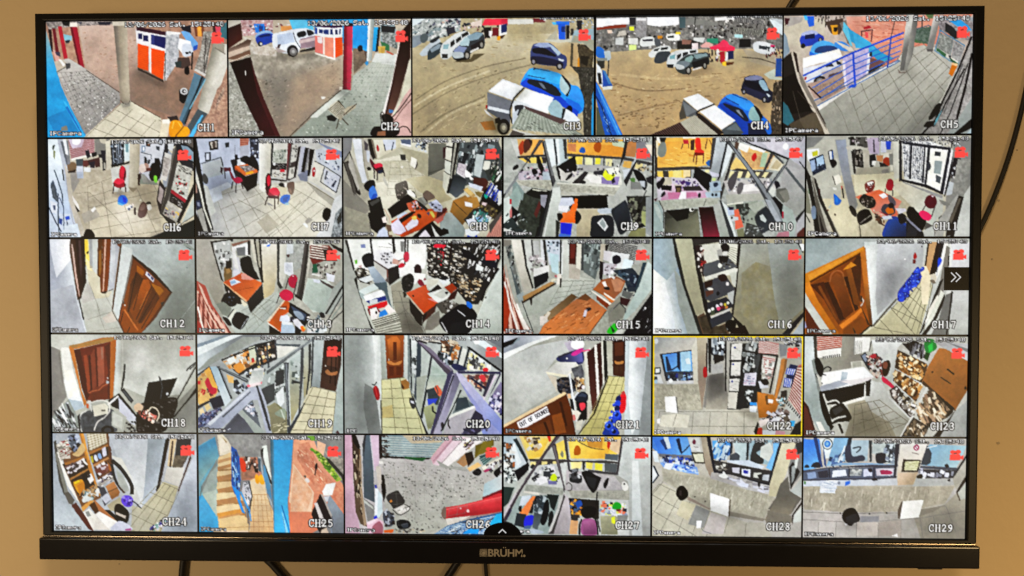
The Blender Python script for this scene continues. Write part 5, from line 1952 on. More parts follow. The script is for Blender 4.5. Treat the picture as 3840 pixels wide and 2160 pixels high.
13: '''
t b8b8aa a6a698 5 0,0 226,0 226,145 0,145
g b0aca0 a4a08e 20,20 30,100 0,0 22,0 28,30 40,66 46,100 30,100 2,50
p bfbfb0 104,0 128,4 126,80 100,90 102,50
g d8d4c4 c8b88c 110,10 112,80 100,4 126,4 124,60 120,80 104,100 103,60
g c0c8bc a8b4ac 100,90 120,140 66,100 104,92 126,80 130,90 110,126 112,145 60,145 42,120 36,104
q 8d9488 .5 3 4 70,110 108,92 130,100 80,150
l 8a8a78 .7 86,116 122,84
l 8a8a78 .6 84,112 104,128
p 26221f 22,4 56,0 56,2 26,6 28,20 40,60 42,66 38,62
p b8bcb8 26,6 53,2 54,30 58,60 42,64 34,40
k 131 40 4,5,10 d0d4d0,6a6c68,3a3c3c,b0b4b0,e8e8e4 28,8 54,6 56,40 38,50
p 1c2030 53,0 57,0 57,4 54,4
p 9a6a58 54,8 84,1 80,4 58,12
p e8e8e8 58,12 80,6 84,26 64,22
p 7a7e80 62,14 76,12 76,26 64,26
p c8c8d0 56,30 66,28 70,50 58,54
p e0e0dc 55,12 60,14 66,48 60,50
p 2a2624 80,3 84,3 84,26 80,24
p c8c4b0 84,2 89,2 94,36 90,36
P 15171b 68,32 76,27 84,28 88,42 92,52 96,60 92,62 76,54 70,46
p 0e1014 70,46 92,50 98,62 90,62 76,54
p 1c1a18 89,0 92,0 104,66 101,68 95,40
p 1c1a18 97,0 100,0 103,60 101,66
p a8a490 92,4 97,4 100,44 97,44
P 8a6a38 43,46 50,42 55,48 54,60 44,66
p b08c50 46,46 50,44 54,50 47,54
p 2a2420 46,34 55,33 55,44 46,46
P d8d8e4 57,48 63,46 68,52 68,60 62,64 58,58
p d0703c 42,66 68,54 102,68 78,96
g c8602c d87838 60,64 80,90 43,66 70,52 101,67 78,95
p e8a090 69,54 74,52 90,62 84,63 70,62
p ecb484 42,66 78,94 77,97 42,69
p e0e8f4 51,64 58,61 69,66 54,72
p 9ab8d8 52,65 60,63 62,67 54,70
l a04818 .8 58,80 88,74
p 241e1a 42,68 76,97 80,100 64,100 52,88 45,80
p 1c1e1e 78,96 102,69 104,92 84,113 82,110
g 2a2c2c 161818 90,80 94,110 79,96 102,70 103,92 85,112
P 121418 40,90 44,84 52,82 60,92 62,100 54,104 44,100 38,96
k 132 14 2,2,0 2a3a50,0a0a0e,5a6a80 42,86 58,88 58,102 44,98
e e8d8d0 50,81 1,2
p e0d8b8 68,92 72,94 79,100 74,104 70,100
p 8a9484 30,100 42,96 54,106 50,120 40,116
p d4d8c4 56,108 62,108 52,126 48,122
P 12141a 62,112 78,118 80,122 68,139 54,128
l c8d0d0 1 68,138 79,121
l 1a1c20 1.4 57,108 48,120
P 12141a 40,120 48,122 54,132 48,132
p b85848 0,64 14,72 24,100 40,125 54,145 0,145
b d89a88 8a3c30 7 0,78 44,130 54,145 -6,145
p e8b8a4 2,66 8,74 20,104 40,130 48,145 44,145 28,122 10,90
s f0dcc4 1.4 2,80 10,110 24,145
s f4e8d4 2.4 2,104 6,124 12,145
s e8c0a8 1.6 6,76 18,112 38,145
s 9a4030 1.2 3,84 12,116 28,145
s 9a4030 1 4,74 18,108 42,145
p b04038 0,124 6,130 10,145 0,145
p 3a3c38 125,0 129,0 128,66 134,74 130,77 125,70
p cfcfc0 129,4 140,2 138,60 133,74 128,64
p aab0a8 140,4 172,4 168,40 150,50 138,40
t b8bcb4 9a9e98 3 140,5 170,5 166,40 150,46 140,36
p d0d8dc 140,8 150,8 150,22 140,24
P 5a2a24 140,25 144,24 143,28 141,28
p e0e4ec 136,36 149,36 150,54 144,57 136,52
t e0e4ec b8c0cc 2 137,37 148,38 148,52 138,50
e 2a78d8 111,9 3.6,3
p e4e8ec 104,4 116,4 114,8 106,12
p 58524c 168,4 175,4 172,40 160,92 154,88 160,60
p 3a3632 171,8 174,8 170,50 164,92 155,90 158,86 164,60
p 24211e 152,84 164,92 163,95 152,88
p c8c4b4 176,4 180,4 174,50 172,60 170,50
p 8a3028 176,10 205,10 215,20 215,34 205,30 180,40 176,30
b e8dccc 6a2c24 6 178,8 175,30 200,34 204,12
p 3a2a24 195,16 210,16 218,34 200,34
k 133 40 3,4,10 2a2624,8a7a70,d8d0c8,5a4a44,b8b0a8 180,36 215,36 214,60 196,64 180,50
p 1a6a48 180,39 186,38 188,52 179,52
p e0e4dc 179,53 192,55 190,57 178,55
p d8dce8 200,52 214,56 212,66 202,64
p c9d4c8 172,60 200,62 215,76 208,112 180,112 163,94
g c0d0c4 a4b4a8 176,64 200,110 173,62 198,64 212,78 200,116 176,108 164,94
p d8e0f0 180,61 192,64 190,68 181,66
p 5a4a48 190,62 214,74 212,78 195,68
p a8b0a8 210,76 226,60 226,90 206,116 196,116
l 1a1c1c 3 226,72 200,114
l 22262a 1.4 226,84 204,122 196,132
l 2a3030 1.4 226,110 210,124 204,145
l 7a9490 1 226,98 208,122
p 2a2624 205,6 226,16 226,22 212,14
P b81c48 143,60 148,55 154,56 156,64 152,75 145,73 142,68
p e8e0e0 147,56 151,56 150,58
l 2a1a20 1.1 142,60 138,76
l 2a1a20 1.1 155,66 150,86 150,95
P c81e50 128,84 137,77 148,82 149,90 142,95 132,92
l 2a1a20 1.2 128,86 124,98
p d86a2c 109,126 136,94 145,98 142,112 131,120 132,142 128,142
g b85a20 c46420 138,96 120,130 110,126 137,94 144,97 141,112 130,118 131,136 126,140
p e8d0b0 108,126 135,94 137,94 112,127
p ecd8c0 109,127 128,141 127,144 110,130
p 8a3c18 128,104 140,102 140,108 130,108
p d8d4c8 128,105 138,106 138,108 129,107
p 14181e 144,97 176,116 168,134 156,126 142,112
p 3a5070 146,102 170,116 166,126 152,118
P 90a4b8 150,110 160,112 166,120 160,124 152,116
p d8e0f4 130,118 140,116 145,122 143,127 128,126
p b8d0e8 131,129 148,129 152,140 151,145 130,145
p e4ecf4 132,126 146,128 150,132 132,131
p 2a2c40 144,120 150,118 152,128 144,127
p d8d8e0 148,124 156,122 166,134 160,140 152,132
P e8781e 160,135 164,133 168,138 164,142
p e0d050 164,134 168,136 167,139
p 121416 112,132 128,142 130,145 112,145
p 1c1e22 152,132 162,140 160,145 152,145
p d0d8d8 172,128 190,120 200,134 196,145 170,145
k 134 30 4,4,0 d8e0e8,8a9aa4,3a4448,2a5a68,e8e0d8 172,118 202,116 200,145 170,145
P 26282c 190,113 196,113 198,120 192,120
''',
14: '''
g c8ccc0 b4b8a8 60,20 120,140 0,0 242,0 242,145 0,145
g a8ada4 b0b4a8 4,20 20,130 0,0 6,0 20,60 30,100 46,145 0,145
p f0f2ec 6,2 126,2 126,40 100,60 40,50 16,44 10,20
p e4e8e0 6,3 42,3 44,40 30,30 14,40
p 3a3834 2,2 6,2 17,46 15,50 10,30
p 2a2a2c 40,0 43,0 47,36 44,36
p 2a2624 74,0 78,0 80,20 76,24
p 8a8c88 87,4 93,4 92,20 88,20
p 3a3836 93,0 96,0 95,40 93,40
p 4a4844 97,2 100,2 99,24 97,24
p f4f4ec 101,8 126,8 124,46 102,46
p 8a98c8 26,9 33,8 34,14 27,14
l 9a9a90 .7 54,12 74,14
l 5a5a5a .8 69,7 74,10
P 14181e 28,30 34,23 44,23 47,32 47,42 34,44
p 1c2028 30,28 46,25 47,40 33,42
p e8e8ec 46,18 70,16 82,30 80,38 68,46 46,32
k 141 24 4,3,10 8a8a90,e8e8ec,4a4a50,c8c8d0 54,18 78,22 78,36 60,40
p d8a898 76,30 88,34 84,40 74,38
p 6a5a54 46,32 68,46 70,70 64,64 50,44
p 8a4a3c 58,44 68,48 68,60 60,54
p 2a2422 68,46 84,40 86,60 70,72
p c8c8c0 46,34 66,48 66,60 60,70 48,50
P c84058 92,24 96,20 100,22 100,32 96,36 92,32
P c02840 84,42 88,37 94,39 92,43 86,45
l 2a2420 .8 84,34 93,30
P 3a1a20 108,44 112,39 118,42 119,52 114,57 109,52
p eeeee8 86,46 106,40 108,56 118,58 110,70 94,66 90,60
P 98283c 113,66 118,60 126,62 126,70 118,72
P 2a2824 89,62 94,56 104,54 108,64 104,78 94,82 90,76
k 142 10 3,2,0 4a4640,1a1814,6a645c 92,58 106,58 104,74 94,76
p 3a3428 89,80 98,84 92,94 90,92
g a8a48e 8a8672 80,80 100,140 72,72 88,64 92,90 100,90 102,112 120,136 122,145 88,145 76,100
q 6f6c5c .6 2 4 74,80 96,80 128,150 80,150
l 6f6c5c .6 100,106 76,122
l 6f6c5c .6 92,106 124,145
p f0f0e8 108,52 126,54 122,64 110,60
p d0d4cc 126,4 134,6 134,60 128,62
p 2a2622 127,8 240,4 240,30 222,70 206,100 190,100 166,70 150,66 130,56
k 143 230 5,2.4,15 c8c4b8,8a8478,3a342c,e0dcd0,6a6254,a89a80,1c1814,b8b0a0 128,8 186,6 186,50 206,96 190,96 166,66 150,60 128,54
k 144 110 1.8,7,30 e8e8e4,c8c8c0,22242a,e0e0dc,3a3c44 182,12 236,10 236,40 222,64 206,60 182,34
k 145 80 6,2.6,20 b8a078,8a6a40,e0d0b0,3a2818,c8b898 172,56 212,60 200,96 180,84
k 146 20 3,3,0 8a2430,c8383c,284a3a 140,10 156,10 152,50 148,44
P d02440 138,10 144,8 156,10 154,13 140,14
p 2a1410 164,4 167,4 164,30 161,30
p 16161e 180,14 194,20 206,30 202,34 182,28
p d8e0dc 203,38 214,44 212,50 202,48
p 1a1c2a 206,32 236,36 234,46 216,40
p cfd8ce 242,30 242,145 190,145 200,128 222,76 236,50
g c8d2c8 b4beb2 226,70 220,140 240,36 242,145 194,145 206,116 220,84
p 14100e 234,44 238,46 218,78 212,96 209,94
p 2a2c2c 216,90 219,88 217,92
p d8dcd0 120,64 144,60 150,64 160,62 164,68 150,76 132,78 126,74
p d0d0bc 128,62 146,62 142,70 126,78
p 1a2028 148,58 160,58 156,64 150,62
P dde4e8 146,62 156,64 162,60 160,66 152,70
p c8562c 96,83 126,70 128,78 140,86 156,92 142,100 124,116
g d0643a c8501c 110,80 130,110 97,83 124,71 130,84 142,90 152,92 142,101 124,115
p e09088 128,92 142,98 146,94 134,91
P 2a1210 105,87 107,86 108,88 106,89
l e8b488 1 96,84 122,116
p 2a221c 100,92 121,116 119,134 112,128 102,112
p 5a2a1c 121,116 142,100 140,112 122,128
p 2a1c18 121,116 128,114 122,128 120,134
p a84018 154,74 166,68 174,76 164,84
p 2a2420 130,82 144,70 152,78 138,86
p e0e4dc 128,84 152,76 164,86 146,100 132,88
p c8ccc0 138,86 152,77 162,86 150,92
P 22242a 155,82 158,81 160,83 157,85
p 4a1a14 164,84 176,76 170,92 156,96
p 5a5448 140,100 160,92 176,100 170,116 150,114
k 147 20 4,3,0 c8c8c0,3a342c,8a8478 148,94 174,96 170,112 152,110
p 8a8474 128,122 146,110 148,130 136,140 124,140
P 14141a 152,118 166,108 180,100 196,106 204,118 198,130 190,145 160,145 146,128
P 1a70c8 188,96 194,98 197,104 194,107 188,102
l d8d8dc 1.4 174,109 186,119
l c8c8c8 1.6 150,128 158,143
p 1a1c20 164,130 192,124 196,140 186,145 162,145
p 2a261e 16,50 26,44 36,48 42,60 40,70 24,66
k 148 30 5,4,10 c8c4b4,3a3428,8a8470,dcdcd0,1e1a18 17,46 40,46 42,66 22,66
p 7ac040 17,33 21,32 21,38 18,39
p c8a0a0 22,42 28,40 27,46
p bcc8d8 37,44 46,42 64,64 62,68 48,66
g b4c4d4 90a4b4 44,44 58,70 37,44 46,42 65,65 56,74 46,66
p dce4e4 22,62 40,56 46,62 34,68
p 56707c 46,68 66,66 68,84 74,106 68,98 62,80 54,78
p d4e4e0 22,80 46,69 54,76 32,86
p a8bcb8 22,80 32,86 32,94 26,90
p f2f6f4 30,88 58,78 64,87 34,96
p 24348a 34,96 64,87 66,94 40,100
p c8ccd4 40,94 52,92 52,98 40,100
p c81828 36,104 66,95 68,104 40,110
p 80141c 36,108 50,104 56,112 40,118
p 2a8ad0 55,112 64,108 68,116 54,122
p e8e0dc 40,108 50,105 54,114 50,122 42,124
P 2a1410 48,113 50,111 52,114 50,116
p e8dcd4 68,100 80,112 70,116 62,106
b d0d0bc 8a8a78 6 46,132 52,150 90,145 84,118
b d8d8c4 5a5a4c 4 42,124 47,136 86,124 81,113
p 12100e 20,58 22,78 28,96 36,120 48,145 44,145 32,110 16,62
f 20181055 5 90,110 122,136 120,145 90,140
''',
15: '''
t b4b8ac a4a89c 5 0,0 226,0 226,145 0,145
g c0c4b8 9aa294 100,50 110,120 86,60 100,55 150,64 140,80 104,84 60,110 30,120 30,100 60,76
t b0b4a4 989c8c 4 130,100 190,90 180,130 160,145 130,145
q 7a7e72 .5 3 4 90,64 140,64 134,84 70,100
l 7a7e72 .6 128,140 168,100
p 8a8678 0,2 12,2 12,10 0,12
g d8d4c4 b4b0a0 14,20 34,70 12,2 28,2 34,40 44,76 32,84 20,40
p 201e1c 27,2 31,2 36,40 46,74 44,76 34,44
p 7a8078 3,12 10,10 20,50 28,80 20,82
k 151 24 3,6,15 2a2e30,8a9490,c8d0cc,4a5a5a 4,14 12,12 26,76 20,78
p c8ccc4 31,2 42,2 46,30 42,56 36,40
p 3a3c3c 42,2 44,2 47,34 45,34
p b8bcb8 45,3 54,3 56,30 47,34
p d0d4d8 56,2 60,2 64,40 58,40
p 2c2624 60,2 64,2 69,60 66,62
p c8d4e4 64,2 86,2 86,34 70,40
k 152 24 4,3,0 5a6878,d8e4f0,2a3440,a8c0d0 66,3 85,3 84,18 68,20
p b8dce4 70,22 84,24 84,54 74,50
k 153 34 5,4,10 e4e0e0,8a8484,d0c8c8,4a4648,b8b0b0 38,20 62,28 70,46 44,54
p d8d8d4 46,46 70,40 70,50 46,58
p 141a22 46,58 68,50 68,64 48,76
p d8e0dc 86,4 91,4 90,54 86,56
p 2a2826 86,2 89,2 88,54 86,54
g d4d8d0 b0b4a8 94,10 98,60 91,2 100,2 100,54 92,62 90,56
p 5a1c14 100,6 112,6 110,40 100,38
p 7a2a20 102,8 110,8 108,30 102,30
p b8b0a0 100,38 118,40 116,62 100,60
p dcd8c4 112,2 120,2 118,48 111,44
p 4a5050 119,8 123,8 122,48 118,48
p 6a7874 123,8 150,6 146,40 140,62 122,50
k 154 40 4,8,10 3a4444,8a9a98,a8b8b4,5a6464 122,8 148,8 144,56 124,46
p c8bfa8 148,8 156,8 150,40 146,48
p 2a2624 155,10 161,8 158,20 155,26
p b8b8b0 162,4 205,4 222,20 205,40 186,36 164,18
b 3a3a3a c0c0b8 11 162,5 160,20 198,40 204,12
p dcd8dc 153,18 166,20 164,36 152,32
p dfe4e4 166,20 192,24 186,46 170,44 160,40
P 1e1a2c 166,28 172,25 178,28 178,36 168,38
p 2a1c20 147,34 154,36 150,64 146,60
p c8c4cc 152,36 168,38 170,50 162,56 152,54
k 155 20 4,3,10 e4e0e8,5a5058,a898a0 152,36 172,40 172,58 156,58
p d8f0f8 184,30 198,34 192,50 180,46
p 2a3a4a 166,48 180,46 196,44 210,60 204,80 190,80 184,62
p 3a5a70 176,48 190,52 186,62 174,56
p 1a2a48 194,52 210,58 206,74 190,72
k 156 24 4,4,20 14202c,4a6a80,2a3a4c,8aa0b0 176,48 206,54 202,84 186,78
p a0602c 136,77 150,62 172,57 186,64 180,80 168,92 152,86
g b06a34 9a5c3c 140,74 176,64 137,76 152,62 170,57 185,63 176,84 168,92
p c89068 164,62 174,60 184,66 178,80 170,80
p d8d4d0 162,56 171,58 168,62
p f0e8dc 150,66 155,64 158,72 154,73
P 1c1a18 153,74 160,73 162,77 156,77
p 8a3c14 142,86 168,98 158,106 142,92
p ece0cc 134,78 168,100 165,102 134,80
p d0803c 150,84 166,92 172,94 166,98
p f0e0c8 153,81 170,92 168,94 153,84
p 9a9482 158,104 178,86 182,96 160,116
p 8a8a78 160,108 180,92 186,110 182,120 160,128
p 4a1a1c 178,88 194,92 188,102 178,98
p 6a6c68 182,78 198,82 192,92 180,86
p 2a1a34 196,86 204,82 202,88
l 22242a 1.2 178,98 186,106 186,118
l 8a8a84 1 172,98 160,116
l 3a3c40 1 178,96 168,106
g c8dcd4 a4b8b0 220,50 190,120 226,40 226,76 200,110 182,126 184,116 206,72 220,34
p 2a4a5a 212,36 218,36 206,72 200,80
p 17151a 226,82 226,145 182,145 200,118
k 157 20 1,6,30 3a3a3e,0a0a0c,c8c8c8 206,100 226,90 224,140 196,140
e e0e0e0 216,105 1.4,2
p a07c44 26,90 70,66 78,66 60,80 28,96
p b08a50 28,88 72,65 78,67 34,92
p 3a2618 28,96 80,66 80,69 44,90 30,98
p d8d0b0 72,62 78,60 82,62 74,66
p e0d8c8 82,54 88,53 88,66 82,70
p c06a70 78,55 82,55 82,59 78,58
p 2a2018 86,60 89,60 88,74 86,74
p 2a1a12 40,90 44,90 44,100 42,101
p 6a5228 92,96 104,83 113,88 96,104 70,120
g 6a4a24 9a7c50 106,86 70,120 104,83 113,88 72,126 60,118
p d8ccb4 68,110 72,112 60,132 56,128
p b87440 110,92 125,83 158,108 132,145 54,145 60,132
g b07040 d08848 110,90 110,140 112,92 126,84 157,108 130,144 56,144 62,130
p 7a4a24 112,91 125,83 134,90 128,94
k 158 60 9,1.2,-30 a05c28,c88850,8a4c20,dca068 68,124 112,96 128,92 150,106 126,140 60,142
l 5a3418 1 157,109 132,143
p d8ccc0 56,118 68,116 66,126 56,132
P 2a1c24 126,106 132,104 134,107 128,110
p d4ccdc 124,108 128,107 126,117 121,118
p 221824 122,118 126,117 124,120
p b84420 0,40 4,60 16,100 28,145 0,145
b e0b4a0 8a3420 5 0,44 14,96 46,145 -16,145
s ece0d4 3 2,66 10,100 24,145
s e4d4c4 3 6,60 16,96 36,145
s f0e8dc 4.5 20,100 28,120 42,145
p a83c1c 0,70 4,76 10,112 4,140 0,140
s c8a894 1.4 3,40 12,80 22,108
p 5a6a6c 10,40 16,56 28,86 22,92
p 9aa8a8 20,86 30,80 30,94 24,98
l 20262a 1 28,94 46,142
P 2cbc28 160,136 166,130 170,128 174,138 166,144 158,142
p 1a3a20 163,131 170,139 167,143
p c8ccc0 172,140 184,134 180,145 170,145
''',
16: '''
g b0b49a b6ac8c 200,100 700,500 0,0 1295,0 1295,819 0,819
g a8aca0 948e68 800,100 960,560 750,40 1250,40 1280,140 1295,620 1120,819 830,819 690,650
g 9a8848 a09868 920,480 1060,600 860,380 1000,380 1040,560 900,660 820,540
t 989060 9c9878 60 760,300 880,200 1200,300 1200,560 900,780 760,640
g a4aca8 a0a490 1000,60 1240,600 980,40 1240,40 1290,160 1290,600 1100,780 1040,500
g f2f4e8 8aa0b0 60,500 260,460 0,0 160,0 200,150 260,360 330,600 420,819 0,819
g fafaf0 d0dce4 40,600 180,600 0,380 100,380 160,560 200,819 0,819
g a4bcc8 98a8a8 60,100 180,100 0,0 180,0 220,240 120,360 0,260
p 9aa49c 180,260 260,360 400,819 300,819 220,560
p 2a2c26 165,0 185,0 260,300 380,660 430,819 400,819 340,640 250,380 190,150
g b8b896 a4a07e 240,40 380,600 190,0 330,0 380,300 440,630 372,660 280,400
p 6a4a30 380,670 440,636 500,780 640,720 660,819 430,819
t 5a4a30 3a2c1c 40 390,680 460,650 500,760 620,740 640,819 440,819
p 26201c 335,0 360,0 420,330 520,770 500,780 440,600 370,260
p 3a3430 330,0 750,0 740,50 560,30 380,60 350,60
p d0d0be 380,60 560,40 740,50 730,230 640,160 460,210 400,170
b dcdcc8 a8a894 7 650,60 620,150 720,230 745,80
p 2a2420 730,20 756,20 720,420 690,680 676,660 700,400
p 3a2624 360,60 420,60 460,300 430,330 390,220
k 161 26 24,20,0 e0d8d0,b02830,8a2a24,c8b8a8,2a2020 366,70 430,70 460,300 400,300
P 241e1c 580,60 620,44 656,70 640,120 600,120
p a8a8a0 545,100 590,90 600,150 560,180
p d0d0c8 600,110 640,110 630,160 600,160
p 585c62 440,220 640,160 725,240 640,280 460,340 430,300
p 26221c 560,150 650,150 640,200 580,220
e e8ecd8 574,232 17,20
k 162 16 16,12,0 3a342a,a8a898,5a5448 590,190 680,200 660,250 590,260
p d8d8c8 440,330 700,250 730,260 720,300 560,330 450,360
p c8ccbc 660,300 720,280 712,420 680,390
p 4a4c54 430,380 560,330 640,340 704,430 690,460 500,540 450,520
p 3a1c14 440,370 510,350 510,400 450,430
P 3a1c18 556,320 616,306 640,350 590,370
e f0e8e4 640,388 13,16
P e0dccc 466,430 500,420 520,440 500,450
p 6a3a28 450,450 520,440 520,470 460,500
P 1a1c24 545,470 560,450 576,470 560,490
p b8bcb8 640,470 700,440 690,560 660,560
p 2c2e38 466,550 630,500 690,570 680,590 500,660 470,610
e e8ecdc 486,620 14,16
e e8ecdc 515,604 14,16
p 4a5a3a 500,620 530,610 535,650 500,660
e e8e0f0 556,580 15,16
e d85a80 566,600 18,18
e d8c8d0 588,564 13,14
p 7a2028 580,580 610,570 615,600 585,605
e c8b840 622,566 12,14
e e0e0d0 645,552 12,13
p c88a4a 620,580 645,574 645,600 620,606
p c8c8c0 500,670 660,596 660,620 500,690
p 343844 490,690 660,620 690,660 680,690 510,765
P 141210 624,730 650,700 700,700 720,740 690,800 640,790
p 8a8a84 634,760 650,780 640,790
p 22120f 700,770 790,740 830,819 660,819
p 1c1814 690,660 720,690 780,745 740,760 700,700
p 1c2028 1295,625 1295,670 1180,819 1110,819 1200,720
p a8b4bc 1295,690 1295,819 1200,819
l 2a3034 10 1240,40 1284,120
p e8ecec 1250,40 1295,50 1295,100 1275,110
f 20201844 60 1050,250 1290,200 1290,640 1100,780
f ffffff44 50 60,400 160,500 180,780 20,780
''',
17: '''
g 9cacac c4c8c0 200,80 560,300 0,0 1396,0 1396,819 0,819
g d8e4e0 b8bcb8 540,200 780,200 500,30 1000,30 980,240 780,520 580,740 520,400
g ccd0d4 b0b4b4 640,100 860,300 620,40 1010,40 1000,240 940,280 790,490 620,660 590,400
g e8eee8 d4dcd8 510,200 600,200 505,60 600,60 610,400 580,720 540,480
p d4d0a8 560,760 1060,320 1080,400 1020,660 980,819 470,819
g cfc9a0 bcb68c 800,450 800,819 620,740 780,560 980,330 1090,400 1030,620 980,819 500,819
q 7a7658 5 4 6 740,600 990,330 1090,380 1000,880
l 7a7658 5 600,760 900,819
l 7a7658 5 640,690 760,819
l 7a7658 5 720,580 1000,720
p ecdcb4 1040,160 1110,60 1080,240 1050,560 1000,560 980,300
p c8a070 1046,30 1130,30 1060,300 1030,230
p 3a2418 1040,30 1056,30 1030,235 1018,235
g 2a1614 4a2a20 1110,40 1160,40 1118,30 1180,30 1110,300 1060,310
p f0ece0 1180,20 1220,30 1180,200 1110,380 1090,340 1140,200
p 2a2428 1150,40 1180,40 1130,290 1100,290
P 2050d0 1132,180 1150,165 1164,190 1140,240 1128,250
p c8d0d8 1130,250 1140,240 1124,320 1112,320
P d8ccb4 1070,320 1100,300 1120,340 1100,370
P 8a7a60 1062,360 1090,350 1114,378 1090,384
p e0e0d8 1225,30 1396,30 1396,819 1220,819 1200,500 1220,300
g dcdce0 b8bcb4 1300,60 1300,800 1240,40 1396,40 1396,819 1225,819 1250,480
p 8a8478 1200,60 1230,80 1220,300 1180,450 1130,560 1140,420
p 2a221e 1216,150 1228,150 1222,230 1214,240
p dce0cc 1160,440 1190,470 1110,680 1040,790 1010,819 1080,640
p 2a2622 1150,360 1180,340 1100,570 1000,800 980,819 1040,650
p ece8d4 1130,480 1140,500 1060,680 1020,740 1060,600
p 2a2420 1190,470 1196,520 1130,680 1040,819 1000,819 1100,680
p 7a7a74 1200,480 1250,460 1230,819 1080,819 1140,700
p 1e1c1c 1246,450 1262,450 1236,700 1218,819 1206,819 1226,680
p a8621c 0,330 500,68 512,80 545,400 580,740 480,819 0,819
g 8a4612 a05a18 300,300 400,700 30,400 200,300 470,140 520,500 570,740 480,819 300,819 160,600
p c88a24 0,300 500,66 508,110 30,380 0,380
p d89a38 20,310 490,76 495,90 40,360
p 6a3208 36,366 470,118 470,140 50,380
g d8902c b8741c 60,460 240,760 0,380 36,372 110,530 290,800 290,819 240,819 90,600 0,460
g c07a28 6a3a10 480,300 550,700 470,120 510,100 545,400 582,745 560,745 520,560 490,300
g 5a2408 7a3c10 120,420 300,700 44,396 160,370 220,440 340,690 290,740 160,520
p 8a4a18 106,410 130,400 280,680 270,700
p 4a1e08 160,380 200,370 350,690 300,700
s a86430 14 212,370 230,300 280,275 320,300 350,400
g 9a5420 6a3008 260,300 340,640 222,340 270,290 320,330 400,570 420,620 340,690
p 4a2008 330,330 370,320 460,600 430,620
g 9a5a1e 7a4010 380,270 470,560 350,270 430,220 470,480 470,580 420,560
p 5a2a0c 390,240 440,150 470,140 480,300 470,540 430,400
p d0902c 320,270 390,200 440,230 360,260
p d88a30 300,740 420,650 480,590 492,620 440,680 320,775
p 8a4a14 330,780 480,660 560,730 470,819 330,819
p 4a2a10 480,580 500,620 560,740 540,740
p 3a2818 410,760 440,800 430,819
s d0d0c8 9 480,500 500,530 490,560 478,575
p 3a2a1a 476,490 488,490 490,540 474,540
p 2a1a0e 560,735 580,738 578,755 560,750
p 2a2010 470,819 560,738 565,748 490,819
p c8ccc0 0,460 60,560 240,819 160,819 0,600
p 6a2a10 0,580 40,640 160,819 20,819
p b0b0e0 0,700 20,760 0,770
p 6a6250 580,740 700,600 780,510 790,520 730,590 590,756
P 1e3cb8 790,520 800,450 850,380 920,290 960,240 985,290 990,350 960,395 900,440 850,530 820,542
k 172 70 24,22,45 3a68e8,142a88,6a98f4,2448c8,0e1e6a 795,520 850,390 960,250 988,330 960,390 860,520
e 2858d0 824,500 26,36
l b8b8a8 7 770,552 800,538
P a81a24 920,150 935,120 950,150 945,170 925,175
p 7a1818 915,180 942,180 940,215 918,215
e 3a3030 992,70 5,7
P f0f0ec 842,178 850,170 858,180 848,186
f ffffff55 30 520,90 590,90 600,500 560,600
f 30303844 50 640,250 860,260 760,480 640,600
e 2444b8 820,492 24,16 -50
e 1a3498 861,479 24,16 -50
e 3058d0 854,438 24,16 -50
e 2444b8 895,425 24,16 -50
e 1a3498 888,384 24,16 -50
e 3058d0 929,371 24,16 -50
e 2444b8 922,330 24,16 -50
e 1a3498 963,317 24,16 -50
e 3058d0 956,276 24,16 -50
e 2444b8 997,263 24,16 -50
e 8aaef4 816,484 8,4 -50
e 8aaef4 857,471 8,4 -50
e 8aaef4 850,430 8,4 -50
e 8aaef4 891,417 8,4 -50
e 8aaef4 884,376 8,4 -50
e 8aaef4 925,363 8,4 -50
e 8aaef4 918,322 8,4 -50
e 8aaef4 959,309 8,4 -50
e 8aaef4 952,268 8,4 -50
e 8aaef4 993,255 8,4 -50
''',
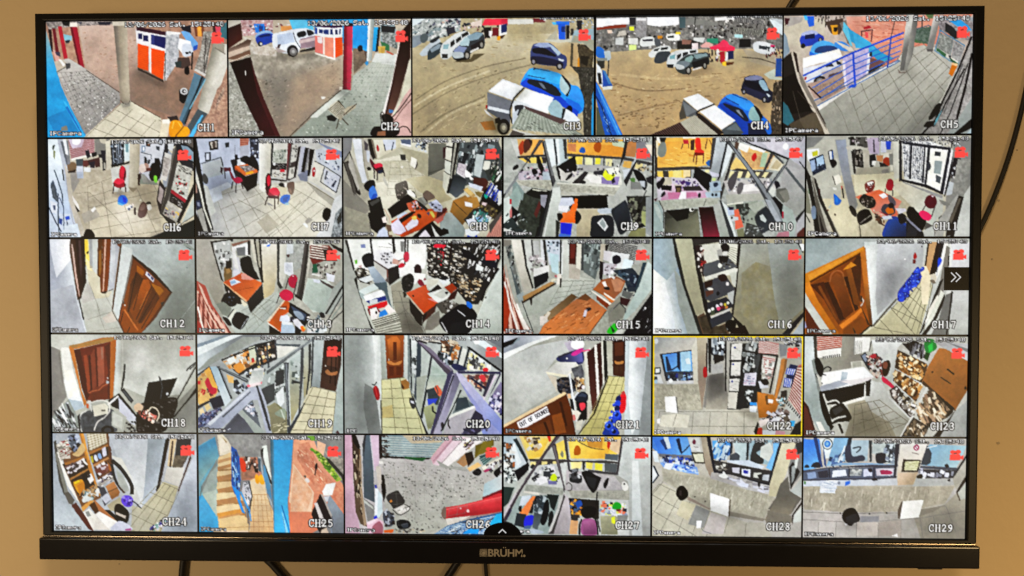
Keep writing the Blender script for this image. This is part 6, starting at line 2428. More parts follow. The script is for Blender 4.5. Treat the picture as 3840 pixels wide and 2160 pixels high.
18: '''
g c8cabe a4a698 300,60 900,700 0,0 1199,0 1199,819 0,819
g a4a69a ccd0c6 640,60 760,420 600,20 1199,20 1199,230 1060,500 780,520 600,440
g 8e8b84 98958c 20,400 100,400 0,100 70,130 100,380 125,520 40,640 0,700
p 8a867c 60,170 76,125 90,300 100,400 90,440
g ecece0 e4ecf0 130,300 240,560 84,110 150,110 200,400 270,600 200,640 140,560 110,420
p f4f2e0 110,300 180,300 230,480 140,540
p b0c4d0 140,540 250,560 270,610 190,640
g c88840 b06c28 150,60 520,60 150,100 420,30 545,20 540,120 510,540 480,560 490,60 190,125 250,470 290,570 270,600 150,110
p b08848 150,95 500,25 545,40 500,60 180,115
g 7a2a18 8a3820 220,200 420,400 190,130 495,60 490,300 480,540 300,560 250,420
p 5a1c0e 195,132 240,122 300,400 320,500 290,560 250,440
p a04a2a 270,180 300,170 330,440 300,490
p 98442a 330,170 360,120 380,420 340,470
p a85a40 380,110 440,100 440,400 390,440
p 5a1c10 310,180 326,170 340,460 325,480
p 6a2414 365,120 380,115 390,430 375,440
p b07860 415,110 430,105 432,200 420,210
p 6a2818 450,100 490,70 485,540 460,540 470,300
s b86840 9 310,490 350,470 390,465 430,430 470,410
p 7a3018 310,500 380,480 460,430 470,540 320,560
e c8c0b8 468,365 7,9
p b0b8bc 455,380 480,390 478,410 455,412
g c8d0c8 a8a89c 545,200 600,200 545,30 600,30 570,480 530,520 520,500
p 222a28 605,246 620,246 610,360 585,470 575,470 592,360
p 22262a 580,470 600,445 680,550 660,575
p 4a545c 590,475 604,462 670,545 655,560
p 101214 470,550 560,490 720,690 700,720 690,760 600,640 500,600
p c4c8d8 555,520 590,560 700,690 690,760 650,740 560,640
l e8e8e4 16 470,585 552,515
P 545c64 230,720 240,660 290,640 340,630 440,610 520,640 530,720 520,819 240,819
t 5a626a 3a424a 30 250,660 500,640 500,819 260,819
s d0d0c8 11 250,819 230,740 240,670 290,635
s d8d8d0 11 300,560 320,600 330,640
p 141c28 200,700 230,660 240,819 220,819
s e0dcd0 10 330,570 370,555 430,550 470,570 480,630 440,690 380,730 350,800
p e0dcc4 340,595 440,575 468,600 466,660 350,686
p 5a5a50 410,630 445,628 445,640 412,640
p c86a3a 285,580 310,575 305,620 285,610
p d8d8d0 300,550 325,550 330,600 310,600
p b4b8ac 500,640 560,640 620,690 590,810 495,760
p c8ccc0 510,650 590,690 580,790 505,750
e 14161a 462,800 55,40
e 3a4048 462,800 30,22
k 182 24 20,20,0 c8d0d0,3a3c3c,101214,8a9090 600,720 720,700 700,819 600,819
p 0e1012 760,590 805,400 1045,360 980,510 900,560
g 14181c 080a0c 800,400 960,540 808,408 1040,364 976,505 770,585
l 4a5258 7 905,360 920,440 900,560
l 3a3a38 9 895,350 900,380
P c8ccd0 950,490 965,480 970,495 955,502
P 16120f 720,600 800,560 1000,520 1046,560 1010,680 940,800 840,819 720,819 700,760
k 183 60 30,14,20 26221e,0c0a0a,4a4440,6a625a 730,580 1040,540 1000,680 920,800 720,800
P d8b898 680,600 720,570 760,600 740,640 700,640
k 184 40 24,26,10 e8a088,f0c8a8,d87868,f4e0d0,8a4a3a 720,640 780,630 870,680 850,730 740,690
s e8d8b8 12 800,640 830,605 870,620 890,670 870,720
P 101010 810,640 840,620 880,650 860,670
p c8ccbc 1060,520 1199,270 1199,400 1050,560
l 2a2c28 9 1199,268 1060,510 1040,540
p 1c1e1c 1199,440 1199,480 1090,600 1020,690 1000,690 1110,560
l 2a2c2c 9 1120,300 1160,260 1195,232
l 2a2c2c 7 1150,290 1190,250
p a8aaa0 1000,720 1199,500 1199,819 930,819
p 9aa49c 0,690 140,540 210,680 230,819 0,819
k 185 90 16,60,-33 e8ecec,4a5054,9aa4a8,2a2e34,c8d0d4 4,690 110,590 150,590 210,790 20,810
f 30302844 60 900,560 1190,420 1190,800 950,800
f ffffff44 40 620,80 820,80 780,340 640,300
''',
19: '''
g a8b0b0 b4bcb8 200,60 1000,400 0,0 1207,0 1207,819 0,819
g c8d4d8 8a9498 60,20 300,60 0,0 560,0 480,40 180,180 0,330
p 8aa0b0 0,80 240,0 270,0 0,130
p e0ecec 0,110 300,0 380,0 240,60 0,180
g a8b0a8 98a098 500,20 240,160 380,20 560,20 200,200 100,260 20,300 0,300 100,200
p c8d0cc 980,30 1050,30 1010,440 950,430
g b8c4c4 98a4a4 980,60 980,420 965,20 1050,20 1016,436 950,430
p 4a2a1c 1055,30 1199,30 1190,250 1145,470 1016,436
g 3a1c14 5a3424 1060,60 1150,440 1060,40 1199,40 1190,240 1145,470 1020,436
p 6a3c28 1080,190 1170,180 1160,270 1070,250
l 2a140e 8 1115,180 1100,400
l 2a140e 8 1150,180 1140,420
P b07848 1060,300 1080,285 1110,310 1160,300 1150,330 1100,335 1065,320
e d8d0c0 1063,256 7,6
g b8c4bc a4b4b0 1199,300 1160,700 1196,260 1207,280 1207,819 1120,819 1150,480
p d8d0a8 930,430 1020,440 1150,480 1110,819 760,819 860,600
q 8a8464 5 3 6 960,430 1150,470 1110,860 740,860
p d8b470 0,360 100,270 180,460 130,540 20,600 0,560
p 1e2a30 100,265 112,280 190,470 175,480
p 2a3844 0,330 100,262 104,274 0,345
k 191 40 30,34,20 d83848,8a2a34,e8c088,5a4a58,c89a58,e0b878 5,350 110,290 160,440 100,520 10,520
p e8b860 60,300 100,270 170,450 130,480
P c82848 62,390 90,360 120,430 160,450 150,490 110,490 80,440
p e8c078 10,520 90,480 110,520 20,600
p 2a3440 0,590 100,545 106,560 0,620
p 202844 95,535 200,500 220,590 130,620
p e8d0a0 10,630 40,606 60,660 30,680
p e0c890 55,590 90,570 110,610 75,640
p 4a5a8a 0,690 120,630 200,600 60,760 0,780
k 192 60 26,18,-30 3a4a80,8a90b8,6a5a80,c8b8d0,2a3050,8aa0c8 0,680 180,600 220,600 80,740 0,770
g a8c8d8 c8d8e0 110,280 240,500 106,268 170,262 280,540 230,600 180,470
p 20262c 165,262 185,262 290,530 275,535
p 8a9298 190,290 205,300 285,510 270,500
p 1c242c 200,210 480,80 640,45 660,200 510,270 360,330 330,320
p d8b080 210,220 480,90 490,230 370,300 260,280
k 193 60 44,34,-20 e0b070,8a5a34,e8e0d0,5a4030,d89a50,c8c8c0 215,210 480,100 490,230 360,310 250,270
p e8ece4 245,210 300,170 320,220 270,250
p e8e8dc 320,160 380,130 390,150 330,180
p d0d8b8 425,110 480,90 490,210 440,230
P c02828 450,200 470,195 475,225 455,230
P d89a48 300,260 360,230 390,280 340,320
k 194 40 30,26,-20 e8c890,5a4438,d8d0c0,a87848,2a2422 495,90 640,60 655,170 510,250
p 3a4a54 476,90 492,90 520,260 508,275
p 3a4a54 570,60 584,60 600,270 585,280
p 1c2228 200,205 640,40 640,50 205,216
p 2a2c34 340,330 660,190 660,205 350,340
p 3a3c44 640,40 655,40 665,200 650,200
p d8d8cc 660,90 850,90 820,110 700,190 664,190
p 50606a 640,75 860,80 850,100 650,90
k 195 40 26,20,-20 2a2c38,c8d0d8,6a7480,e8e8e8,e0c888 380,310 560,250 560,330 420,370
p 1e2838 300,380 330,370 370,440 340,500 300,460
p e0b878 240,330 300,350 300,400 260,400
k 196 30 24,24,-20 c8d4e0,4a5464,8a98ac,2a3444 290,430 410,400 420,450 330,500
p 4e565c 160,258 410,365 425,385 410,400 165,275
p 8a949a 175,265 410,375 410,385 190,280
p dcdcd8 430,400 470,280 550,275 550,380 430,420
g b0b8b4 d8dcd4 500,290 490,400 455,300 545,290 545,380 425,405
p f0d8d8 415,415 550,385 556,405 425,440
e f08090 540,400 16,12
e f08090 424,424 14,12
p a8b4b0 560,300 740,220 750,500 600,560 520,460
k 197 50 30,30,10 5a6460,c8d4d0,8a9490,3a4240,e0e4e0 570,330 720,260 730,460 600,540
p 3a4042 650,300 720,290 720,400 650,430
p 454c50 530,450 590,420 640,400 640,540 560,590
p e4ecec 650,490 715,430 720,560 670,615
p 8a8a5a 550,600 660,570 740,640 740,819 620,819
g a09c70 8a845c 600,600 700,819 560,610 640,560 740,680 735,819 620,819
P 98a890 640,650 720,610 730,690 680,680
l c8d4c0 9 690,620 720,700
p c0cac8 740,220 870,130 850,400 840,640 770,760 750,600
g b0beba a8a070 800,200 800,700 760,210 866,140 850,380 838,600 775,740 765,420
k 198 30 30,34,0 8a9a94,c8d4d0,5a6a64,b0bcb8 780,230 850,230 840,400 790,420
p 3a4240 780,370 850,390 850,405 790,400
g b4bcb4 b0a878 900,100 890,500 890,100 930,90 915,470 880,530 880,300
g c8d0d0 b8b898 945,60 930,430 940,70 960,50 945,430 920,460
p 4a5056 860,110 885,90 880,300 850,620 835,650 850,400
p 2a3036 925,80 945,70 940,300 910,490 900,500 925,260
p 3a4248 955,20 968,20 960,300 945,440 938,440
p 2a2c2c 880,350 900,355 880,365
p 4a525a 720,230 760,230 750,400 770,819 745,819 735,500
p 8a949c 733,240 745,240 745,500 752,700 742,700
p 5a6468 575,330 575,300 940,40 965,20 965,40 880,100 720,225
p 98a2a8 580,310 950,35 955,42 700,225
g 98a2b8 b4bcd0 60,760 460,480 40,780 420,440 520,430 570,560 600,700 610,819 570,819 500,540 450,540 370,620 220,760 120,819 40,819
p 5a6270 200,680 440,470 442,478 210,690
p c8d0dc 80,740 420,450 440,455 100,760
p 6a7480 370,620 455,540 530,790 480,760
p 5a6070 330,650 440,750 480,819 180,819
g 4a5060 6a7080 280,700 360,819 340,660 430,750 470,819 200,819
p a8b4ac 345,640 370,625 540,790 540,819 470,819
p 98a8c0 390,610 450,560 500,680 440,650
k 199 24 26,20,20 c8d0e0,5a6478,2a3040,e0d8e0 395,610 455,570 500,690 440,650
p 3c4248 485,420 500,420 560,600 610,800 590,790 540,620
p 3a4450 740,800 840,640 880,570 890,560 860,640 765,819
l c8d0e0 7 250,790 270,780
k 200 20 40,8,-20 5a5840,b8b48c,d8d0a8 640,720 740,700 740,819 640,819
p 5a2028 1140,810 1160,790 1180,819
''',
20: '''
g a0a8a4 b8c0bc 60,400 300,400 0,0 1311,0 1311,819 0,819
g 98a09c d4dcd8 120,300 290,300 0,0 340,0 340,370 310,500 310,819 0,819
g dfe6e2 b8c4b8 240,100 330,100 235,0 300,0 270,400 250,420 260,200
p 8a908c 170,400 240,440 270,540 310,819 200,819 160,600
g b4c0b8 a8b0a4 310,100 345,300 300,0 345,0 355,370 312,370
p 8a4a20 340,0 500,0 495,350 360,370
g a05c28 7a3414 380,40 440,340 342,0 500,0 494,350 360,368
g c07838 8a4a20 370,60 420,200 360,40 400,10 440,10 470,50 465,200 430,220 380,210
p 6a2c10 410,60 440,60 440,210 410,210
P c88a48 360,220 390,215 420,232 480,210 470,240 420,250 370,240
p 6a2a10 375,260 415,262 412,335 378,340
p 6a2a10 435,262 480,260 478,330 436,332
e c0b8a8 372,205 6,10
p d8d8a0 310,375 520,355 545,440 590,600 690,819 310,819
g d4d098 c8c894 400,380 440,819 312,378 500,358 550,450 600,620 690,819 312,819
q 8a8658 5 3 6 312,370 540,350 660,860 312,840
p c8b878 312,600 400,580 410,680 312,690
p 6a6a54 300,540 314,540 318,819 308,819
p a87838 470,380 520,365 545,400 540,440 490,455
p 5a3014 475,400 500,430 498,450 480,440
p f0ece8 515,370 545,365 580,360 575,380 530,385
P a81c28 240,450 260,420 285,445 298,510 285,540 262,525
p d84040 255,430 262,425 280,510 272,515
s 2a2a2a 8 235,410 255,412 270,390
p c8d0c8 510,0 545,0 530,370 505,360
p 7a8a8a 530,0 550,0 545,400 530,380
g d0d8d4 a8b4ac 560,40 580,420 560,30 600,50 600,200 570,500 545,440
p 2a3238 545,30 560,30 565,480 555,450
k 201 30 20,40,0 3a4444,c8d0d0,1c2226,8a9494 555,190 600,190 650,230 640,330 560,350
p 3a4a58 610,60 645,70 640,300 600,540 580,510 600,300
p b8c4bc 640,80 720,150 690,420 650,560 600,540 640,300
p a8b0a0 600,350 690,330 660,480 650,660 600,600
p 2a3238 720,170 735,170 700,420 650,690 630,690 680,430
g b8c8c0 98a898 760,240 740,560 735,190 860,310 850,400 800,560 760,640 700,500
g a0b4a8 c8ccb8 760,330 760,440 710,330 850,330 820,440 680,450
p a8bcb0 730,250 850,320 720,320
p 3a4a50 690,450 760,430 800,500 780,580 700,560
P d87050 750,440 775,415 815,470 790,505
p 3a50c0 690,530 780,520 750,580 700,580
p 98a060 660,620 740,560 760,680 700,790
g a8b080 8a9060 680,600 720,780 660,600 750,560 770,660 720,780 690,760
s 1a1c20 12 735,590 740,630 770,650
s 3a3c40 6 760,420 780,480 730,500
p 5a6a70 545,530 600,560 600,600 560,590
P 3a3c38 540,530 580,520 595,580 580,612 560,600
p c8ccd8 550,540 590,550 585,570 555,560
p 2a2e30 545,440 600,590 680,780 700,819 680,819 560,500
p 5a4e62 550,0 600,30 700,110 900,280 910,300 850,560 760,780 740,819 715,819 780,640 860,330 710,160
p 8a7e98 580,20 720,110 905,285 890,300 710,140
p 4a4470 860,320 900,290 920,330 800,640 730,819 715,819
p a8a4c0 900,320 930,330 810,819 740,819
g 7a7698 b4b0c8 940,340 820,800 920,310 975,350 900,560 800,819 740,819 860,560
p 2a2c3a 905,330 918,330 770,740 750,790
g c8c4e8 8a98d8 980,380 1240,760 930,310 960,300 1311,700 1311,819 1150,819 1100,600 960,380
p 9aa0d8 960,380 1100,560 1220,740 1190,700 1311,819 1200,819 1080,600
p 1c2420 965,450 978,455 880,660 820,790 800,800 900,600
g a8b4a8 5a7078 960,520 1020,600 970,480 1080,580 900,650
p 3a4e58 940,520 1020,510 1040,590 920,630
p e4e8dc 890,660 1080,580 1090,600 870,690
p b8b4bc 870,690 1090,600 1100,640 1080,700 980,819 820,819
p 3a3450 1090,620 1150,660 1180,760 1100,819 980,819
k 202 20 30,20,30 2a2c48,6a6898,4a4870 1000,740 1200,740 1200,819 980,819
s 2a2420 10 880,768 865,740 870,700
P 3a3038 805,730 820,720 830,750 810,770
p e0d8c8 560,0 830,0 820,50 700,60 640,40
p 3a3438 600,30 690,60 690,75 600,50
p 3a3434 705,48 960,85 960,100 700,62
p 2a2826 820,0 835,0 810,140 800,130
k 203 60 40,34,20 c88a48,e0d0b0,5a3a28,e8e0d0,8a5a3c 825,20 960,80 960,200 880,200 810,140
p 3a4a50 890,90 910,90 870,240 855,230
p e0e4d8 975,95 1020,120 990,260 950,240
p 2a3a48 970,90 985,95 950,240 935,235
k 204 50 30,40,0 3a444c,e0e8ec,8a98a4,1c2428 770,140 870,170 900,230 860,240
P 2c3468 890,250 930,235 1020,270 1000,290 930,290
g b8c0c0 8a9090 1100,40 1250,120 960,0 1311,0 1311,300 1030,90 960,60
p d8e8ec 1020,20 1130,20 1311,150 1311,190
P f4f4f0 1078,45 1100,30 1125,55 1105,75 1082,68
p 7a8088 1160,20 1311,20 1311,110
p 1c1c20 1020,95 1040,95 1311,290 1311,305 1280,290 1030,110
p e0e8e8 1060,130 1230,260 1200,290 1020,270
k 205 60 34,40,10 3a3c3c,e8e8dc,6a6a68,c8d0d0,e8e0a0 1050,140 1220,260 1200,290 1030,270
p 2a343c 1030,110 1045,120 1005,270 990,260
e d83040 1175,285 24,18
p 3c3868 940,295 1300,300 1300,320 950,315
p e8c8b0 1000,330 1220,325 1170,440 1110,450
k 206 50 36,30,20 e8a880,e0d8d0,8a4a40,d8b898,5a4a58 1000,330 1210,330 1180,430 1120,460
P d84850 1120,340 1160,325 1180,370 1150,385
p d8c8d8 1220,330 1270,330 1160,540 1150,500
p 44405a 1210,320 1250,320 1170,510 1150,500
p 44405a 1290,320 1305,320 1200,520 1190,540 1270,360
p 28264a 1060,350 1180,430 1170,450 1050,360
p 8a80a8 1200,540 1300,380 1311,400 1311,600 1240,580
k 207 50 30,34,30 e8e0f0,6a68a8,3a3c70,c8c8e8,a89ac0 1190,540 1300,460 1311,660 1250,620
f ffffff55 20 240,20 290,20 270,380 250,380
f 30383444 40 100,420 240,460 290,800 120,800
''',
21: '''
g a8aa9c b4b6aa 200,300 600,300 0,0 1220,0 1220,819 0,819
g c4c8c4 b8bcb2 300,80 240,500 20,190 240,90 540,30 560,140 440,180 350,300 440,460 0,740 0,200
p b8c0cc 0,0 400,0 180,80 0,180
g 98a0ac d0d8e0 100,60 300,20 0,60 130,10 420,0 240,60 0,180
p e8ece8 0,150 240,50 420,0 460,0 260,70 0,200
p 161618 0,60 120,20 80,70 0,105
p 8aa0a8 80,70 130,20 140,30 60,90
g c8c0d0 a89ab8 520,60 580,140 500,60 600,30 680,120 560,160
e ffffff 612,72 56,44
p e4e0d0 670,140 720,100 760,500 780,560 740,650 700,690 680,400
g d8d8c8 c4c0ac 690,160 730,640 665,140 690,140 735,640 700,690
p 5a2418 690,140 750,90 765,350 775,540 738,650 715,440
g 4a1c14 6a3024 700,160 750,600 692,142 748,94 760,350 770,530 738,640
p ece8d8 750,80 775,70 790,300 795,490 775,530 765,360
p 4a1810 770,70 805,55 820,400 795,480 785,300
p e0dcc8 808,50 822,50 834,390 822,400
p 1c221c 822,40 848,35 862,330 835,390
g b4b4a0 c4c4b0 860,60 890,300 850,30 900,30 905,330 862,330
p 4a1c10 900,40 1005,30 1003,340 905,328
g 3a140c 5a2818 920,60 980,320 905,42 1000,36 1000,336 908,326
p 6a3018 915,60 990,50 990,160 920,170
P c08a4a 918,208 950,215 990,206 985,232 930,236
p 5a3018 920,250 950,250 948,310 922,310
p 5a3018 960,250 990,250 990,318 960,314
g c8d4d8 9aa4a4 1020,200 1180,200 1005,30 1220,30 1220,819 1000,819 1000,420
g e8f0f0 b8c0c4 1060,300 1150,300 1040,40 1180,40 1180,600 1060,819 1030,500
p 98a0a0 1180,200 1220,180 1220,819 1120,819
p d4cc8c 865,330 1003,345 998,460 940,500 900,700 830,819 630,819 740,650 780,530
g d8d090 bcb46c 920,350 760,800 868,332 1000,344 996,440 930,540 840,819 640,819 780,540
q 8a844c 4 3 7 870,335 1000,340 880,830 620,830
p 3a3018 740,650 780,540 865,330 868,345 760,640 640,800 615,819
P 343a78 445,180 540,140 640,110 665,160 660,220 600,240 460,215
g 2a3060 6a6ab8 470,190 640,180 450,178 560,145 650,140 660,220 470,212
p 3a3450 450,170 560,130 560,145 455,185
P c83a98 560,150 620,110 660,105 640,140 580,170
p e05a90 640,125 715,112 715,122 650,135
e e8e8f0 525,190 9,8
p d8d8cc 350,300 440,220 600,218 615,235 525,330
g c4c4bc e4e4dc 400,290 560,240 352,296 442,226 605,222 524,326
p e4dcb8 350,300 525,325 520,350 360,318
p f0ecd8 525,325 615,235 618,248 520,350
p c8bca4 360,318 440,345 440,420 445,470
p 6a6a70 560,280 640,240 665,290 665,380 600,370
t 7a7e84 4a4c54 24 560,270 650,240 665,350 600,370
P 1e2230 445,380 480,345 560,350 600,400 595,450 540,480 460,470
k 212 60 30,20,0 2a2e40,0e1018,4a5060,6a5a50 450,360 590,370 590,460 470,470
p c8a878 590,360 660,350 670,420 620,470 600,440
k 213 30 24,26,0 c8a060,8a6a40,e0d0b0,5a4030 590,360 660,350 670,430 610,450
P 5a1c20 625,430 640,415 660,430 640,445
e f0e8e8 660,425 14,16
l e0e8f0 16 548,320 590,620
l d8e0e8 12 620,470 580,520
l e8e8ec 12 590,600 612,760
P 20283c 590,530 610,490 650,460 700,490 690,545 640,560
p 3a4a68 610,500 650,470 690,490 680,510
p 14161e 600,545 690,545 690,600 650,640 610,620
P e04858 630,560 670,555 680,590 650,620 635,600
p 181a20 550,520 575,530 590,620 560,600
p e8b890 530,480 555,480 560,515 535,520
p e8dcc8 570,620 620,620 640,640 610,700 580,680
p 1c1a1c 640,640 690,600 690,690 640,710 610,710
P d88078 570,660 590,655 600,690 580,700
p d0ccb8 600,710 660,690 640,780 600,780
p c8bca8 690,620 700,600 720,660 690,690
g 7a3c14 5a2408 200,700 560,760 0,760 520,480 560,600 600,819 0,819
p e8c898 0,740 500,465 525,475 510,490 0,765
p 6a2e0c 380,610 520,500 555,600 590,819 420,819
p 98531e 400,660 480,640 520,800 430,819
p 4a1c06 460,550 480,540 530,740 515,750
p 7a3c14 240,770 380,690 420,819 220,819
p 4a2008 330,720 350,710 390,819 370,819
p e8e4e8 110,720 360,582 384,650 190,760 130,770
p f4f2f4 118,722 358,590 376,645 140,762
P 2040b0 840,760 860,720 900,715 905,780 850,800
P 1c34b8 905,640 930,620 970,640 970,700 900,720
p 14206a 940,500 960,485 975,600 930,640 920,620
k 214 50 26,22,60 3a68e0,0e1848,6a90e8,2448c0,c8d8f8 845,740 940,500 970,520 970,650 900,760 940,819 840,819
P 20409a 830,780 900,740 950,780 950,819 830,819
P e02030 965,500 990,470 1015,500 1010,600 985,640 960,620
b 00000000 a0102088 8 965,500 960,620 1000,630 1015,500
P c04a48 975,470 990,455 1005,470 990,490
x 28262e OUT_OF_BOUNDS 128,725 366,596 146,757
f ffffff30 60 40,300 340,300 420,470 60,680
e 16206a 950,520 22,26 20
e 2c50c8 944,560 24,28 20
e 101c58 940,600 24,26 20
e 3a60d8 938,650 30,34 20
e 14246e 938,650 15,18 20
e 2c50c0 930,700 28,26 20
e 3460d0 872,745 34,36 20
e 0e1a50 872,745 17,19 20
e 2848b4 915,790 36,36 20
e 0e1a50 915,790 18,18 20
e 5a84e8 925,640 7,10 20
e 6a94f0 858,735 8,10 20
e 6a94f0 902,778 8,10 20
''',
22: '''
g b4b4ac b0ac9c 200,100 700,700 0,0 1240,0 1240,819 0,819
g a8aca8 c8c4b8 120,20 200,140 0,0 370,0 340,110 50,150 0,150
g d8d4c0 c8c4ae 340,60 390,600 320,110 365,0 375,400 410,600 370,600 340,400
p b4a88c 365,0 450,0 440,400 410,610 380,420
g c4b89c a08c74 370,100 440,300 368,0 450,0 445,340 412,600 376,380
t c0bca4 a4a08c 24 0,400 380,395 410,605 200,630 0,600
k 221 60 30,4,60 98947e,ccc8b0,a8a48e 10,410 370,405 390,590 220,600 20,560
g b8b6a8 c8c4b0 300,640 500,800 0,600 410,612 460,560 620,600 870,620 880,700 860,819 0,819
q 8a887a 4 6 2 60,620 900,620 900,860 30,860
p d4d0ba 80,650 200,640 310,650 290,750 160,750 60,740
l 8a887a 4 200,640 170,740
p 8e8a80 450,330 590,300 620,460 620,600 460,600 420,580
g 7a766e b0aa98 520,320 540,600 470,320 585,300 600,450 625,470 625,600 440,600
p b8b8b4 480,230 580,230 580,300 490,310
p c0ccd0 485,30 590,20 588,150 490,150
k 222 30 24,40,0 3a4450,d0dce0,8a98a4,222830 480,20 600,20 600,220 490,200
p 2a2420 500,150 590,160 590,200 510,230
p 1c1a1a 455,20 485,20 480,300 465,300
p 3a2a26 440,60 452,60 452,330 440,340
p 1a1a1a 595,50 610,40 610,450 600,450
P b02028 415,290 425,255 445,260 452,330 425,338
p 2a2c38 60,150 320,115 335,370 110,370
p 6aa8e0 80,155 320,125 330,290 110,295
g 5a98e0 90c4ec 120,160 280,290 110,150 210,140 200,280 120,290
p 1e3050 200,135 225,132 230,290 205,260
p a8d4f0 228,132 310,125 320,285 240,290
p 24385c 105,170 120,165 160,285 120,290
l 1c2440 9 160,280 220,240
p d8ecf0 270,190 300,180 315,230 280,230
p 3c4450 100,300 335,290 335,305 105,312
k 223 40 26,22,0 3a4858,8ab0d8,2a3484,c8d8e8,5a6470 120,310 330,305 335,360 130,370
p c8c8c8 120,370 340,365 340,390 120,395
P e8ecec 130,370 150,350 170,375 150,385
p d0d4d4 0,320 60,320 90,390 0,390
p 2a343c 10,262 65,258 68,312 15,315
p dce4e4 22,270 58,266 58,302 24,306
p 3a4858 0,330 40,335 40,360 0,365
p a8c8e0 0,362 40,362 40,390 0,390
e d0d8dc 30,45 16,22
p f2f2ee 100,500 190,495 208,632 112,624
p 6a6a64 190,498 200,500 215,628 208,634
p e8e8e4 38,685 65,676 62,720 40,718
p 2a2c2c 640,60 900,60 900,560 860,540 730,600 620,600 630,450
p dcdad0 650,65 740,60 730,195 645,195
p dcdad0 650,215 728,212 722,325 645,325
p dcdad0 636,350 718,348 710,450 632,450
p d4d0c0 628,460 705,458 692,598 622,592
k 224 30 36,4,0 b8b8b0,98988e 655,90 730,85 715,440 640,440
e 3a4aa0 678,95 9,8
e 3a4aa0 665,232 8,8
e 3a4aa0 657,372 8,9
p 4a4e50 745,130 900,130 860,300 750,300
k 225 60 24,40,8 3a3e40,c8ccc8,8a8e8c,1c2022,a8b0b0 745,60 860,60 850,300 750,300
p d8d4e4 760,305 860,300 850,405 750,405
k 226 20 30,8,0 c8a8c0,8a90b8,b8b8c8 765,315 850,312 840,400 760,395
p 26282a 715,450 800,440 840,560 790,590 700,596
k 227 20 20,26,0 6a7474,c8d0d0,26282a,3a4040 750,440 830,440 830,560 770,560
p 2a2826 750,115 1035,155 1032,170 750,130
p c89088 870,30 1040,60 1030,150 900,140
b dcd0c8 b87870 8 875,30 870,140 1030,150 1040,80
b d8ccc4 b47068 11 900,160 940,360 990,330 1010,180
k 228 30 26,24,10 c8c8c0,8a8a84,e0e0d8 900,200 1000,210 960,360 900,340
p 2a2626 890,140 910,145 880,420 870,420
p 26221f 1020,160 1036,160 975,470 960,465
p c8ccd4 870,370 940,360 960,420 890,430
P 2a2624 890,360 940,350 960,390 920,400
p c8c8b8 985,160 1000,460 1035,180 1060,180 1000,490
p 9a6a38 1070,190 1110,185 1100,260 1050,440 1020,530 1005,480
p c08a48 1060,190 1090,180 1080,280 1020,520 1010,500
p 1c2a60 1130,230 1195,240 1150,420 1075,420
b 2448c0 d8dce8 4 1110,260 1180,270 1160,320 1095,310
b 2040b8 e0e4ec 4 1090,340 1150,350 1135,420 1080,410
p c87068 1200,240 1240,220 1240,640 1120,520
b a05c54 dcc0b4 14 1195,250 1120,510 1225,670 1240,240
p b8bcb4 1120,530 1220,660 1180,720 1080,620
b 2a2a2a c0c4bc 8 1100,550 1220,680 1230,660 1115,530
p 3a342c 1060,450 1110,440 1110,520 1050,570
p 98c8d0 1040,510 1100,500 1080,570 1030,570
k 229 24 26,16,0 c8d8dc,3a5a64,8a6a48,e0e4e4 1030,500 1110,500 1080,580 1030,570
p b07830 865,455 940,470 1000,480 1040,560 1000,660 880,670 865,560
g c88a3c a06824 900,480 960,660 870,460 945,480 1030,560 1000,660 885,668
p 7a5020 930,490 950,480 960,560 1030,570 940,560
p e4e0e0 955,515 1000,520 990,550 955,545
p 3a98d8 805,540 860,545 860,570 805,565
p dce4ec 800,570 865,575 855,625 805,620
k 230 60 40,26,20 d8dce0,4a3a38,c8c8d0,8a7068,e8e0e8,3a3c48 1000,600 1110,600 1140,700 1000,720 900,700
p e0d0c8 880,690 970,670 940,720 890,750
P b03a24 870,760 905,750 915,819 860,819
p c8ccd0 910,770 1020,760 1010,819 910,819
p c89098 1020,770 1100,780 1090,819 1010,819
p 1a2024 1180,720 1240,680 1240,819 1130,819
p 3aa8d8 1140,690 1180,690 1170,740 1130,730
p 1c1a18 840,780 870,700 880,720 860,819
p 6a5a48 1080,660 1120,640 1130,680 1090,700
k 231 30 30,12,20 2a2a30,b8bcc4,6a6a70 1040,20 1240,40 1230,110 1120,90
p 8a8e90 1040,60 1110,80 1100,160 1050,170
l f0d030 18 5,5 1235,5 1235,814 5,814 5,5
f 00000044 20 460,330 590,320 600,460 460,540
f 20180844 20 720,600 880,620 860,690 720,640
''',
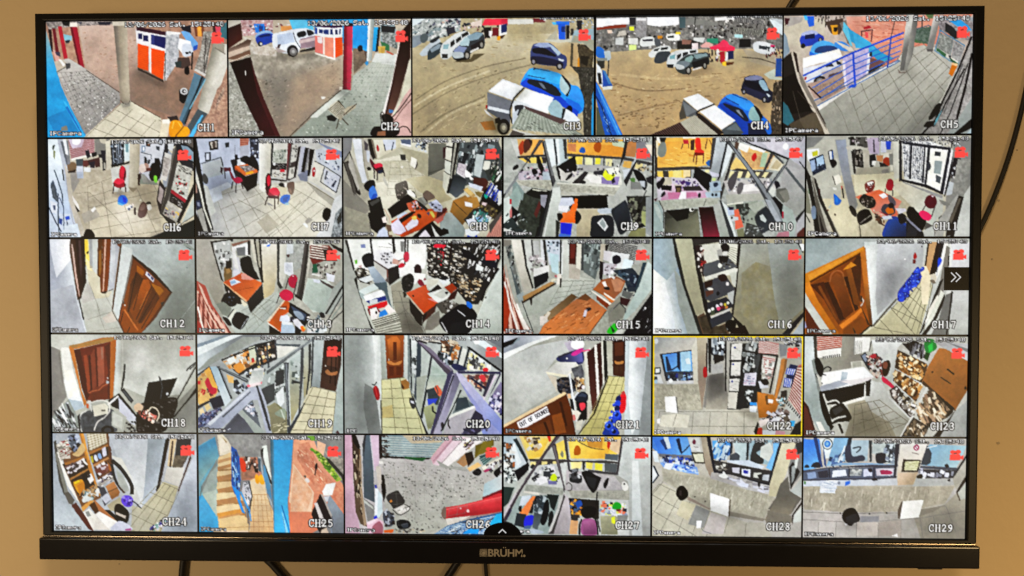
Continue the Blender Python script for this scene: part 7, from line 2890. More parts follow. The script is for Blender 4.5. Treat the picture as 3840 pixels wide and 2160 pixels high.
23: '''
g b4b4a6 c0c0b4 200,200 700,600 0,0 1337,0 1337,819 0,819
g d8dcd8 b4b8b0 620,60 640,380 550,30 820,30 760,100 730,380 600,330
g a8a898 8e8a7c 200,200 350,260 70,0 470,0 480,250 380,260 150,300 90,180
g ccd8d8 9aa8a4 40,200 100,500 0,0 75,0 90,200 130,460 230,770 150,819 80,700 0,500
p 8a948e 60,200 85,180 140,460 120,480
p 4a4438 72,0 100,0 106,180 84,180
g d0d4d0 a0a090 560,360 640,760 540,360 640,380 720,520 870,680 800,819 400,819 380,600 500,540
g b0a88c 948c70 400,560 500,800 360,560 500,520 560,620 700,700 760,819 340,819 380,680
q 787058 4 4 4 420,560 620,520 860,700 400,900
l 787058 4 620,600 720,819
l 787058 4 470,680 860,720
p c85a48 103,0 310,0 305,90 106,120
b e8c8b8 b04a3c 7 103,0 106,120 306,90 312,-20
p f0efe4 106,120 305,95 300,150 110,180
b 4a4a48 e8e8dc 9 150,165 300,145 300,165 150,185
p ecece4 405,10 540,10 530,120 410,150
b a8a8a0 f0f0e8 6 410,40 480,30 476,140 410,145
l 3a3a38 6 550,40 530,120
l 8a8a84 7 410,10 405,150
p c8c8b8 380,210 480,200 480,250 390,270
p a8a898 395,215 470,205 470,245 400,260
g fafaf4 e8ecec 260,260 440,330 160,300 490,250 575,335 400,400 140,450 130,400
p 8aa0b0 310,290 360,295 350,350 300,360
p a8b0bc 130,410 330,350 400,380 250,430 140,455
p d8d0d0 300,370 560,330 560,350 400,400
p 141414 140,455 500,380 495,500 330,545 240,560 180,520
g 1a1a1c 0c0c0c 200,460 480,480 150,462 500,380 494,480 320,545 220,560
p 1c1a1a 505,370 550,350 540,490 510,490
p ece8d8 225,570 500,490 495,515 350,560 240,590
p d8d8d0 496,400 508,380 500,520 492,520
P 12141a 85,200 100,175 125,190 160,260 150,320 130,330 100,280
s 2a2c30 11 160,270 190,250 220,265 210,285
s 1c2028 9 95,310 120,360 150,390
s 2a2c30 7 130,310 180,318
p c8c8b8 100,310 130,340 150,400 130,420
P 111212 125,470 150,455 180,520 220,660 235,740 200,730 150,620
p c8c8bc 150,470 165,470 240,650 240,670 220,660
P 1a1a18 215,600 300,550 340,570 395,670 330,700 240,690
p 3a3a38 230,600 300,570 330,600 260,650
s d0d0c4 13 200,540 260,525 290,545
s 1c1c1a 16 195,555 250,545 290,560
s d4d4c8 14 235,690 290,665 345,655
s 14140f 18 230,715 300,690 370,690
p 16120f 280,720 300,715 330,790 315,800
P 16120f 215,740 250,735 230,770 220,770
p 4a1c14 0,530 40,580 110,819 0,819
p 6a2c20 0,560 30,600 80,760 60,819 0,819
p dcdcd0 100,700 140,700 200,819 150,819
p 2a3440 460,160 500,128 530,180 540,290 510,250
p 8a98b0 470,160 500,140 520,190 500,210
k 231 90 26,24,40 5a2a24,e0c8b8,8a3a34,2a2024,c8b0a0,3a3440,d8d0d0 500,150 600,150 690,240 680,320 600,340 540,280
P b03040 540,160 575,140 595,165 560,185
P 2a1610 640,220 690,195 708,240 690,300 660,330 640,280
P 8a4a34 645,215 680,210 680,260 650,260
P d02858 640,330 680,350 740,410 735,435 690,400 645,370
b 00000000 a0184066 6 640,340 735,430 740,405 660,335
p 4a3a38 700,440 760,400 880,560 910,640 870,660 720,500
k 232 40 30,26,40 6a5a50,d8d0c8,2a2420,a89888,e0e0d8 700,440 780,420 900,580 880,650 800,560
l c8ccc8 9 690,450 700,500 870,665
l c8c8c0 9 765,95 735,330 720,350
l c8c8c0 9 800,100 1000,215
p 4a3420 765,110 1000,220 1010,240 965,380 740,270
k 233 130 34,22,35 c89a58,e8c890,8a5a28,f0dcb0,5a3818,b07c3c 770,130 1000,230 960,370 760,270
l c8ccc8 10 740,260 980,400
p 3a2818 740,280 970,400 920,540 730,370
k 234 130 24,36,30 c89a58,e8d0a0,7a4c20,f0e0b8,4a2c14,a8743a 740,290 970,400 930,520 740,370
l c8ccc8 9 720,360 920,545
l b8bcb8 8 810,440 780,560
k 235 40 34,30,30 3a3028,e8e8e4,8a8478,c8b898 780,460 920,550 900,640 820,580
p 2a2a30 800,60 860,55 880,100 990,150 985,180 870,130
P 1a1a20 860,60 890,35 930,50 960,80 920,90
k 236 30 20,50,8 2a2c34,6a6c74,1a1a20,8a8c94 810,60 980,80 980,180 880,140
P 1c8a3a 980,60 1010,20 1060,30 1085,90 1040,130 1000,140
p 2ab850 1010,80 1050,50 1050,120 1020,130
p 14501c 990,130 1030,140 1010,200 985,180
g b0783c 98622c 1060,160 1260,500 1010,250 1100,95 1150,100 1337,200 1337,440 1240,605 965,370
p 5a3a20 975,360 1240,598 1245,612 965,385
l 3a2816 13 1172,268 1224,306
l 4a341c 9 1120,334 1200,386
e 2a1a10 1050,290 9,5
e 2a1610 1322,420 10,14
g a8a8a8 c8c8cc 1100,60 1330,160 1050,40 1337,60 1337,200 1150,100
p 8a8a8c 1140,40 1337,100 1337,130 1190,60
p d0d0c8 1000,410 1020,420 900,640 870,680 880,660 990,440
p 4a3c2c 1040,430 1230,590 1180,660 1100,700 1010,750 930,640 1010,480
k 237 110 22,60,-30 c8a880,e0d0b0,8a7050,5a4430,b09070 960,560 1040,450 1200,580 1080,700 990,740 930,640
p 2a241c 1060,440 1235,585 1200,660 1170,640 1200,600
p 3a342c 900,660 1030,740 990,819 800,819 850,740
k 238 70 20,34,-20 c8ac88,8a7454,e0d4b8,3a2c1c,6a5640 900,680 1020,750 970,819 820,819 860,740
l d8d8d0 10 900,650 850,720 800,819
p a8aca8 1337,520 1337,819 1080,819 1200,640 1250,600
p 2a241e 1200,660 1240,600 1180,720 1120,819 1060,819
f ffffff66 20 180,300 470,260 540,330 380,370
f 30281044 40 380,560 560,600 700,800 380,800
''',
24: '''
g b0b8c0 b8bcc0 100,400 1100,600 0,0 1206,0 1206,819 0,819
g bcc4cc d0d4d4 600,40 740,500 470,0 800,0 790,250 760,500 740,620 650,500 560,260
g d8d8cc b8bcc0 620,300 760,300 480,180 580,210 680,400 740,610 660,540 690,420
g 98a4ac b4c0cc 810,200 950,300 800,40 960,40 900,300 860,470 745,610 770,400
p 3a2a24 955,40 985,30 920,330 880,510 860,470 910,300
p 1c1816 945,50 975,40 905,330 875,490 865,480
p d0b890 985,40 1040,30 1000,270 960,270
p 4a3024 1000,60 1012,60 990,280 975,275
p 3a3a3c 1040,40 1160,40 1150,150 1100,250 1020,200
t 5a4c3c 8a7a5c 30 1020,180 1130,180 1080,290 1000,280
p d0ccc0 955,280 1100,280 1085,350 1050,440 930,390
p bcb28c 920,400 1050,440 1010,560 930,819 640,819 680,660 740,620 870,480
g c4bc94 b8b49c 960,430 760,780 925,400 1045,440 1000,580 900,800 650,819 660,600 740,625 870,490
q 8a8468 4 4 4 900,400 1060,470 850,900 560,760
p 5a3428 1150,180 1160,200 1050,480 1042,480
g c4ccd8 a8b4c0 1100,400 1000,780 1195,150 1206,150 1206,819 900,819 1010,580 1060,470
g a0acb8 b8c4cc 20,300 100,700 0,0 40,0 10,100 50,400 110,580 330,819 0,819
p 4a4a44 10,70 30,60 60,300 110,500 90,520 50,400
p ece8dc 35,160 60,150 110,330 230,600 200,560 120,440
p 8a8a7c 22,180 38,160 110,430 130,500 100,520
p 6a6458 90,500 130,490 180,560 160,600 130,590
p 6a2c20 150,605 190,580 340,800 330,819 290,800
p 8a5a30 60,100 260,140 300,200 350,380 400,540 240,620 210,560 110,320
p 3a2818 80,260 290,200 330,340 360,440 220,540 120,330
p c08a3c 225,0 260,0 300,180 360,400 400,520 385,520 300,300
p e0a850 240,0 262,0 310,220 300,230
p b07a38 95,250 270,190 285,210 105,270
p b08040 140,380 300,290 310,300 150,395
p b07c3c 215,510 340,430 345,445 220,530
b e4dcc8 8a8070 9 30,100 70,230 150,200 130,50
k 241 40 40,14,-15 e8e4d8,c8bcae,8a8478,a83a3a 35,80 130,60 150,200 70,220
P 5a6a80 130,30 190,10 220,60 230,130 180,160 150,110
k 242 24 30,34,30 2a3040,8a98b8,b8c4dc,1a1c28 130,20 220,20 230,140 150,140
P d8b880 165,180 200,150 250,80 272,140 220,195
p e0d8d8 110,290 240,220 265,270 150,340
k 243 30 40,20,-25 e8e0e4,8a5a58,c8c0c8,4a3a38 115,280 250,220 265,270 140,350
p f0ece4 240,220 255,210 295,260 285,270
P d8a028 170,420 190,400 250,390 265,470 215,505
p e8d020 175,415 220,390 225,405 185,425
p c88a28 200,440 260,400 270,480 220,510
p e8e4e0 280,360 320,335 345,390 310,425
e 2a2a30 305,358 10,12
p 1c1816 240,350 280,330 300,370 260,400
p 98b8bc 290,490 330,450 360,500 330,540
k 244 40 34,34,20 c8d8d4,4a4038,8aa8a8,e0e0d8,b89868 240,480 380,440 390,530 280,560
P d8e0dc 240,560 270,520 300,530 330,550 260,580
p 7a4a24 290,0 470,0 485,200 500,380 390,430 350,300 300,150
p e0d8c0 285,0 440,0 460,70 310,150
b d8d0b4 a89870 7 285,0 310,150 460,80 440,-30
b 00000000 f0e8d088 6 285,10 450,-10 460,70 310,150
p b07c40 300,160 465,90 470,105 310,180
p 4a3424 315,180 465,110 470,180 330,250
p c8b830 315,195 335,185 345,240 330,250
P d0dcf4 345,195 365,180 380,225 358,235
P 90b0e0 375,180 400,165 412,205 390,215
p dcd8ec 412,130 445,110 455,180 425,200
p c09058 335,265 470,195 475,210 345,280
p 4a3024 350,290 470,230 490,300 370,370
k 245 24 50,30,-25 e4dce0,c8b8c0,8a4a40,f0ecec 360,270 460,240 470,300 380,350
p 6a3820 470,90 490,120 510,380 495,390
p a86830 455,230 490,280 495,340 470,300
k 246 40 36,24,-25 c8c8d0,3a3440,e8e4e0,5a4a68,a8a098 370,400 500,320 505,380 390,450
p b07c44 440,440 510,400 560,490 550,520 490,555
g c08c54 9a6430 460,440 530,540 442,440 512,402 562,495 492,555
l 6a4420 6 460,490 540,455
p 4a4a58 380,450 430,450 480,560 430,610
p c8ccdc 400,540 450,500 490,550 440,590
p b4aa88 450,600 560,530 600,600 530,650 480,650
s 1c1c20 30 500,230 560,280 620,360 660,440 660,500
s 3a3c40 7 510,240 575,290 640,380 668,460
s 2a2c30 22 495,260 520,380 560,450 590,480
g b4bcb4 a8aca4 540,300 600,440 530,290 580,340 620,420 640,480 600,490 550,430
s 5a3a2a 12 560,450 590,490 600,490
P 6a4ad0 570,550 590,520 640,520 670,550 660,600 620,615 580,590
k 247 14 26,30,20 8a70e8,4a2ca0,a898f0 580,530 660,540 655,600 600,600
s 2a2a30 8 660,560 700,590 735,625
P 12120f 520,600 560,590 610,630 635,670 620,740 560,720 515,670
p c8b8a8 525,655 610,690 605,715 520,675
p 1c1a1c 430,640 470,640 560,720 620,745 600,760 500,740
p d8a458 235,620 310,560 345,560 330,580 245,660
p 5a3010 300,600 345,570 390,650 360,690
g ece8dc dcd4c8 280,660 420,800 250,660 300,630 470,808 330,808
p 9a9c98 265,660 295,650 315,690 285,700
p f0ece4 350,680 400,640 540,740 520,808 470,808
p b07848 340,560 350,560 430,640 540,740 380,650
P d0d4ec 510,760 560,730 640,770 650,808 480,808
p c060a8 600,800 650,790 650,812 600,812
k 248 30 24,20,-40 3a3890,e8e8f0,7aa8a0,2a2a48,c8c0e0 810,790 890,730 940,690 960,700 900,800 840,812
p 6a5a54 190,580 240,650 220,620
f 2a303844 50 1040,560 1190,300 1190,800 1000,800
''',
25: '''
g 9c9c98 8c8c8c 300,40 500,180 0,0 1206,0 1206,819 0,819
t a4a4a0 8e8e8c 30 200,0 600,0 570,90 520,190 340,190
g 6ab0c8 7ab4c0 60,80 140,600 0,100 140,20 175,190 165,440 150,700 0,600
g 4a98b8 8ab8b8 40,120 140,300 0,110 140,25 172,180 60,330 0,420
p 8a9894 20,440 160,200 165,240 20,500
p a0b0a8 100,320 160,260 150,460 40,520 30,480
p 3aa0d0 0,520 30,510 160,690 165,819 0,819
g 58b0d8 48a4cc 40,540 100,780 0,560 30,512 160,695 160,819 0,819
p 6a8a90 20,440 30,430 20,520 10,520
p b0c0b0 30,500 150,460 150,690
p dcd0b4 160,10 200,0 240,40 275,100 270,160 180,180
p e8dcc4 175,20 230,60 270,130 185,160
p b0986c 200,20 240,60 235,80
p d8b480 165,200 275,150 290,380 320,560 370,680 410,700 420,819 170,819 150,620 160,400
b d8b888 a8804c 6 170,190 150,610 400,690 275,150
p dcc090 170,190 270,160 272,190 170,215
p c09868 168,215 272,190 272,215 168,245
p e0c494 165,245 272,215 272,245 160,275
p b88c58 160,275 272,245 272,270 160,305
p dcc090 158,310 275,300 278,330 152,355
p b88c58 152,355 278,330 280,375 158,395
p dcc090 155,400 282,390 290,430 150,460
p b88c58 152,462 290,430 295,470 160,490
p e0c898 150,495 300,480 310,520 148,550
p b88c58 148,550 310,520 325,570 155,590
p e4c898 150,600 330,580 345,620 148,660
p d09c50 150,660 350,620 365,665 165,700
p e0c08c 165,705 380,672 412,760 412,819 165,819
l b89058 4 170,780 410,770
p c89860 170,690 360,650 362,665 170,705
p 2a60a8 275,100 320,130 345,200 350,400 340,500 300,500 275,420
k 251 40 14,60,-4 2a58a0,7ab0e0,1c3c78,4a88c8,b8d8f0 280,110 320,140 340,320 340,480 290,440
p 2a9ae0 275,420 300,480 360,650 385,660 350,560 345,480
s 3aa8e8 12 350,480 400,590 430,690
p c88a6a 345,190 490,190 530,340 480,380 370,380
t c08a6c 9a6c54 26 350,200 480,200 490,300 470,360 360,380
P d84a2a 345,205 385,215 400,300 360,305
k 252 24 20,34,0 2a2024,e8dcd0,8a5a4a,4a3a38 390,190 490,190 500,300 400,290
p 1c1a20 465,290 495,285 500,320 475,320
p e8c898 430,380 560,330 570,520 620,640 625,819 420,819 440,520
g e8d0a8 d8b080 500,380 540,800 430,390 555,400 565,500 615,640 622,819 425,819 450,520
q b88c5c 3 5 8 430,500 580,500 640,860 410,860
P e8a828 470,350 490,335 505,360 505,405 480,405
P e8b030 505,345 530,335 548,360 548,410 515,410
p c8c8d0 370,400 430,395 440,520 410,600 360,480
k 253 40 30,6,60 4a5058,e8e8ec,8a8e98 370,400 430,400 440,520 410,590
l 2a2c30 8 420,395 445,510 420,650
s 4a4c50 7 410,620 410,740
s 4a98d0 9 420,600 435,720
p d8e4d8 530,100 570,90 610,400 600,420 545,200
p 2a2828 520,130 545,110 535,200 620,420 600,410 525,180
p a8b8c0 500,190 520,190 560,480 610,560 620,630 570,500
p 5a98b8 540,250 555,260 600,420 612,560 570,480 540,340
p 4a6a7a 495,200 520,200 520,320 500,300
g 3a6a80 5aa8c8 600,300 640,300 598,40 640,40 640,600 645,819 625,819 620,620 610,420
g 3ca4d4 4ab4e0 640,100 740,500 630,40 790,40 770,300 740,560 745,660 760,819 630,819
p 48b4e8 670,600 690,585 775,819 680,819
p 8ad0f0 690,640 700,650 745,819 715,819
l 1c6aa0 6 690,590 760,819
l 2a78b0 4 700,680 720,819
g e8a888 d88a68 860,200 860,700 795,40 960,40 990,120 1206,420 1206,660 940,819 760,819 745,560 780,240
t e0a080 c88060 26 840,80 920,60 1010,280 1150,420 1206,480 1206,640 980,460 820,200
p f0c8a8 790,240 960,480 940,640 840,640 750,560
t f0c4a4 e0a884 40 795,260 950,480 900,640 760,640
k 254 60 50,8,50 c87858,f0c0a0,d89878 820,140 940,160 1130,420 1000,400
P d8d0c8 885,370 905,360 925,385 905,400
P 5a5a48 875,340 895,340 890,360
P 2a1a1c 968,260 985,235 990,270 975,295
l 3a2420 8 975,290 968,335
t 7aa030 c8d060 16 940,110 1000,140 1060,200 1190,370 1150,390 1060,290 990,190
k 255 70 24,16,40 4a7820,a8c840,e0d888,6a9a30 930,110 1010,150 1190,360 1160,390 1050,270
p 7aa840 900,10 960,10 990,50 940,50
p e8b898 990,50 1060,80 1040,180 990,130
t b8b0a0 8a8478 20 1040,130 1206,200 1206,400 1120,260
p 8a8c88 980,20 1206,20 1206,130 1040,60
p 3a3a30 1060,190 1090,200 1206,330 1206,440 1190,350 1080,230
p eef0ec 1030,470 1060,410 1140,395 1110,500 1040,505
p 8a9ab0 1090,500 1206,660 1206,819 1100,819 1060,600
g 9aa8b4 7a8490 1100,520 1180,800 1095,505 1206,665 1206,819 1110,819 1070,580
p 2a1c20 935,655 1010,490 1110,680 1080,740 1010,819 985,780
p d0c8c4 960,570 985,560 1050,720 1020,745
p b0a8a0 1015,490 1030,495 1110,670 1100,690
p c8ccd4 1040,510 1090,505 1075,550 1060,560
p d0b8a0 1020,790 1060,770 1080,819 1010,819
p e8c8a8 120,819 412,819 412,800 120,805
''',
26: '''
g bcb8b8 b8b8ac 400,300 900,600 0,0 1309,0 1309,819 0,819
g c0bcb8 aeb0a2 600,220 640,800 280,190 720,190 860,250 1309,330 1309,440 1140,520 820,600 840,760 700,810 340,810 330,330
k 261 260 13,9,30 7e7c76,a0a094,8e8c84,6c6c66 300,210 760,210 1200,330 1130,500 810,590 820,780 560,800 380,480
k 262 60 18,8,0 6a6a64,8a8a80,d0d0c4 330,230 1100,300 1100,480 560,700
g d8a8c0 c8a0b4 20,200 60,700 0,0 75,0 70,400 130,819 0,819
p d8b8d0 210,0 295,0 290,230 250,300 235,250
g 5a7080 4a5c68 170,100 220,560 170,0 215,0 240,280 250,560 160,520 150,120
p 3a3c40 165,0 180,0 160,200 150,80
l c8c8d0 8 215,10 245,300
p 8a8a88 155,520 245,590 245,700 190,720
p b8bcb4 150,530 240,600 240,620 160,560
g 4a3020 6a5038 80,200 130,500 60,0 100,10 130,110 140,400 160,600 185,760 130,740 90,640 75,400 65,120
p a89070 125,120 140,200 145,450 180,740 160,760 130,560 118,320
k 263 40 14,50,-4 2a1810,b8a080,7a5c40,c8b898 70,120 130,140 150,560 170,720 110,620
P 1c1410 60,10 90,0 130,100 110,110 75,60
p e4b4c8 180,740 270,690 320,720 320,819 200,819
P b06478 230,760 285,715 318,760 310,819 240,819
p e8c8d8 180,730 260,690 275,700 200,750
p c8e0e8 260,430 310,500 315,640 280,690 250,670
p 2a3ab0 250,415 265,410 270,440 255,450
p 2838c8 240,680 265,665 272,690 245,700
p e8f0f8 255,440 280,450 270,660 250,660
p 1a1614 300,330 330,330 345,480 325,560 310,470
p e8e4dc 285,215 325,215 325,240 290,240
p cfc4b8 260,260 300,260 310,400 280,440
g 8aaab4 c8b898 420,60 720,60 310,0 870,0 730,170 700,190 520,185 320,180
b 8aa8b0 b8c8c4 9 310,0 310,180 710,190 850,20
g d0bc98 98b4b8 560,30 460,150 480,0 860,0 800,60 560,70
b 00000000 8a8a8444 12 310,0 320,180 700,190 860,20
p 2a1a18 310,0 286,0 290,200 320,190
k 264 30 40,8,0 3a2c28,5a4a44 310,0 360,10 370,170 320,180
p 1c1410 310,172 520,180 720,185 700,200 330,190
p 1a6a30 500,178 690,188 650,215 500,195
p d8a8b4 870,0 930,0 740,240 715,190
p e8c8d4 930,0 1040,20 780,250 740,240
p f0e8e4 980,30 1150,0 1150,40 860,255 780,250
p c090a0 910,10 930,10 745,220 735,210
l a88898 6 980,40 790,250
k 265 20 40,14,-38 2a2428,c8b878,d8c8d0,8a6a70 980,60 1080,30 1040,110 1000,120
p b08858 930,220 1010,140 1040,230 990,260
p 3a2418 1000,150 1060,130 1080,200 1030,260
p 7a6a18 1090,80 1240,30 1240,80 1080,190
p 8a7a20 1150,50 1230,40 1220,120 1100,170
p e0b880 1020,270 1110,220 1140,250 1040,300
p 305c5c 1120,170 1200,140 1230,180 1160,250
b 2a5454 8ab0a8 4 1120,190 1160,250 1230,190 1190,150
p e8e0c8 1140,260 1309,170 1309,200 1160,290
p b04070 1150,290 1240,240 1250,270 1170,305
P 1c1a20 1065,300 1110,270 1140,300 1120,330 1080,325
k 266 30 26,22,-30 2a2428,d8d8d8,6a6068,b8b0b8 1180,240 1309,200 1309,320 1200,290
P 1a181a 1240,300 1290,260 1290,320 1260,340
g a8c4cc c8d0d0 1180,400 1300,360 1160,400 1309,320 1309,440 1150,510
p 8a2028 1145,510 1309,440 1309,490 1150,530
P c83a42 818,640 826,600 960,575 1140,530 1309,476 1330,600 1309,622 1150,652 960,676 838,690
f 8a1c2488 16 840,660 1309,590 1309,640 840,700
f f0808066 12 840,615 1309,505 1309,530 840,630
p e86868 840,610 1309,500 1309,510 840,620
e f0c8c8 1026,624 12,14
e f0b8b8 965,602 8,8
P 8a6a5a 805,640 825,595 845,610 840,690 815,680
p d8d0c4 840,690 1050,665 960,710 860,750
p 3a6a9a 860,745 1040,690 1309,630 1309,819 740,819
b c8dce8 4a78a8 9 860,750 740,819 1200,819 1250,660
k 267 60 70,8,-28 d8e8f0,2a4878,6a98c8,3a3c44,a8c8e0 870,740 1230,660 1200,819 800,819
p 20a0e8 980,810 1040,770 1120,775 1110,812
p 28b0e0 1200,740 1260,650 1309,640 1309,740
P 3c3834 345,510 430,460 460,480 500,560 420,615 385,580
P c88a40 375,545 390,535 395,550 380,560
p d0ccc4 410,615 510,565 545,605 470,660
s 3a3834 6 400,620 465,662 545,605 500,575
k 268 16 30,8,-30 8a8680,e0dcd4 430,610 520,580 520,620 460,650
P 4a5468 320,640 370,630 410,690 410,740 360,760 325,720
k 269 24 24,24,20 2a2c38,a8b0c0,c8d0e0,3a2c28 320,610 400,640 410,750 340,750
P 14181c 430,720 470,700 530,710 552,745 520,775 450,775
P 3a4450 470,740 520,730 530,760 490,770
p d87028 325,790 410,780 400,812 330,812
k 270 24 26,14,10 3a3634,8a8478,c8b898,5a5450 420,780 660,770 660,812 420,812
p a8a8a0 760,200 860,255 1010,260 1020,300 800,260
P 060608 1165,819 1190,775 1240,735 1309,725 1309,819
q 9a9a9066 4 9 6 320,215 1120,300 1000,640 380,760
''',
27: '''
g b8bcb4 c4c8c4 300,300 1100,400 0,0 1214,0 1214,819 0,819
g d0d8d4 a8aca8 1080,100 1200,600 985,0 1214,0 1214,819 1040,819 1030,480 1020,370 945,320
g e0e6e4 c0c8c8 1080,260 1140,600 1060,200 1110,200 1150,819 1060,819
g a8c0cc c8d8e0 40,60 160,160 0,0 100,0 200,220 120,280 0,260
p 2a3a40 80,30 110,20 205,200 195,230 150,150
p e0ecf0 60,80 90,60 150,220 120,250
k 271 40 26,34,10 5a5048,c8c0b0,a86a38,3a3430,d8d8d0 0,60 70,70 110,240 40,280 0,260
p e8d088 130,0 440,0 300,190 210,200
g f0d878 e8c050 200,100 300,180 160,20 380,20 310,170 210,196
k 272 30 40,24,-20 c8b898,5a4a38,e8e0c8,b08a48 160,10 340,10 300,110 210,120
p d03828 360,0 385,0 395,40 378,50
p f0d470 420,70 500,30 520,190 445,190
P 8a8e70 470,150 485,120 498,150 490,180
p f0cc60 530,20 970,0 930,190 555,185
g f4d870 e8b84c 600,40 800,170 535,30 820,40 880,110 840,180 560,182
p c89840 690,40 820,10 815,100 700,90
s 5a4a28 6 610,40 720,95 830,110
p e8c8a0 880,30 970,20 950,150 880,110
P c83020 855,60 875,20 880,70 865,108
P b86818 585,100 610,75 638,110 630,150 585,155
p 5a6870 840,145 950,150 940,200 835,190
p 4a4440 210,190 545,195 560,205 840,200 945,210 940,225 560,215 220,210
b e8d890 4a4440 3 225,215 500,205 500,270 220,250
p f4e498 555,215 650,210 640,270 560,270
p f0e070 680,215 740,220 730,275 680,265
p e8e050 755,220 820,230 815,285 755,275
p 5a6468 835,220 940,230 930,300 835,285
p 3a3a3a 650,210 675,210 670,280 655,280
p 4a484a 700,275 940,300 935,320 690,300
g b8b0b4 a8a8a0 600,330 900,440 520,280 940,320 1025,370 1040,450 510,450
t c4c0c0 aeaaac 30 540,300 920,330 1000,440 530,440
g b0b0a0 9c9c90 700,470 700,530 540,450 1040,450 1040,520 560,510
t b4b4a4 98988c 20 545,455 1038,455 1036,525 560,508
p 2a2420 540,510 790,530 790,680 760,690 640,620 540,640
k 273 50 30,26,20 c88a30,2a3a60,1c1814,e0a840,5a4a38,4a6a90 545,520 650,530 640,680 555,680
P 2858a8 600,545 640,530 650,570 610,590
p d8a878 555,690 620,700 610,812 545,812
p 3a3430 560,650 630,650 610,700 550,690
g c8c0c4 a8a0a4 500,500 520,800 500,470 540,510 560,680 540,812 400,812
p ccd4d8 800,540 1010,560 1020,650 810,650
k 274 50 34,26,10 e4e4ec,b8c8d0,8a98b8,e88a6a,d8e070,3a3c48 805,545 1010,560 1015,650 815,640
P 20a830 900,570 930,540 970,560 965,600 905,600
p 7a3028 930,600 970,600 960,620 930,618
p a8a878 800,660 940,660 940,812 810,812
g b0b08c 8a8a64 820,670 900,812 800,660 930,655 945,812 810,812
p d8e038 890,670 920,660 925,730 895,715
p 8a8c88 940,650 1030,650 1020,700 940,700
P 141416 640,610 670,582 730,580 768,600 755,660 690,680 650,660
P b05a98 650,700 690,680 750,690 775,740 775,812 650,812
g c070a8 904078 690,690 720,800 660,700 740,692 766,750 768,812 660,812
s 1c1a1c 14 645,690 630,740 630,812
s 1c1a1c 12 760,680 775,740 780,812
l 2a2826 9 770,650 800,790
P 1c1c1e 645,300 700,285 760,320 805,340 795,380 770,440 740,468 700,420 670,360
p 2a2c30 680,330 770,350 750,440 700,400
l 1c1c1e 9 775,460 765,570
P 16161a 825,400 850,350 868,345 860,400 840,430
P 2a2c30 545,350 570,320 640,320 640,385 560,380
k 275 24 26,26,0 2a2a2e,8a8e94,c8ccd0,4a4c50 530,280 640,280 640,350 560,350
s 5a5450 7 520,400 540,385 565,410 560,445 530,450
P dcdcd4 975,390 1000,372 1030,410 1020,445 985,440
e 2a2a2c 997,392 7,9
g c0c8c0 98a49c 100,300 60,560 0,260 100,290 120,400 60,540 0,600
k 276 40 26,22,10 3a4448,c8d4d0,8a9898,e0e8e4,2a3034 0,240 80,290 110,380 20,380
p 26403a 0,420 90,430 40,560 0,590
p 121620 90,290 205,220 220,270 120,375
p c8ccc8 210,250 520,220 500,440 330,430 200,400
k 277 50 34,24,-20 2a2e34,c8ccd0,8a8e98,e8e8ec,4a5058 230,250 420,240 470,390 250,390
p e8e8ec 270,350 350,330 370,380 300,405
P c8dc28 385,350 410,310 440,330 435,370 400,370
p 7a78b0 370,370 440,370 440,400 370,400
p 3a3a40 230,350 290,310 298,322 240,370
p 3a4048 330,290 390,290 390,340 330,335
p b0b4a8 190,400 500,430 490,490 300,470 170,450
t b4b8ac 9aa094 20 190,405 498,435 490,488 300,470 175,452
p d8d4c4 170,455 300,472 295,490 165,470
p 98aca8 130,500 460,480 440,640 380,812 40,812 20,700
p c8d4e0 150,500 230,490 210,560 130,590
p e89050 240,500 265,500 200,660 130,640 190,560
P 1c1814 125,590 150,580 150,625 130,625
p 26343c 110,640 190,650 170,760 90,740
P 2a30d0 185,670 240,655 255,680 230,750 170,740
p 4a6aa0 170,745 240,740 220,770 170,770
p 1c1e20 265,500 300,490 240,640 210,640
g 3a4a54 5a6c74 300,520 280,760 265,560 340,500 350,600 280,780 240,760 250,660
k 278 30 34,30,10 2a3840,8aa0a8,3a4c58,b8c8d0 260,500 360,500 330,640 260,640
P 10161a 320,640 345,540 370,530 380,600 360,700 330,740 305,710
p 1c2a28 360,480 460,490 420,620 390,590 380,540
P 1a2022 380,640 405,620 415,670 390,740 370,740
P a8b8c8 220,770 300,780 335,800 240,812
p 4a4444 400,780 500,480 510,500 430,760 415,812 370,812
p c8c8c4 395,790 460,620 490,520 480,500 370,800
p 4a4048 395,70 430,60 510,440 500,465 490,400
p 7a7074 405,80 425,80 500,400 490,390
p 4a4448 495,0 520,0 550,270 535,280
p 4a4448 970,10 990,10 945,320 930,310
p 4a3c48 430,0 470,0 380,110 260,280 150,450 30,680 0,760 0,690 100,500 200,330
p 6a5c68 450,0 468,0 370,110 250,280 140,440 60,590 100,490 210,320
p c8c0c8 0,640 100,470 110,480 0,690
p 3a2c58 30,660 60,600 70,620 20,710
P 060608 0,720 40,715 90,740 130,780 150,819 0,819
l e8e8e8 6 0,770 14,795
''',
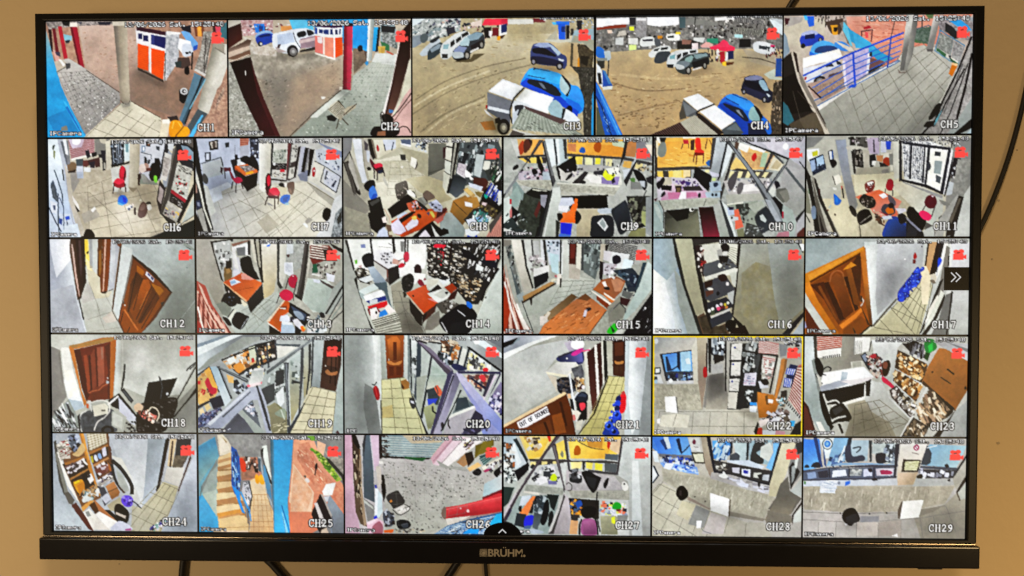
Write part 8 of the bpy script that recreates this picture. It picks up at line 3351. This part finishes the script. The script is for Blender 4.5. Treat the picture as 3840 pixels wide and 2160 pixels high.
28: '''
g c4c0b4 bcb8b0 200,300 900,700 0,0 1236,0 1236,819 0,819
g c8c4ac b8b4a4 160,500 800,760 0,440 90,380 480,600 780,700 920,700 1000,819 0,819
q 8a8678 4 5 3 60,390 500,590 420,1000 -160,640
l 8a8678 4 640,660 600,790
l 8a8678 4 780,710 770,819
l 8a8678 4 480,610 430,760
p d0c8a4 250,525 365,560 300,690 200,640
p 9a9c98 365,560 480,610 430,750 300,720
p c4bcb8 490,620 620,660 590,800 410,800 440,740
p a89484 300,490 480,570 480,600 290,515
p 98907e 640,610 940,670 920,690 640,650
g bcb8a4 b4ae9c 300,400 800,600 80,240 480,330 990,480 1020,500 930,670 640,610 480,590 300,490 90,370
t bcb8a4 a8a490 22 90,290 470,340 1000,490 930,660 640,600 480,570 280,470 100,360
k 281 80 8,50,20 a8a48e,c8c4ae,b4b09a 120,300 480,350 980,490 920,640 640,590 300,460
p 5a98e0 0,0 300,0 330,150 60,150 0,90
g 4a88dc 7ab4ec 60,40 280,130 0,10 300,0 320,150 60,140
p 2a4a88 60,30 95,20 130,100 110,110
p c8dce8 90,0 130,0 155,95 125,100
p 1c3058 195,20 225,10 250,130 230,130
p e0f0f8 0,120 40,120 60,210 20,210
l 1c2848 8 240,140 310,70
p 7a7e88 50,140 340,155 345,185 60,165
k 282 60 26,26,0 2a3870,8aa8e0,3a58b8,c8d8f0,222a48 60,160 340,180 360,240 320,250 80,210
p 8ab0ec 60,210 370,245 385,310 300,300 90,250
k 283 30 40,12,12 b8d4f8,5a88d8,d8e8fc,3a68b8 100,220 370,250 380,300 120,260
p e0e8f4 110,220 185,215 150,275 95,260
p 2a58c8 190,240 215,235 205,260 185,258
g c8c8c0 bcb8a8 340,40 430,300 290,0 400,0 470,330 390,310 330,130
p d8dcd8 300,10 390,5 400,120 320,110
P 8a3050 330,40 345,20 360,40 355,60 340,60
l 6a5058 4 345,80 380,86
p 3a3428 322,128 430,128 440,220 350,215
p d8d8b8 335,140 420,138 430,208 360,205
g b8ac94 a08c74 420,60 480,300 400,0 460,0 510,270 480,330 440,240
p 22283a 450,0 480,0 520,240 960,330 1050,40 1070,40 970,395 510,300 460,60
p 4a90d8 495,30 650,30 650,130 600,190 510,180
g 6ab4e8 3a78c0 520,60 620,170 498,30 645,30 650,130 600,190 510,180
k 284 24 20,60,25 c8e0f0,2a4a80,a8d0e8 500,40 640,40 620,180 520,180
p 20344a 645,30 665,30 660,130 640,150
p b8d0d4 665,30 780,30 780,190 700,190
p 485460 640,150 690,125 725,150 720,190 640,190
p 26343c 780,30 805,30 790,200 775,190
p 98b8c4 800,30 990,20 960,230 800,190
P 3a3c3c 850,40 930,50 900,100 860,130 920,180 900,220 810,190
p d0d8d0 895,80 970,40 1000,110 960,200 890,160
p 80b8e8 990,30 1050,30 985,275 940,250 1000,120
p c8d8ec 620,190 800,190 930,240 900,260 620,205
p 3c3a3c 510,190 980,275 960,380 520,280
p c8c8c0 530,210 620,225 625,270 530,265
k 285 30 30,20,10 4a4440,d8d8cc,8a8478,3a3838 530,210 630,230 630,275 540,265
p c8c8d8 660,250 725,250 720,300 665,290
p dce4f4 740,260 815,265 810,330 740,310
p 2030a8 755,270 795,275 790,300 755,295
p c8ccc0 840,290 905,290 900,340 835,330
p b8c0c8 915,310 970,305 960,360 910,350
p 28282a 870,310 905,300 900,350 890,350
g b0aca8 c0c0c0 560,310 900,420 490,290 650,310 970,400 970,470 780,430 480,340
k 286 30 60,16,15 c8ccdc,a8a4a4,9a98a0,d0d4e8 600,320 960,400 960,460 640,370
P e8ece8 550,320 580,300 590,280 610,305 628,325 600,340
p d0d8f0 720,370 800,385 790,415 720,400
P 1c1a18 875,380 890,360 892,400 880,410
g d4cca8 c0b894 1060,100 1000,460 1070,40 1190,40 1100,320 1020,490 965,480 970,390
p 8a8a88 1180,60 1236,40 1236,300 1140,420 1120,250
p 3a3c40 1180,50 1236,30 1236,120 1200,140
p 2a2a2c 1130,240 1160,200 1220,280 1145,430
p 98a0a0 1150,240 1190,220 1170,350 1150,380
p d0d8d0 1180,150 1210,150 1190,260 1175,240
p b4bcb8 1160,420 1236,330 1236,480 1100,480
p 706c60 1060,380 1120,320 1140,440 1236,500 1150,630 960,590 1020,500
g 6a665a a09478 1050,460 1040,690 1030,480 1110,470 1190,520 1150,630 950,690 930,680 990,570
p 8a8270 960,600 1150,640 1160,700 940,700
p 2a221c 1236,520 1236,550 1170,640 1160,720 1155,640
p c8d0c8 1236,570 1236,690 1165,700 1180,630
P 16120f 200,450 220,412 260,405 300,460 290,500 245,525 205,490
p 3a302c 230,440 245,440 245,490 225,480
p f4f6f6 480,460 640,508 632,655 485,605
p 6a5a44 640,508 650,515 645,650 632,658
e 3a342c 354,493 6,5
e 3a342c 441,530 6,6
p f0f2f8 370,690 415,688 405,750 370,755
s 8a8e90 6 410,750 430,775 490,795
p e0e8ec 0,240 60,320 0,380
p 2a3850 5,240 20,240 60,320 10,385 0,380 45,320
l 8a8678 5 90,370 0,480
f 20201844 40 300,480 640,600 920,690 600,680 300,540
''',
29: '''
g c0bcb4 b8b4ae 300,500 900,700 0,0 1318,0 1318,819 0,819
g c0bab4 b0aca4 400,640 700,800 0,590 1140,550 1318,500 1318,819 0,819
g aea896 a49e8c 1200,500 1100,780 1150,540 1250,440 1318,500 1318,819 960,819 900,640
l 8c8882 4 0,670 340,690 620,680 960,650 1318,590
l 8c8882 5 0,610 320,620 800,610 1150,550
l 8c8882 4 275,690 268,819
l 8c8882 4 440,690 436,819
l 8c8882 4 615,690 615,819
l 8c8882 5 800,660 800,819
l 8c8882 4 950,650 980,819
l 8c8882 4 1160,550 1240,760
l 8c8882 4 1060,640 1100,819
l 8c8882 4 130,690 125,819
p c8beb4 445,690 612,688 612,800 440,800
p 9a9aa0 465,640 620,640 620,685 470,690
p b0a69c 615,690 800,670 800,800 618,800
g b8b09a bcb6a6 300,440 1000,500 0,400 1240,380 1150,540 960,590 480,610 10,590
t bcb49e aaa28e 22 0,410 1230,390 1150,530 800,600 330,610 10,580
k 291 90 10,60,10 a8a08a,c8c0aa,b4ac96 20,420 1200,400 1120,520 800,590 340,600 40,570
g c8d4e8 c0c4c8 200,360 800,380 0,360 240,340 760,330 770,385 0,400
p e0e8f4 140,400 170,345 285,345 260,455 135,450
k 292 14 60,8,0 b8c8e0,f0f4fc 160,350 280,350 260,440 150,440
p 2a78d8 345,360 385,350 380,380 340,395
e 8a94a8 292,370 12,14
p 5a98e0 0,20 130,10 155,240 0,270
g 4a90e4 7ab8f0 40,60 100,240 0,10 120,20 145,240 0,265
p 2c4c8c 80,0 110,0 160,240 135,240
P 2a3040 65,240 90,205 130,205 140,245
P 2a3448 8,245 30,220 52,245
g d8ecf4 e8f4f8 150,20 260,160 130,10 250,0 280,160 180,170
e c8d8dc 195,52 46,50
e 3a484c 195,52 42,46
e e0ecec 195,52 36,40
e 3a88d0 195,52 26,28
e 8ac0e8 193,50 12,16
p 3a5a9a 160,60 180,170 190,240 170,220
p 8ab8dc 250,0 370,0 340,120 290,190 190,235
k 293 30 30,60,20 5a80b8,c8dcec,34507c,90b8d8 190,170 290,170 360,60 330,190 200,230
l d8e8f0 14 340,70 285,200
p a8c4d4 380,20 530,20 520,190 390,180
P 3a4460 340,80 380,60 400,150 480,140 500,180 440,195 350,195
s 26303c 9 400,85 460,75 455,100 430,120
p 26384c 365,0 395,0 385,60 350,60
p 2a3c48 530,20 556,20 556,190 540,200
p b8c8c4 556,40 770,40 740,210 600,200
t c0ccc8 a8b8b8 30 560,40 760,40 730,190 620,130 560,130
P 262c3c 590,130 660,125 680,170 730,100 755,95 720,170 640,210 595,200
k 294 30 30,40,25 c8d8e0,3a4858,8a9cb0 660,60 760,60 740,200 680,190
p 90b4d8 190,235 300,205 540,205 760,215 750,225 540,220 300,225
p 4a4e64 0,270 190,245 540,220 770,220 760,240 540,240 300,245 0,290
p 4a5068 0,345 210,335 560,325 760,310 755,325 560,340 0,355
p 5a6a88 0,285 210,250 370,250 600,240 755,245 750,310 560,325 210,335 0,345
p 90a8d0 30,290 100,280 110,330 40,340
p 3a3c50 115,280 200,265 210,325 130,330
p dce8fc 240,270 345,260 355,310 235,325
p a8b0b4 385,255 480,255 470,310 380,310
k 295 16 30,16,0 8a9094,c8ccc8 390,260 470,258 465,305 390,305
p c8d0ec 490,255 560,250 560,310 490,315
P 2a2438 525,255 555,250 560,275 540,280
p d0c8d8 590,250 735,248 730,305 595,310
P a83060 625,265 660,262 715,270 715,295 640,298 628,285
p 404460 565,245 585,245 585,325 565,325
p 303448 205,255 215,250 225,330 212,330
p 303448 368,250 380,250 378,325 368,325
p 303448 745,50 780,50 750,330 735,320
P 1e2030 556,335 590,328 605,345 570,350
g e0dcd4 c8b898 820,60 820,370 790,40 1005,40 950,200 900,380 770,385 760,320
e a83468 915,78 23,24
e e8d8dc 915,78 14,15
l a83468 6 900,65 930,92
l 8a7a78 6 880,118 935,130
p 3a3028 808,172 955,178 930,275 795,275
p d8d8a8 828,190 940,186 922,265 818,262
k 296 30 40,5,0 c0c08c,b4b480 830,195 930,192 920,258 825,255
g d8bca0 bca480 800,300 880,380 770,285 930,280 890,380 765,385
p 7aaccc 1010,60 1318,60 1240,240 960,220
g 8ab8d4 a8ccd8 1060,80 1240,220 1020,50 1318,60 1280,160 1240,240 1020,220
p 3a4858 1000,60 1040,120 1030,200 1000,220 950,215
l d8e4ec 8 1000,80 1080,60
p 26303c 1318,130 1318,160 1215,325 1200,325 1250,240
p 4a5468 950,225 1250,240 1240,262 945,245
p 3a3e48 930,250 1240,262 1215,325 990,325
k 297 24 34,34,10 b8b8d4,8a8ea0,3a3c4c,d8dcec 950,265 1220,270 1200,310 960,310
P 2a2830 1145,220 1165,208 1180,230 1160,240
P 26241f 920,310 960,290 970,325 930,330
p e8ecec 955,340 980,305 1005,355
g b8bcb8 b0b0ac 1000,340 1240,360 915,330 1220,330 1250,380 890,395
P 2a2a30 1170,345 1185,330 1192,350
g b8b4a8 a8a494 1290,250 1250,380 1318,170 1318,300 1240,420 1210,330
p 2a2420 1318,300 1318,350 1250,450 1240,435 1270,380
p b8bcb0 1318,370 1318,490 1280,500 1255,440
l 5a4e40 9 1245,440 1272,505
P 14161c 320,640 345,590 400,572 440,600 465,670 420,700 390,722 340,690
p 2a2c34 350,640 440,620 460,670 400,715 350,690
P 0e1014 330,620 380,580 430,590 400,620 350,650
p e4e4e8 340,700 365,705 350,720
e 2a2420 307,618 6,6
e 2a2420 543,620 6,6
e 2a2420 681,612 6,6
p f0f0e8 810,515 980,503 942,645 788,662
p 6a5a4c 770,590 800,520 812,515 790,660 775,655
p 98907e 960,580 1140,550 1060,600 945,640
p f0ecec 725,800 770,780 775,808
p 4a8a40 5,360 25,362 20,385 6,380
f 00000044 20 340,690 440,700 470,690 440,730 360,730
f 20201830 60 1000,600 1310,520 1310,800 980,800
''',
}


# ------------------------------------------------------------------ materials
def material(name, col, rough=.5, spec=.5, metal=0, bump=None, coat=0, tint=None):
    m = bpy.data.materials.new(name)
    m.use_nodes = True
    nt = m.node_tree
    b = nt.nodes['Principled BSDF']
    b.inputs['Base Color'].default_value = (*col, 1)
    b.inputs['Roughness'].default_value = rough
    b.inputs['Specular IOR Level'].default_value = spec
    b.inputs['Metallic'].default_value = metal
    b.inputs['Coat Weight'].default_value = coat
    tc = nt.nodes.new('ShaderNodeTexCoord')
    if tint:                                              # slow variation of the paint's own colour
        scale, amount = tint
        nz = nt.nodes.new('ShaderNodeTexNoise')
        nz.inputs['Scale'].default_value = scale
        nz.inputs['Detail'].default_value = 6
        nt.links.new(tc.outputs['Object'], nz.inputs['Vector'])
        mx = nt.nodes.new('ShaderNodeMix')
        mx.data_type = 'RGBA'
        mx.inputs['A'].default_value = (*[c * (1 - amount) for c in col], 1)
        mx.inputs['B'].default_value = (*[min(c * (1 + amount), 1) for c in col], 1)
        nt.links.new(nz.outputs['Fac'], mx.inputs['Factor'])
        nt.links.new(mx.outputs['Result'], b.inputs['Base Color'])
    if bump:
        scale, dist = bump
        nz = nt.nodes.new('ShaderNodeTexNoise')
        nz.inputs['Scale'].default_value = scale
        nz.inputs['Detail'].default_value = 8
        nt.links.new(tc.outputs['Object'], nz.inputs['Vector'])
        bp = nt.nodes.new('ShaderNodeBump')
        bp.inputs['Strength'].default_value = .6
        bp.inputs['Distance'].default_value = dist
        nt.links.new(nz.outputs['Fac'], bp.inputs['Height'])
        nt.links.new(bp.outputs['Normal'], b.inputs['Normal'])
    return m


M = {
    'wall': material('wall_paint', (.63, .48, .28), .75, .25, bump=(90, .0008), tint=(3.0, .05)),
    'gloss': material('gloss_black_plastic', (.006, .005, .005), .16, .5, bump=(420, .00002), tint=(60, .3)),
    'satin': material('satin_black_plastic', (.005, .0045, .004), .42, .22, bump=(900, .00003), tint=(80, .3)),
    'back': material('back_shell_plastic', (.012, .012, .012), .6, .3, tint=(40, .2)),
    'trim': material('polished_trim', (.30, .25, .20), .18, .5, metal=1.0, tint=(30, .2)),
    'print': material('silver_print', (.42, .36, .27), .5, .4, tint=(300, .12)),
    'rubber': material('cable_rubber', (.012, .010, .008), .45, .4, bump=(300, .0002), tint=(25, .3)),
    'button': material('on_screen_black', (.003, .003, .004), .4, .2, tint=(50, .2)),
    'speck': material('plaster_speck', (.42, .33, .22), .9, .1, tint=(200, .2)),
}

# the liquid crystal surface: every dot of the grid carries its own colour and gives off that light
lcd = bpy.data.materials.new('lcd_pixels')
lcd.use_nodes = True
_b = lcd.node_tree.nodes['Principled BSDF']
_b.inputs['Base Color'].default_value = (.01, .01, .012, 1)
_b.inputs['Roughness'].default_value = .45
_b.inputs['Specular IOR Level'].default_value = .15
_a = lcd.node_tree.nodes.new('ShaderNodeVertexColor')
_a.layer_name = 'picture'
lcd.node_tree.links.new(_a.outputs['Color'], _b.inputs['Emission Color'])
_b.inputs['Emission Strength'].default_value = 1.0
lcd.cycles.emission_sampling = 'NONE'
glyph = bpy.data.materials.new('on_screen_white')
glyph.use_nodes = True
_g = glyph.node_tree.nodes['Principled BSDF']
_g.inputs['Base Color'].default_value = (.02, .02, .02, 1)
_g.inputs['Emission Color'].default_value = (.62, .62, .62, 1)
_g.inputs['Emission Strength'].default_value = 1.0

MM = .001


# ------------------------------------------------------------------ mesh helpers
def link(name, me, parent=None, mat=None, smooth=False):
    o = bpy.data.objects.new(name, me)
    scene.collection.objects.link(o)
    if mat is not None:
        for m in (mat if isinstance(mat, (list, tuple)) else [mat]):
            me.materials.append(m)
    if smooth:
        me.polygons.foreach_set('use_smooth', [True] * len(me.polygons))
    if parent is not None:
        o.parent = parent
    return o


def from_bm(name, bm, parent=None, mat=None, smooth=False):
    bmesh.ops.recalc_face_normals(bm, faces=bm.faces)
    me = bpy.data.meshes.new(name)
    bm.to_mesh(me)
    bm.free()
    return link(name, me, parent, mat, smooth)


def box(bm, x0, x1, y0, y1, z0, z1, bev=0, seg=3):
    r = bmesh.ops.create_cube(bm, size=1)
    for v in r['verts']:
        v.co = ((x0 + x1) / 2 + v.co.x * (x1 - x0), (y0 + y1) / 2 + v.co.y * (y1 - y0), (z0 + z1) / 2 + v.co.z * (z1 - z0))
    if bev:
        es = list({e for v in r['verts'] for e in v.link_edges})
        bmesh.ops.bevel(bm, geom=es, offset=bev, segments=seg, profile=.6, affect='EDGES', clamp_overlap=True)


def ring_section(bm, outer, inner, prof):
    """sweep a bezel profile round a rectangle; prof = list of (t, y), t 0 at the outer edge, 1 at the inner edge"""
    loops = []
    for t, y in prof:
        x0, x1, z0, z1 = (o + (i - o) * t for o, i in zip(outer, inner))
        loops.append([bm.verts.new((x, y, z)) for x, z in ((x0, z0), (x1, z0), (x1, z1), (x0, z1))])
    for a, b in zip(loops, loops[1:]):
        for i in range(4):
            j = (i + 1) % 4
            bm.faces.new((a[i], a[j], b[j], b[i]))


def tube(bm, P, r, n=12):
    P = [Vector(p) for p in P]
    rings = []
    for i, p in enumerate(P):
        t = (P[min(i + 1, len(P) - 1)] - P[max(i - 1, 0)]).normalized()
        u = t.cross(Vector((0, 1, 0))).normalized()
        w = u.cross(t).normalized()
        rings.append([bm.verts.new(p + u * math.cos(a) * r + w * math.sin(a) * r) for a in (2 * math.pi * k / n for k in range(n))])
    for a, b in zip(rings, rings[1:]):
        for k in range(n):
            bm.faces.new((a[k], a[(k + 1) % n], b[(k + 1) % n], b[k]))
    bm.faces.new(rings[0])
    bm.faces.new(rings[-1])


def plate(bm, pts, y0, y1, mi=0):
    """flat outline (x, z) given a thickness"""
    a = [bm.verts.new((x, y0, z)) for x, z in pts]
    b = [bm.verts.new((x, y1, z)) for x, z in pts]
    fs = [bm.faces.new(a), bm.faces.new(b[::-1])]
    for i in range(len(pts)):
        j = (i + 1) % len(pts)
        fs.append(bm.faces.new((a[i], b[i], b[j], a[j])))
    for f in fs:
        f.material_index = mi


def tag(o, label, cat=None, group=None, kind=None):
    o['label'] = label
    if cat:
        o['category'] = cat
    if group:
        o['group'] = group
    if kind:
        o['kind'] = kind


# ------------------------------------------------------------------ the setting: one painted wall
WALL_Y = .062
bm = bmesh.new()
box(bm, -1.6, 1.6, WALL_Y, WALL_Y + .12, -1.1, 1.1)
wall = from_bm('wall', bm, None, M['wall'])
wall['kind'] = 'structure'
wall['label'] = 'plain beige painted wall behind the television'
# small plaster pimples and chips in the paint
bm = bmesh.new()
rs = np.random.default_rng(5)
for x, z, r in [(.545, -.182, .0016), (.541, .085, .0012), (.535, .021, .001), (-.515, -.145, .0012), (-.505, .02, .001),
                (.52, -.06, .0008), (-.52, .21, .0009), (-.44, -.327, .0009), (.31, -.322, .0009), (.56, .14, .0008)]:
    t = np.linspace(0, 2 * math.pi, 11)[:-1]
    plate(bm, [(x + r * math.cos(a) * (1 + .3 * rs.random()), z + r * math.sin(a) * (.7 + .5 * rs.random())) for a in t], WALL_Y - .0004, WALL_Y + .001)
from_bm('paint_chips', bm, wall, M['speck'])

# ------------------------------------------------------------------ the television
tv = bpy.data.objects.new('television', None)
scene.collection.objects.link(tv)
tv.empty_display_size = .1
tag(tv, 'wide black wall-mounted television showing a grid of 29 security camera pictures', 'television')

XL, XR, ZT, ZB = -.488, .488, .2762, -.2722
bm = bmesh.new()
ring_section(bm, (XL, XR, ZB, ZT), (-.4768, .4768, -.2681, .2681),
             [(.0, .012), (0, .0008), (.03, -.0010), (.10, -.0022), (.22, -.0026), (.80, -.0026), (.94, -.0022), (1, -.0012), (1, .0012)])
from_bm('frame', bm, tv, M['satin'])
bm = bmesh.new()
box(bm, XL + .0015, XR - .0015, .0122, .024, ZB + .001, ZT - .0015, .003)
box(bm, -.36, .36, .0242, .050, -.25, .12, .008)
from_bm('back_cover', bm, tv, M['back'])
bm = bmesh.new()
box(bm, -.12, .12, .0505, WALL_Y + .002, -.12, .08, .001)
from_bm('wall_bracket', bm, tv, M['back'])

# bottom bar with its bright upper edge
bm = bmesh.new()
box(bm, -.4868, .4868, -.0100, .020, -.2956, -.2726, .0016, 4)
bar = from_bm('bottom_bar', bm, tv, M['gloss'])
bm = bmesh.new()
box(bm, -.4850, .4850, -.0052, .004, -.27235, -.27165, .00028, 3)
from_bm('trim_strip', bm, bar, M['trim'])
bm = bmesh.new()
box(bm, .4262, .4506, -.0075, .006, -.2974, -.2952, .0006, 2)
from_bm('sensor_foot', bm, bar, M['satin'])

# ---- maker's name on the bottom bar: lettering and swirl emblem
YF = -.0100
cu = bpy.data.curves.new('lettering_curve', 'FONT')
cu.body = 'BRUHM'
cu.offset = .026
cu.space_character = .98
tmp = bpy.data.objects.new('lettering_tmp', cu)
scene.collection.objects.link(tmp)
me = bpy.data.meshes.new_from_object(tmp.evaluated_get(bpy.context.evaluated_depsgraph_get()))
bpy.data.objects.remove(tmp)
co = np.array([v.co[:] for v in me.vertices])
lo, hi = co.min(0), co.max(0)
for v in me.vertices:
    tx, tz = (v.co.x - lo[0]) / (hi[0] - lo[0]), (v.co.y - lo[1]) / (hi[1] - lo[1])
    v.co = (-.0143 + tx * .0356, YF - .00025, -.2874 + tz * .0079)
bm = bmesh.new()
bm.from_mesh(me)
bpy.data.meshes.remove(me)
for cx, cz, r in ((.0016, -.2779, .00056), (.0036, -.2779, .00056), (.0230, -.2863, .00122)):
    plate(bm, [(cx + r * math.cos(a), cz + r * math.sin(a)) for a in np.linspace(0, 2 * math.pi, 17)[:-1]], YF - .00025, YF + .0002)
from_bm('brand_lettering', bm, bar, M['print'])
bm = bmesh.new()
ex, ez, er = -.0193, -.2835, .0040
plate(bm, [(ex + .0003 + .00165 * math.cos(a), ez - .0002 + .00165 * math.sin(a)) for a in np.linspace(0, 2 * math.pi, 19)[:-1]], YF - .00025, YF + .0002)
for k in range(15):
    a0 = 2 * math.pi * k / 15 + .12
    L, Rr = [], []
    for s in np.linspace(0, 1, 6):
        r = .00185 + (.0058 - .00185) * s
        a = a0 - 1.0 * s
        w = .155 * (1 - .62 * s)
        for lst, sg in ((L, 1), (Rr, -1)):
            x, z = r * math.cos(a + sg * w), r * math.sin(a + sg * w)
            lst.append((ex + max(-er, min(er, x)), ez + max(-er, min(er, z))))
    pts = L + Rr[::-1]
    clean = []
    for q in pts:
        if not clean or math.dist(q, clean[-1]) > 3e-5:
            clean.append(q)
    if len(clean) > 2:
        plate(bm, clean, YF - .00025, YF + .0002)
from_bm('brand_emblem', bm, bar, M['print'])

# ------------------------------------------------------------------ the screen and its 29 camera pictures
bm = bmesh.new()
box(bm, -.4772, .4772, .0006, .0120, -.2684, .2684)
screen = from_bm('screen', bm, tv, M['button'])
screen['label'] = 'lit screen split into five rows of security camera pictures'

COLS1 = [(-476.7, -286.4), (-284.5, -94.5), (-92.7, 93.8), (96.3, 285.5), (287.1, 476.5)]
COLS = [(-476.4, -322.7), (-320.4, -167.1), (-165.2, -.8), (1.5, 153.9), (156.0, 309.5), (311.4, 476.5)]
ROWS = [(267.7, 147.9), (145.7, 43.4), (41.0, -57.0), (-59.3, -162.3), (-164.2, -267.7)]
WHAT = {1: 'orange kiosk and pale column over a paved walkway', 2: 'white pickup, orange kiosk and dark red columns in a yard', 3: 'blue car beside a white pickup in a dirt yard',
        4: 'wide view of the dirt yard with a pink canopy', 5: 'tiled balcony with blue railing', 6: 'hall with a red chair and a blue bag on the tiles',
        7: 'red chair in front of a wooden desk in a tiled hall', 8: 'cluttered office desks seen from above', 9: 'teller desks with black monitor and office chairs',
        10: 'teller desk and a dark red panel below a yellow hall', 11: 'people at a round red table near a barred door', 12: 'corridor with a tilted wooden door',
        13: 'two orange-topped desks and a red chair', 14: 'office with shelves crammed with files', 15: 'brown tables and a bench in a room',
        16: 'tall narrow shelf in an empty corner', 17: 'open wooden door and stacked blue bottles', 18: 'wooden door above a pile of old equipment',
        19: 'glass partition beside a tiled corridor', 20: 'red fire extinguisher and wooden door at a corridor end', 21: 'door with a white out of bounds sign',
        22: 'hall framed by a yellow selection border', 23: 'white desk and shelves of paper bundles', 24: 'wooden shelf unit with boxes and a purple bag',
        25: 'outdoor stairs with blue walls', 26: 'speckled yard floor with a red column', 27: 'teller counter with a purple chair',
        28: 'counter front with a leaning white board at left of the corridor', 29: 'counter front with a black chair and a white board'}


def feed(ch, rect):
    (x0, x1), (z1, z0) = rect
    c = CROP[ch]
    cw, chh = c[2] - c[0], c[3] - c[1]
    nx, ny = round(cw * .35), round(chh * .35)
    a = paint_tile(ch, PICTURES[ch], (cw, chh), nx, ny)
    lin = np.where(a <= .04045, a / 12.92, ((a + .055) / 1.055) ** 2.4)
    # one grid vertex per dot centre, the rim dots pulled to the tile's edge
    xs = (x0 + (x1 - x0) * np.linspace(0, 1, nx)) * MM
    zs = (z1 + (z0 - z1) * np.linspace(0, 1, ny)) * MM
    X, Z = np.meshgrid(xs, zs)
    co = np.stack([X, np.full_like(X, .0), Z], -1).reshape(-1, 3).astype(np.float32)
    i = np.arange(nx * ny).reshape(ny, nx)
    q = np.stack([i[:-1, :-1], i[1:, :-1], i[1:, 1:], i[:-1, 1:]], -1).reshape(-1, 4)
    me = bpy.data.meshes.new('camera_feed')
    me.vertices.add(len(co))
    me.vertices.foreach_set('co', co.ravel())
    me.loops.add(q.size)
    me.loops.foreach_set('vertex_index', q.ravel().astype(np.int32))
    me.polygons.add(len(q))
    me.polygons.foreach_set('loop_start', np.arange(0, q.size, 4, dtype=np.int32))
    me.update(calc_edges=True)
    at = me.color_attributes.new('picture', 'FLOAT_COLOR', 'POINT')
    rgba = np.ones((nx * ny, 4), np.float32)
    rgba[:, :3] = lin.reshape(-1, 3)
    at.data.foreach_set('color', rgba.ravel())
    o = link('camera_feed', me, screen, lcd)
    o['label'] = 'camera picture CH%d, %s' % (ch, WHAT[ch])
    return o


ch = 1
for r, row in enumerate(ROWS):
    for col in (COLS1 if r == 0 else COLS):
        feed(ch, (col, row))
        ch += 1

# page button at the right edge and the pull-up tab at the bottom, drawn by the recorder over the pictures
def chevron(bm, pts, w, y):
    P = [Vector((x, 0, z)) for x, z in pts]
    for a, b in zip(P, P[1:]):
        d = (b - a).normalized()
        n = Vector((-d.z, 0, d.x)) * w / 2
        a2, b2 = a - d * w * .3, b + d * w * .3
        plate(bm, [(q.x, q.z) for q in (a2 + n, b2 + n, b2 - n, a2 - n)], y, y + .0001, 1)
        y -= .00004


bm = bmesh.new()
plate(bm, [(x * MM, z * MM) for x, z in ((451.6, -11.8), (476.4, -11.8), (476.4, 12.0), (451.6, 12.0))], -.0003, .0004)
chevron(bm, [(x * MM, z * MM) for x, z in ((458.6, 6.2), (463.2, 1.7), (458.8, -2.8))], .0011, -.0005)
chevron(bm, [(x * MM, z * MM) for x, z in ((463.4, 6.2), (468.0, 1.7), (463.6, -2.8))], .0011, -.0005)
from_bm('next_page_button', bm, screen, [M['button'], glyph])
bm = bmesh.new()
plate(bm, [(.0196 * math.cos(a), -.2681 + .0128 * math.sin(a)) for a in np.linspace(0, math.pi, 29)], -.0003, .0004)
chevron(bm, [(x * MM, z * MM) for x, z in ((-3.6, -265.8), (0, -262.3), (3.7, -265.8))], .0011, -.0005)
from_bm('pull_up_tab', bm, screen, [M['button'], glyph])

# ------------------------------------------------------------------ cables on the wall
def cable(name, pts, r, label, gap=.001):
    P = smooth_pts(pts, False, 8)
    bm = bmesh.new()
    tube(bm, [(x * MM, WALL_Y - r - gap, z * MM) for x, z in P], r)
    o = from_bm(name, bm, None, M['rubber'], True)
    tag(o, label, 'cable', 'black cables running behind the television')
    return o


cable('wall_cable', [(270, 200), (290, 262), (309.9, 295.0), (317, 306), (345, 345), (400, 400)], .0028,
      'black cable slanting up the wall from behind the top edge of the television')
cable('wall_cable', [(470, -20), (500, 14), (519.5, 53.5), (536, 93.2), (551, 138.7), (563.5, 190), (574, 250), (582, 320)], .0026,
      'long curved black cable on the wall right of the television')
cable('wall_cable', [(-352, -230), (-360.5, -300), (-362.6, -316.5), (-365.1, -335.3), (-372, -420)], .0040,
      'thick black cable hanging almost straight down, leftmost below the television')
cable('wall_cable', [(-330, -240), (-288, -298), (-270.3, -316.2), (-253.2, -334.1), (-190, -410)], .0040,
      'thick black cable slanting down to the right, second from the left below the television')
cable('wall_cable', [(0, -240), (-40, -300), (-51.5, -317.5), (-61.1, -332.0), (-110, -410)], .0043,
      'thick black cable slanting down to the left, just left of the maker name')
cable('wall_cable', [(-30, -240), (-22.6, -305), (-21.9, -317.2), (-20.5, -331.6), (-14, -410)], .0021,
      'thin black cable hanging straight down under the maker name')
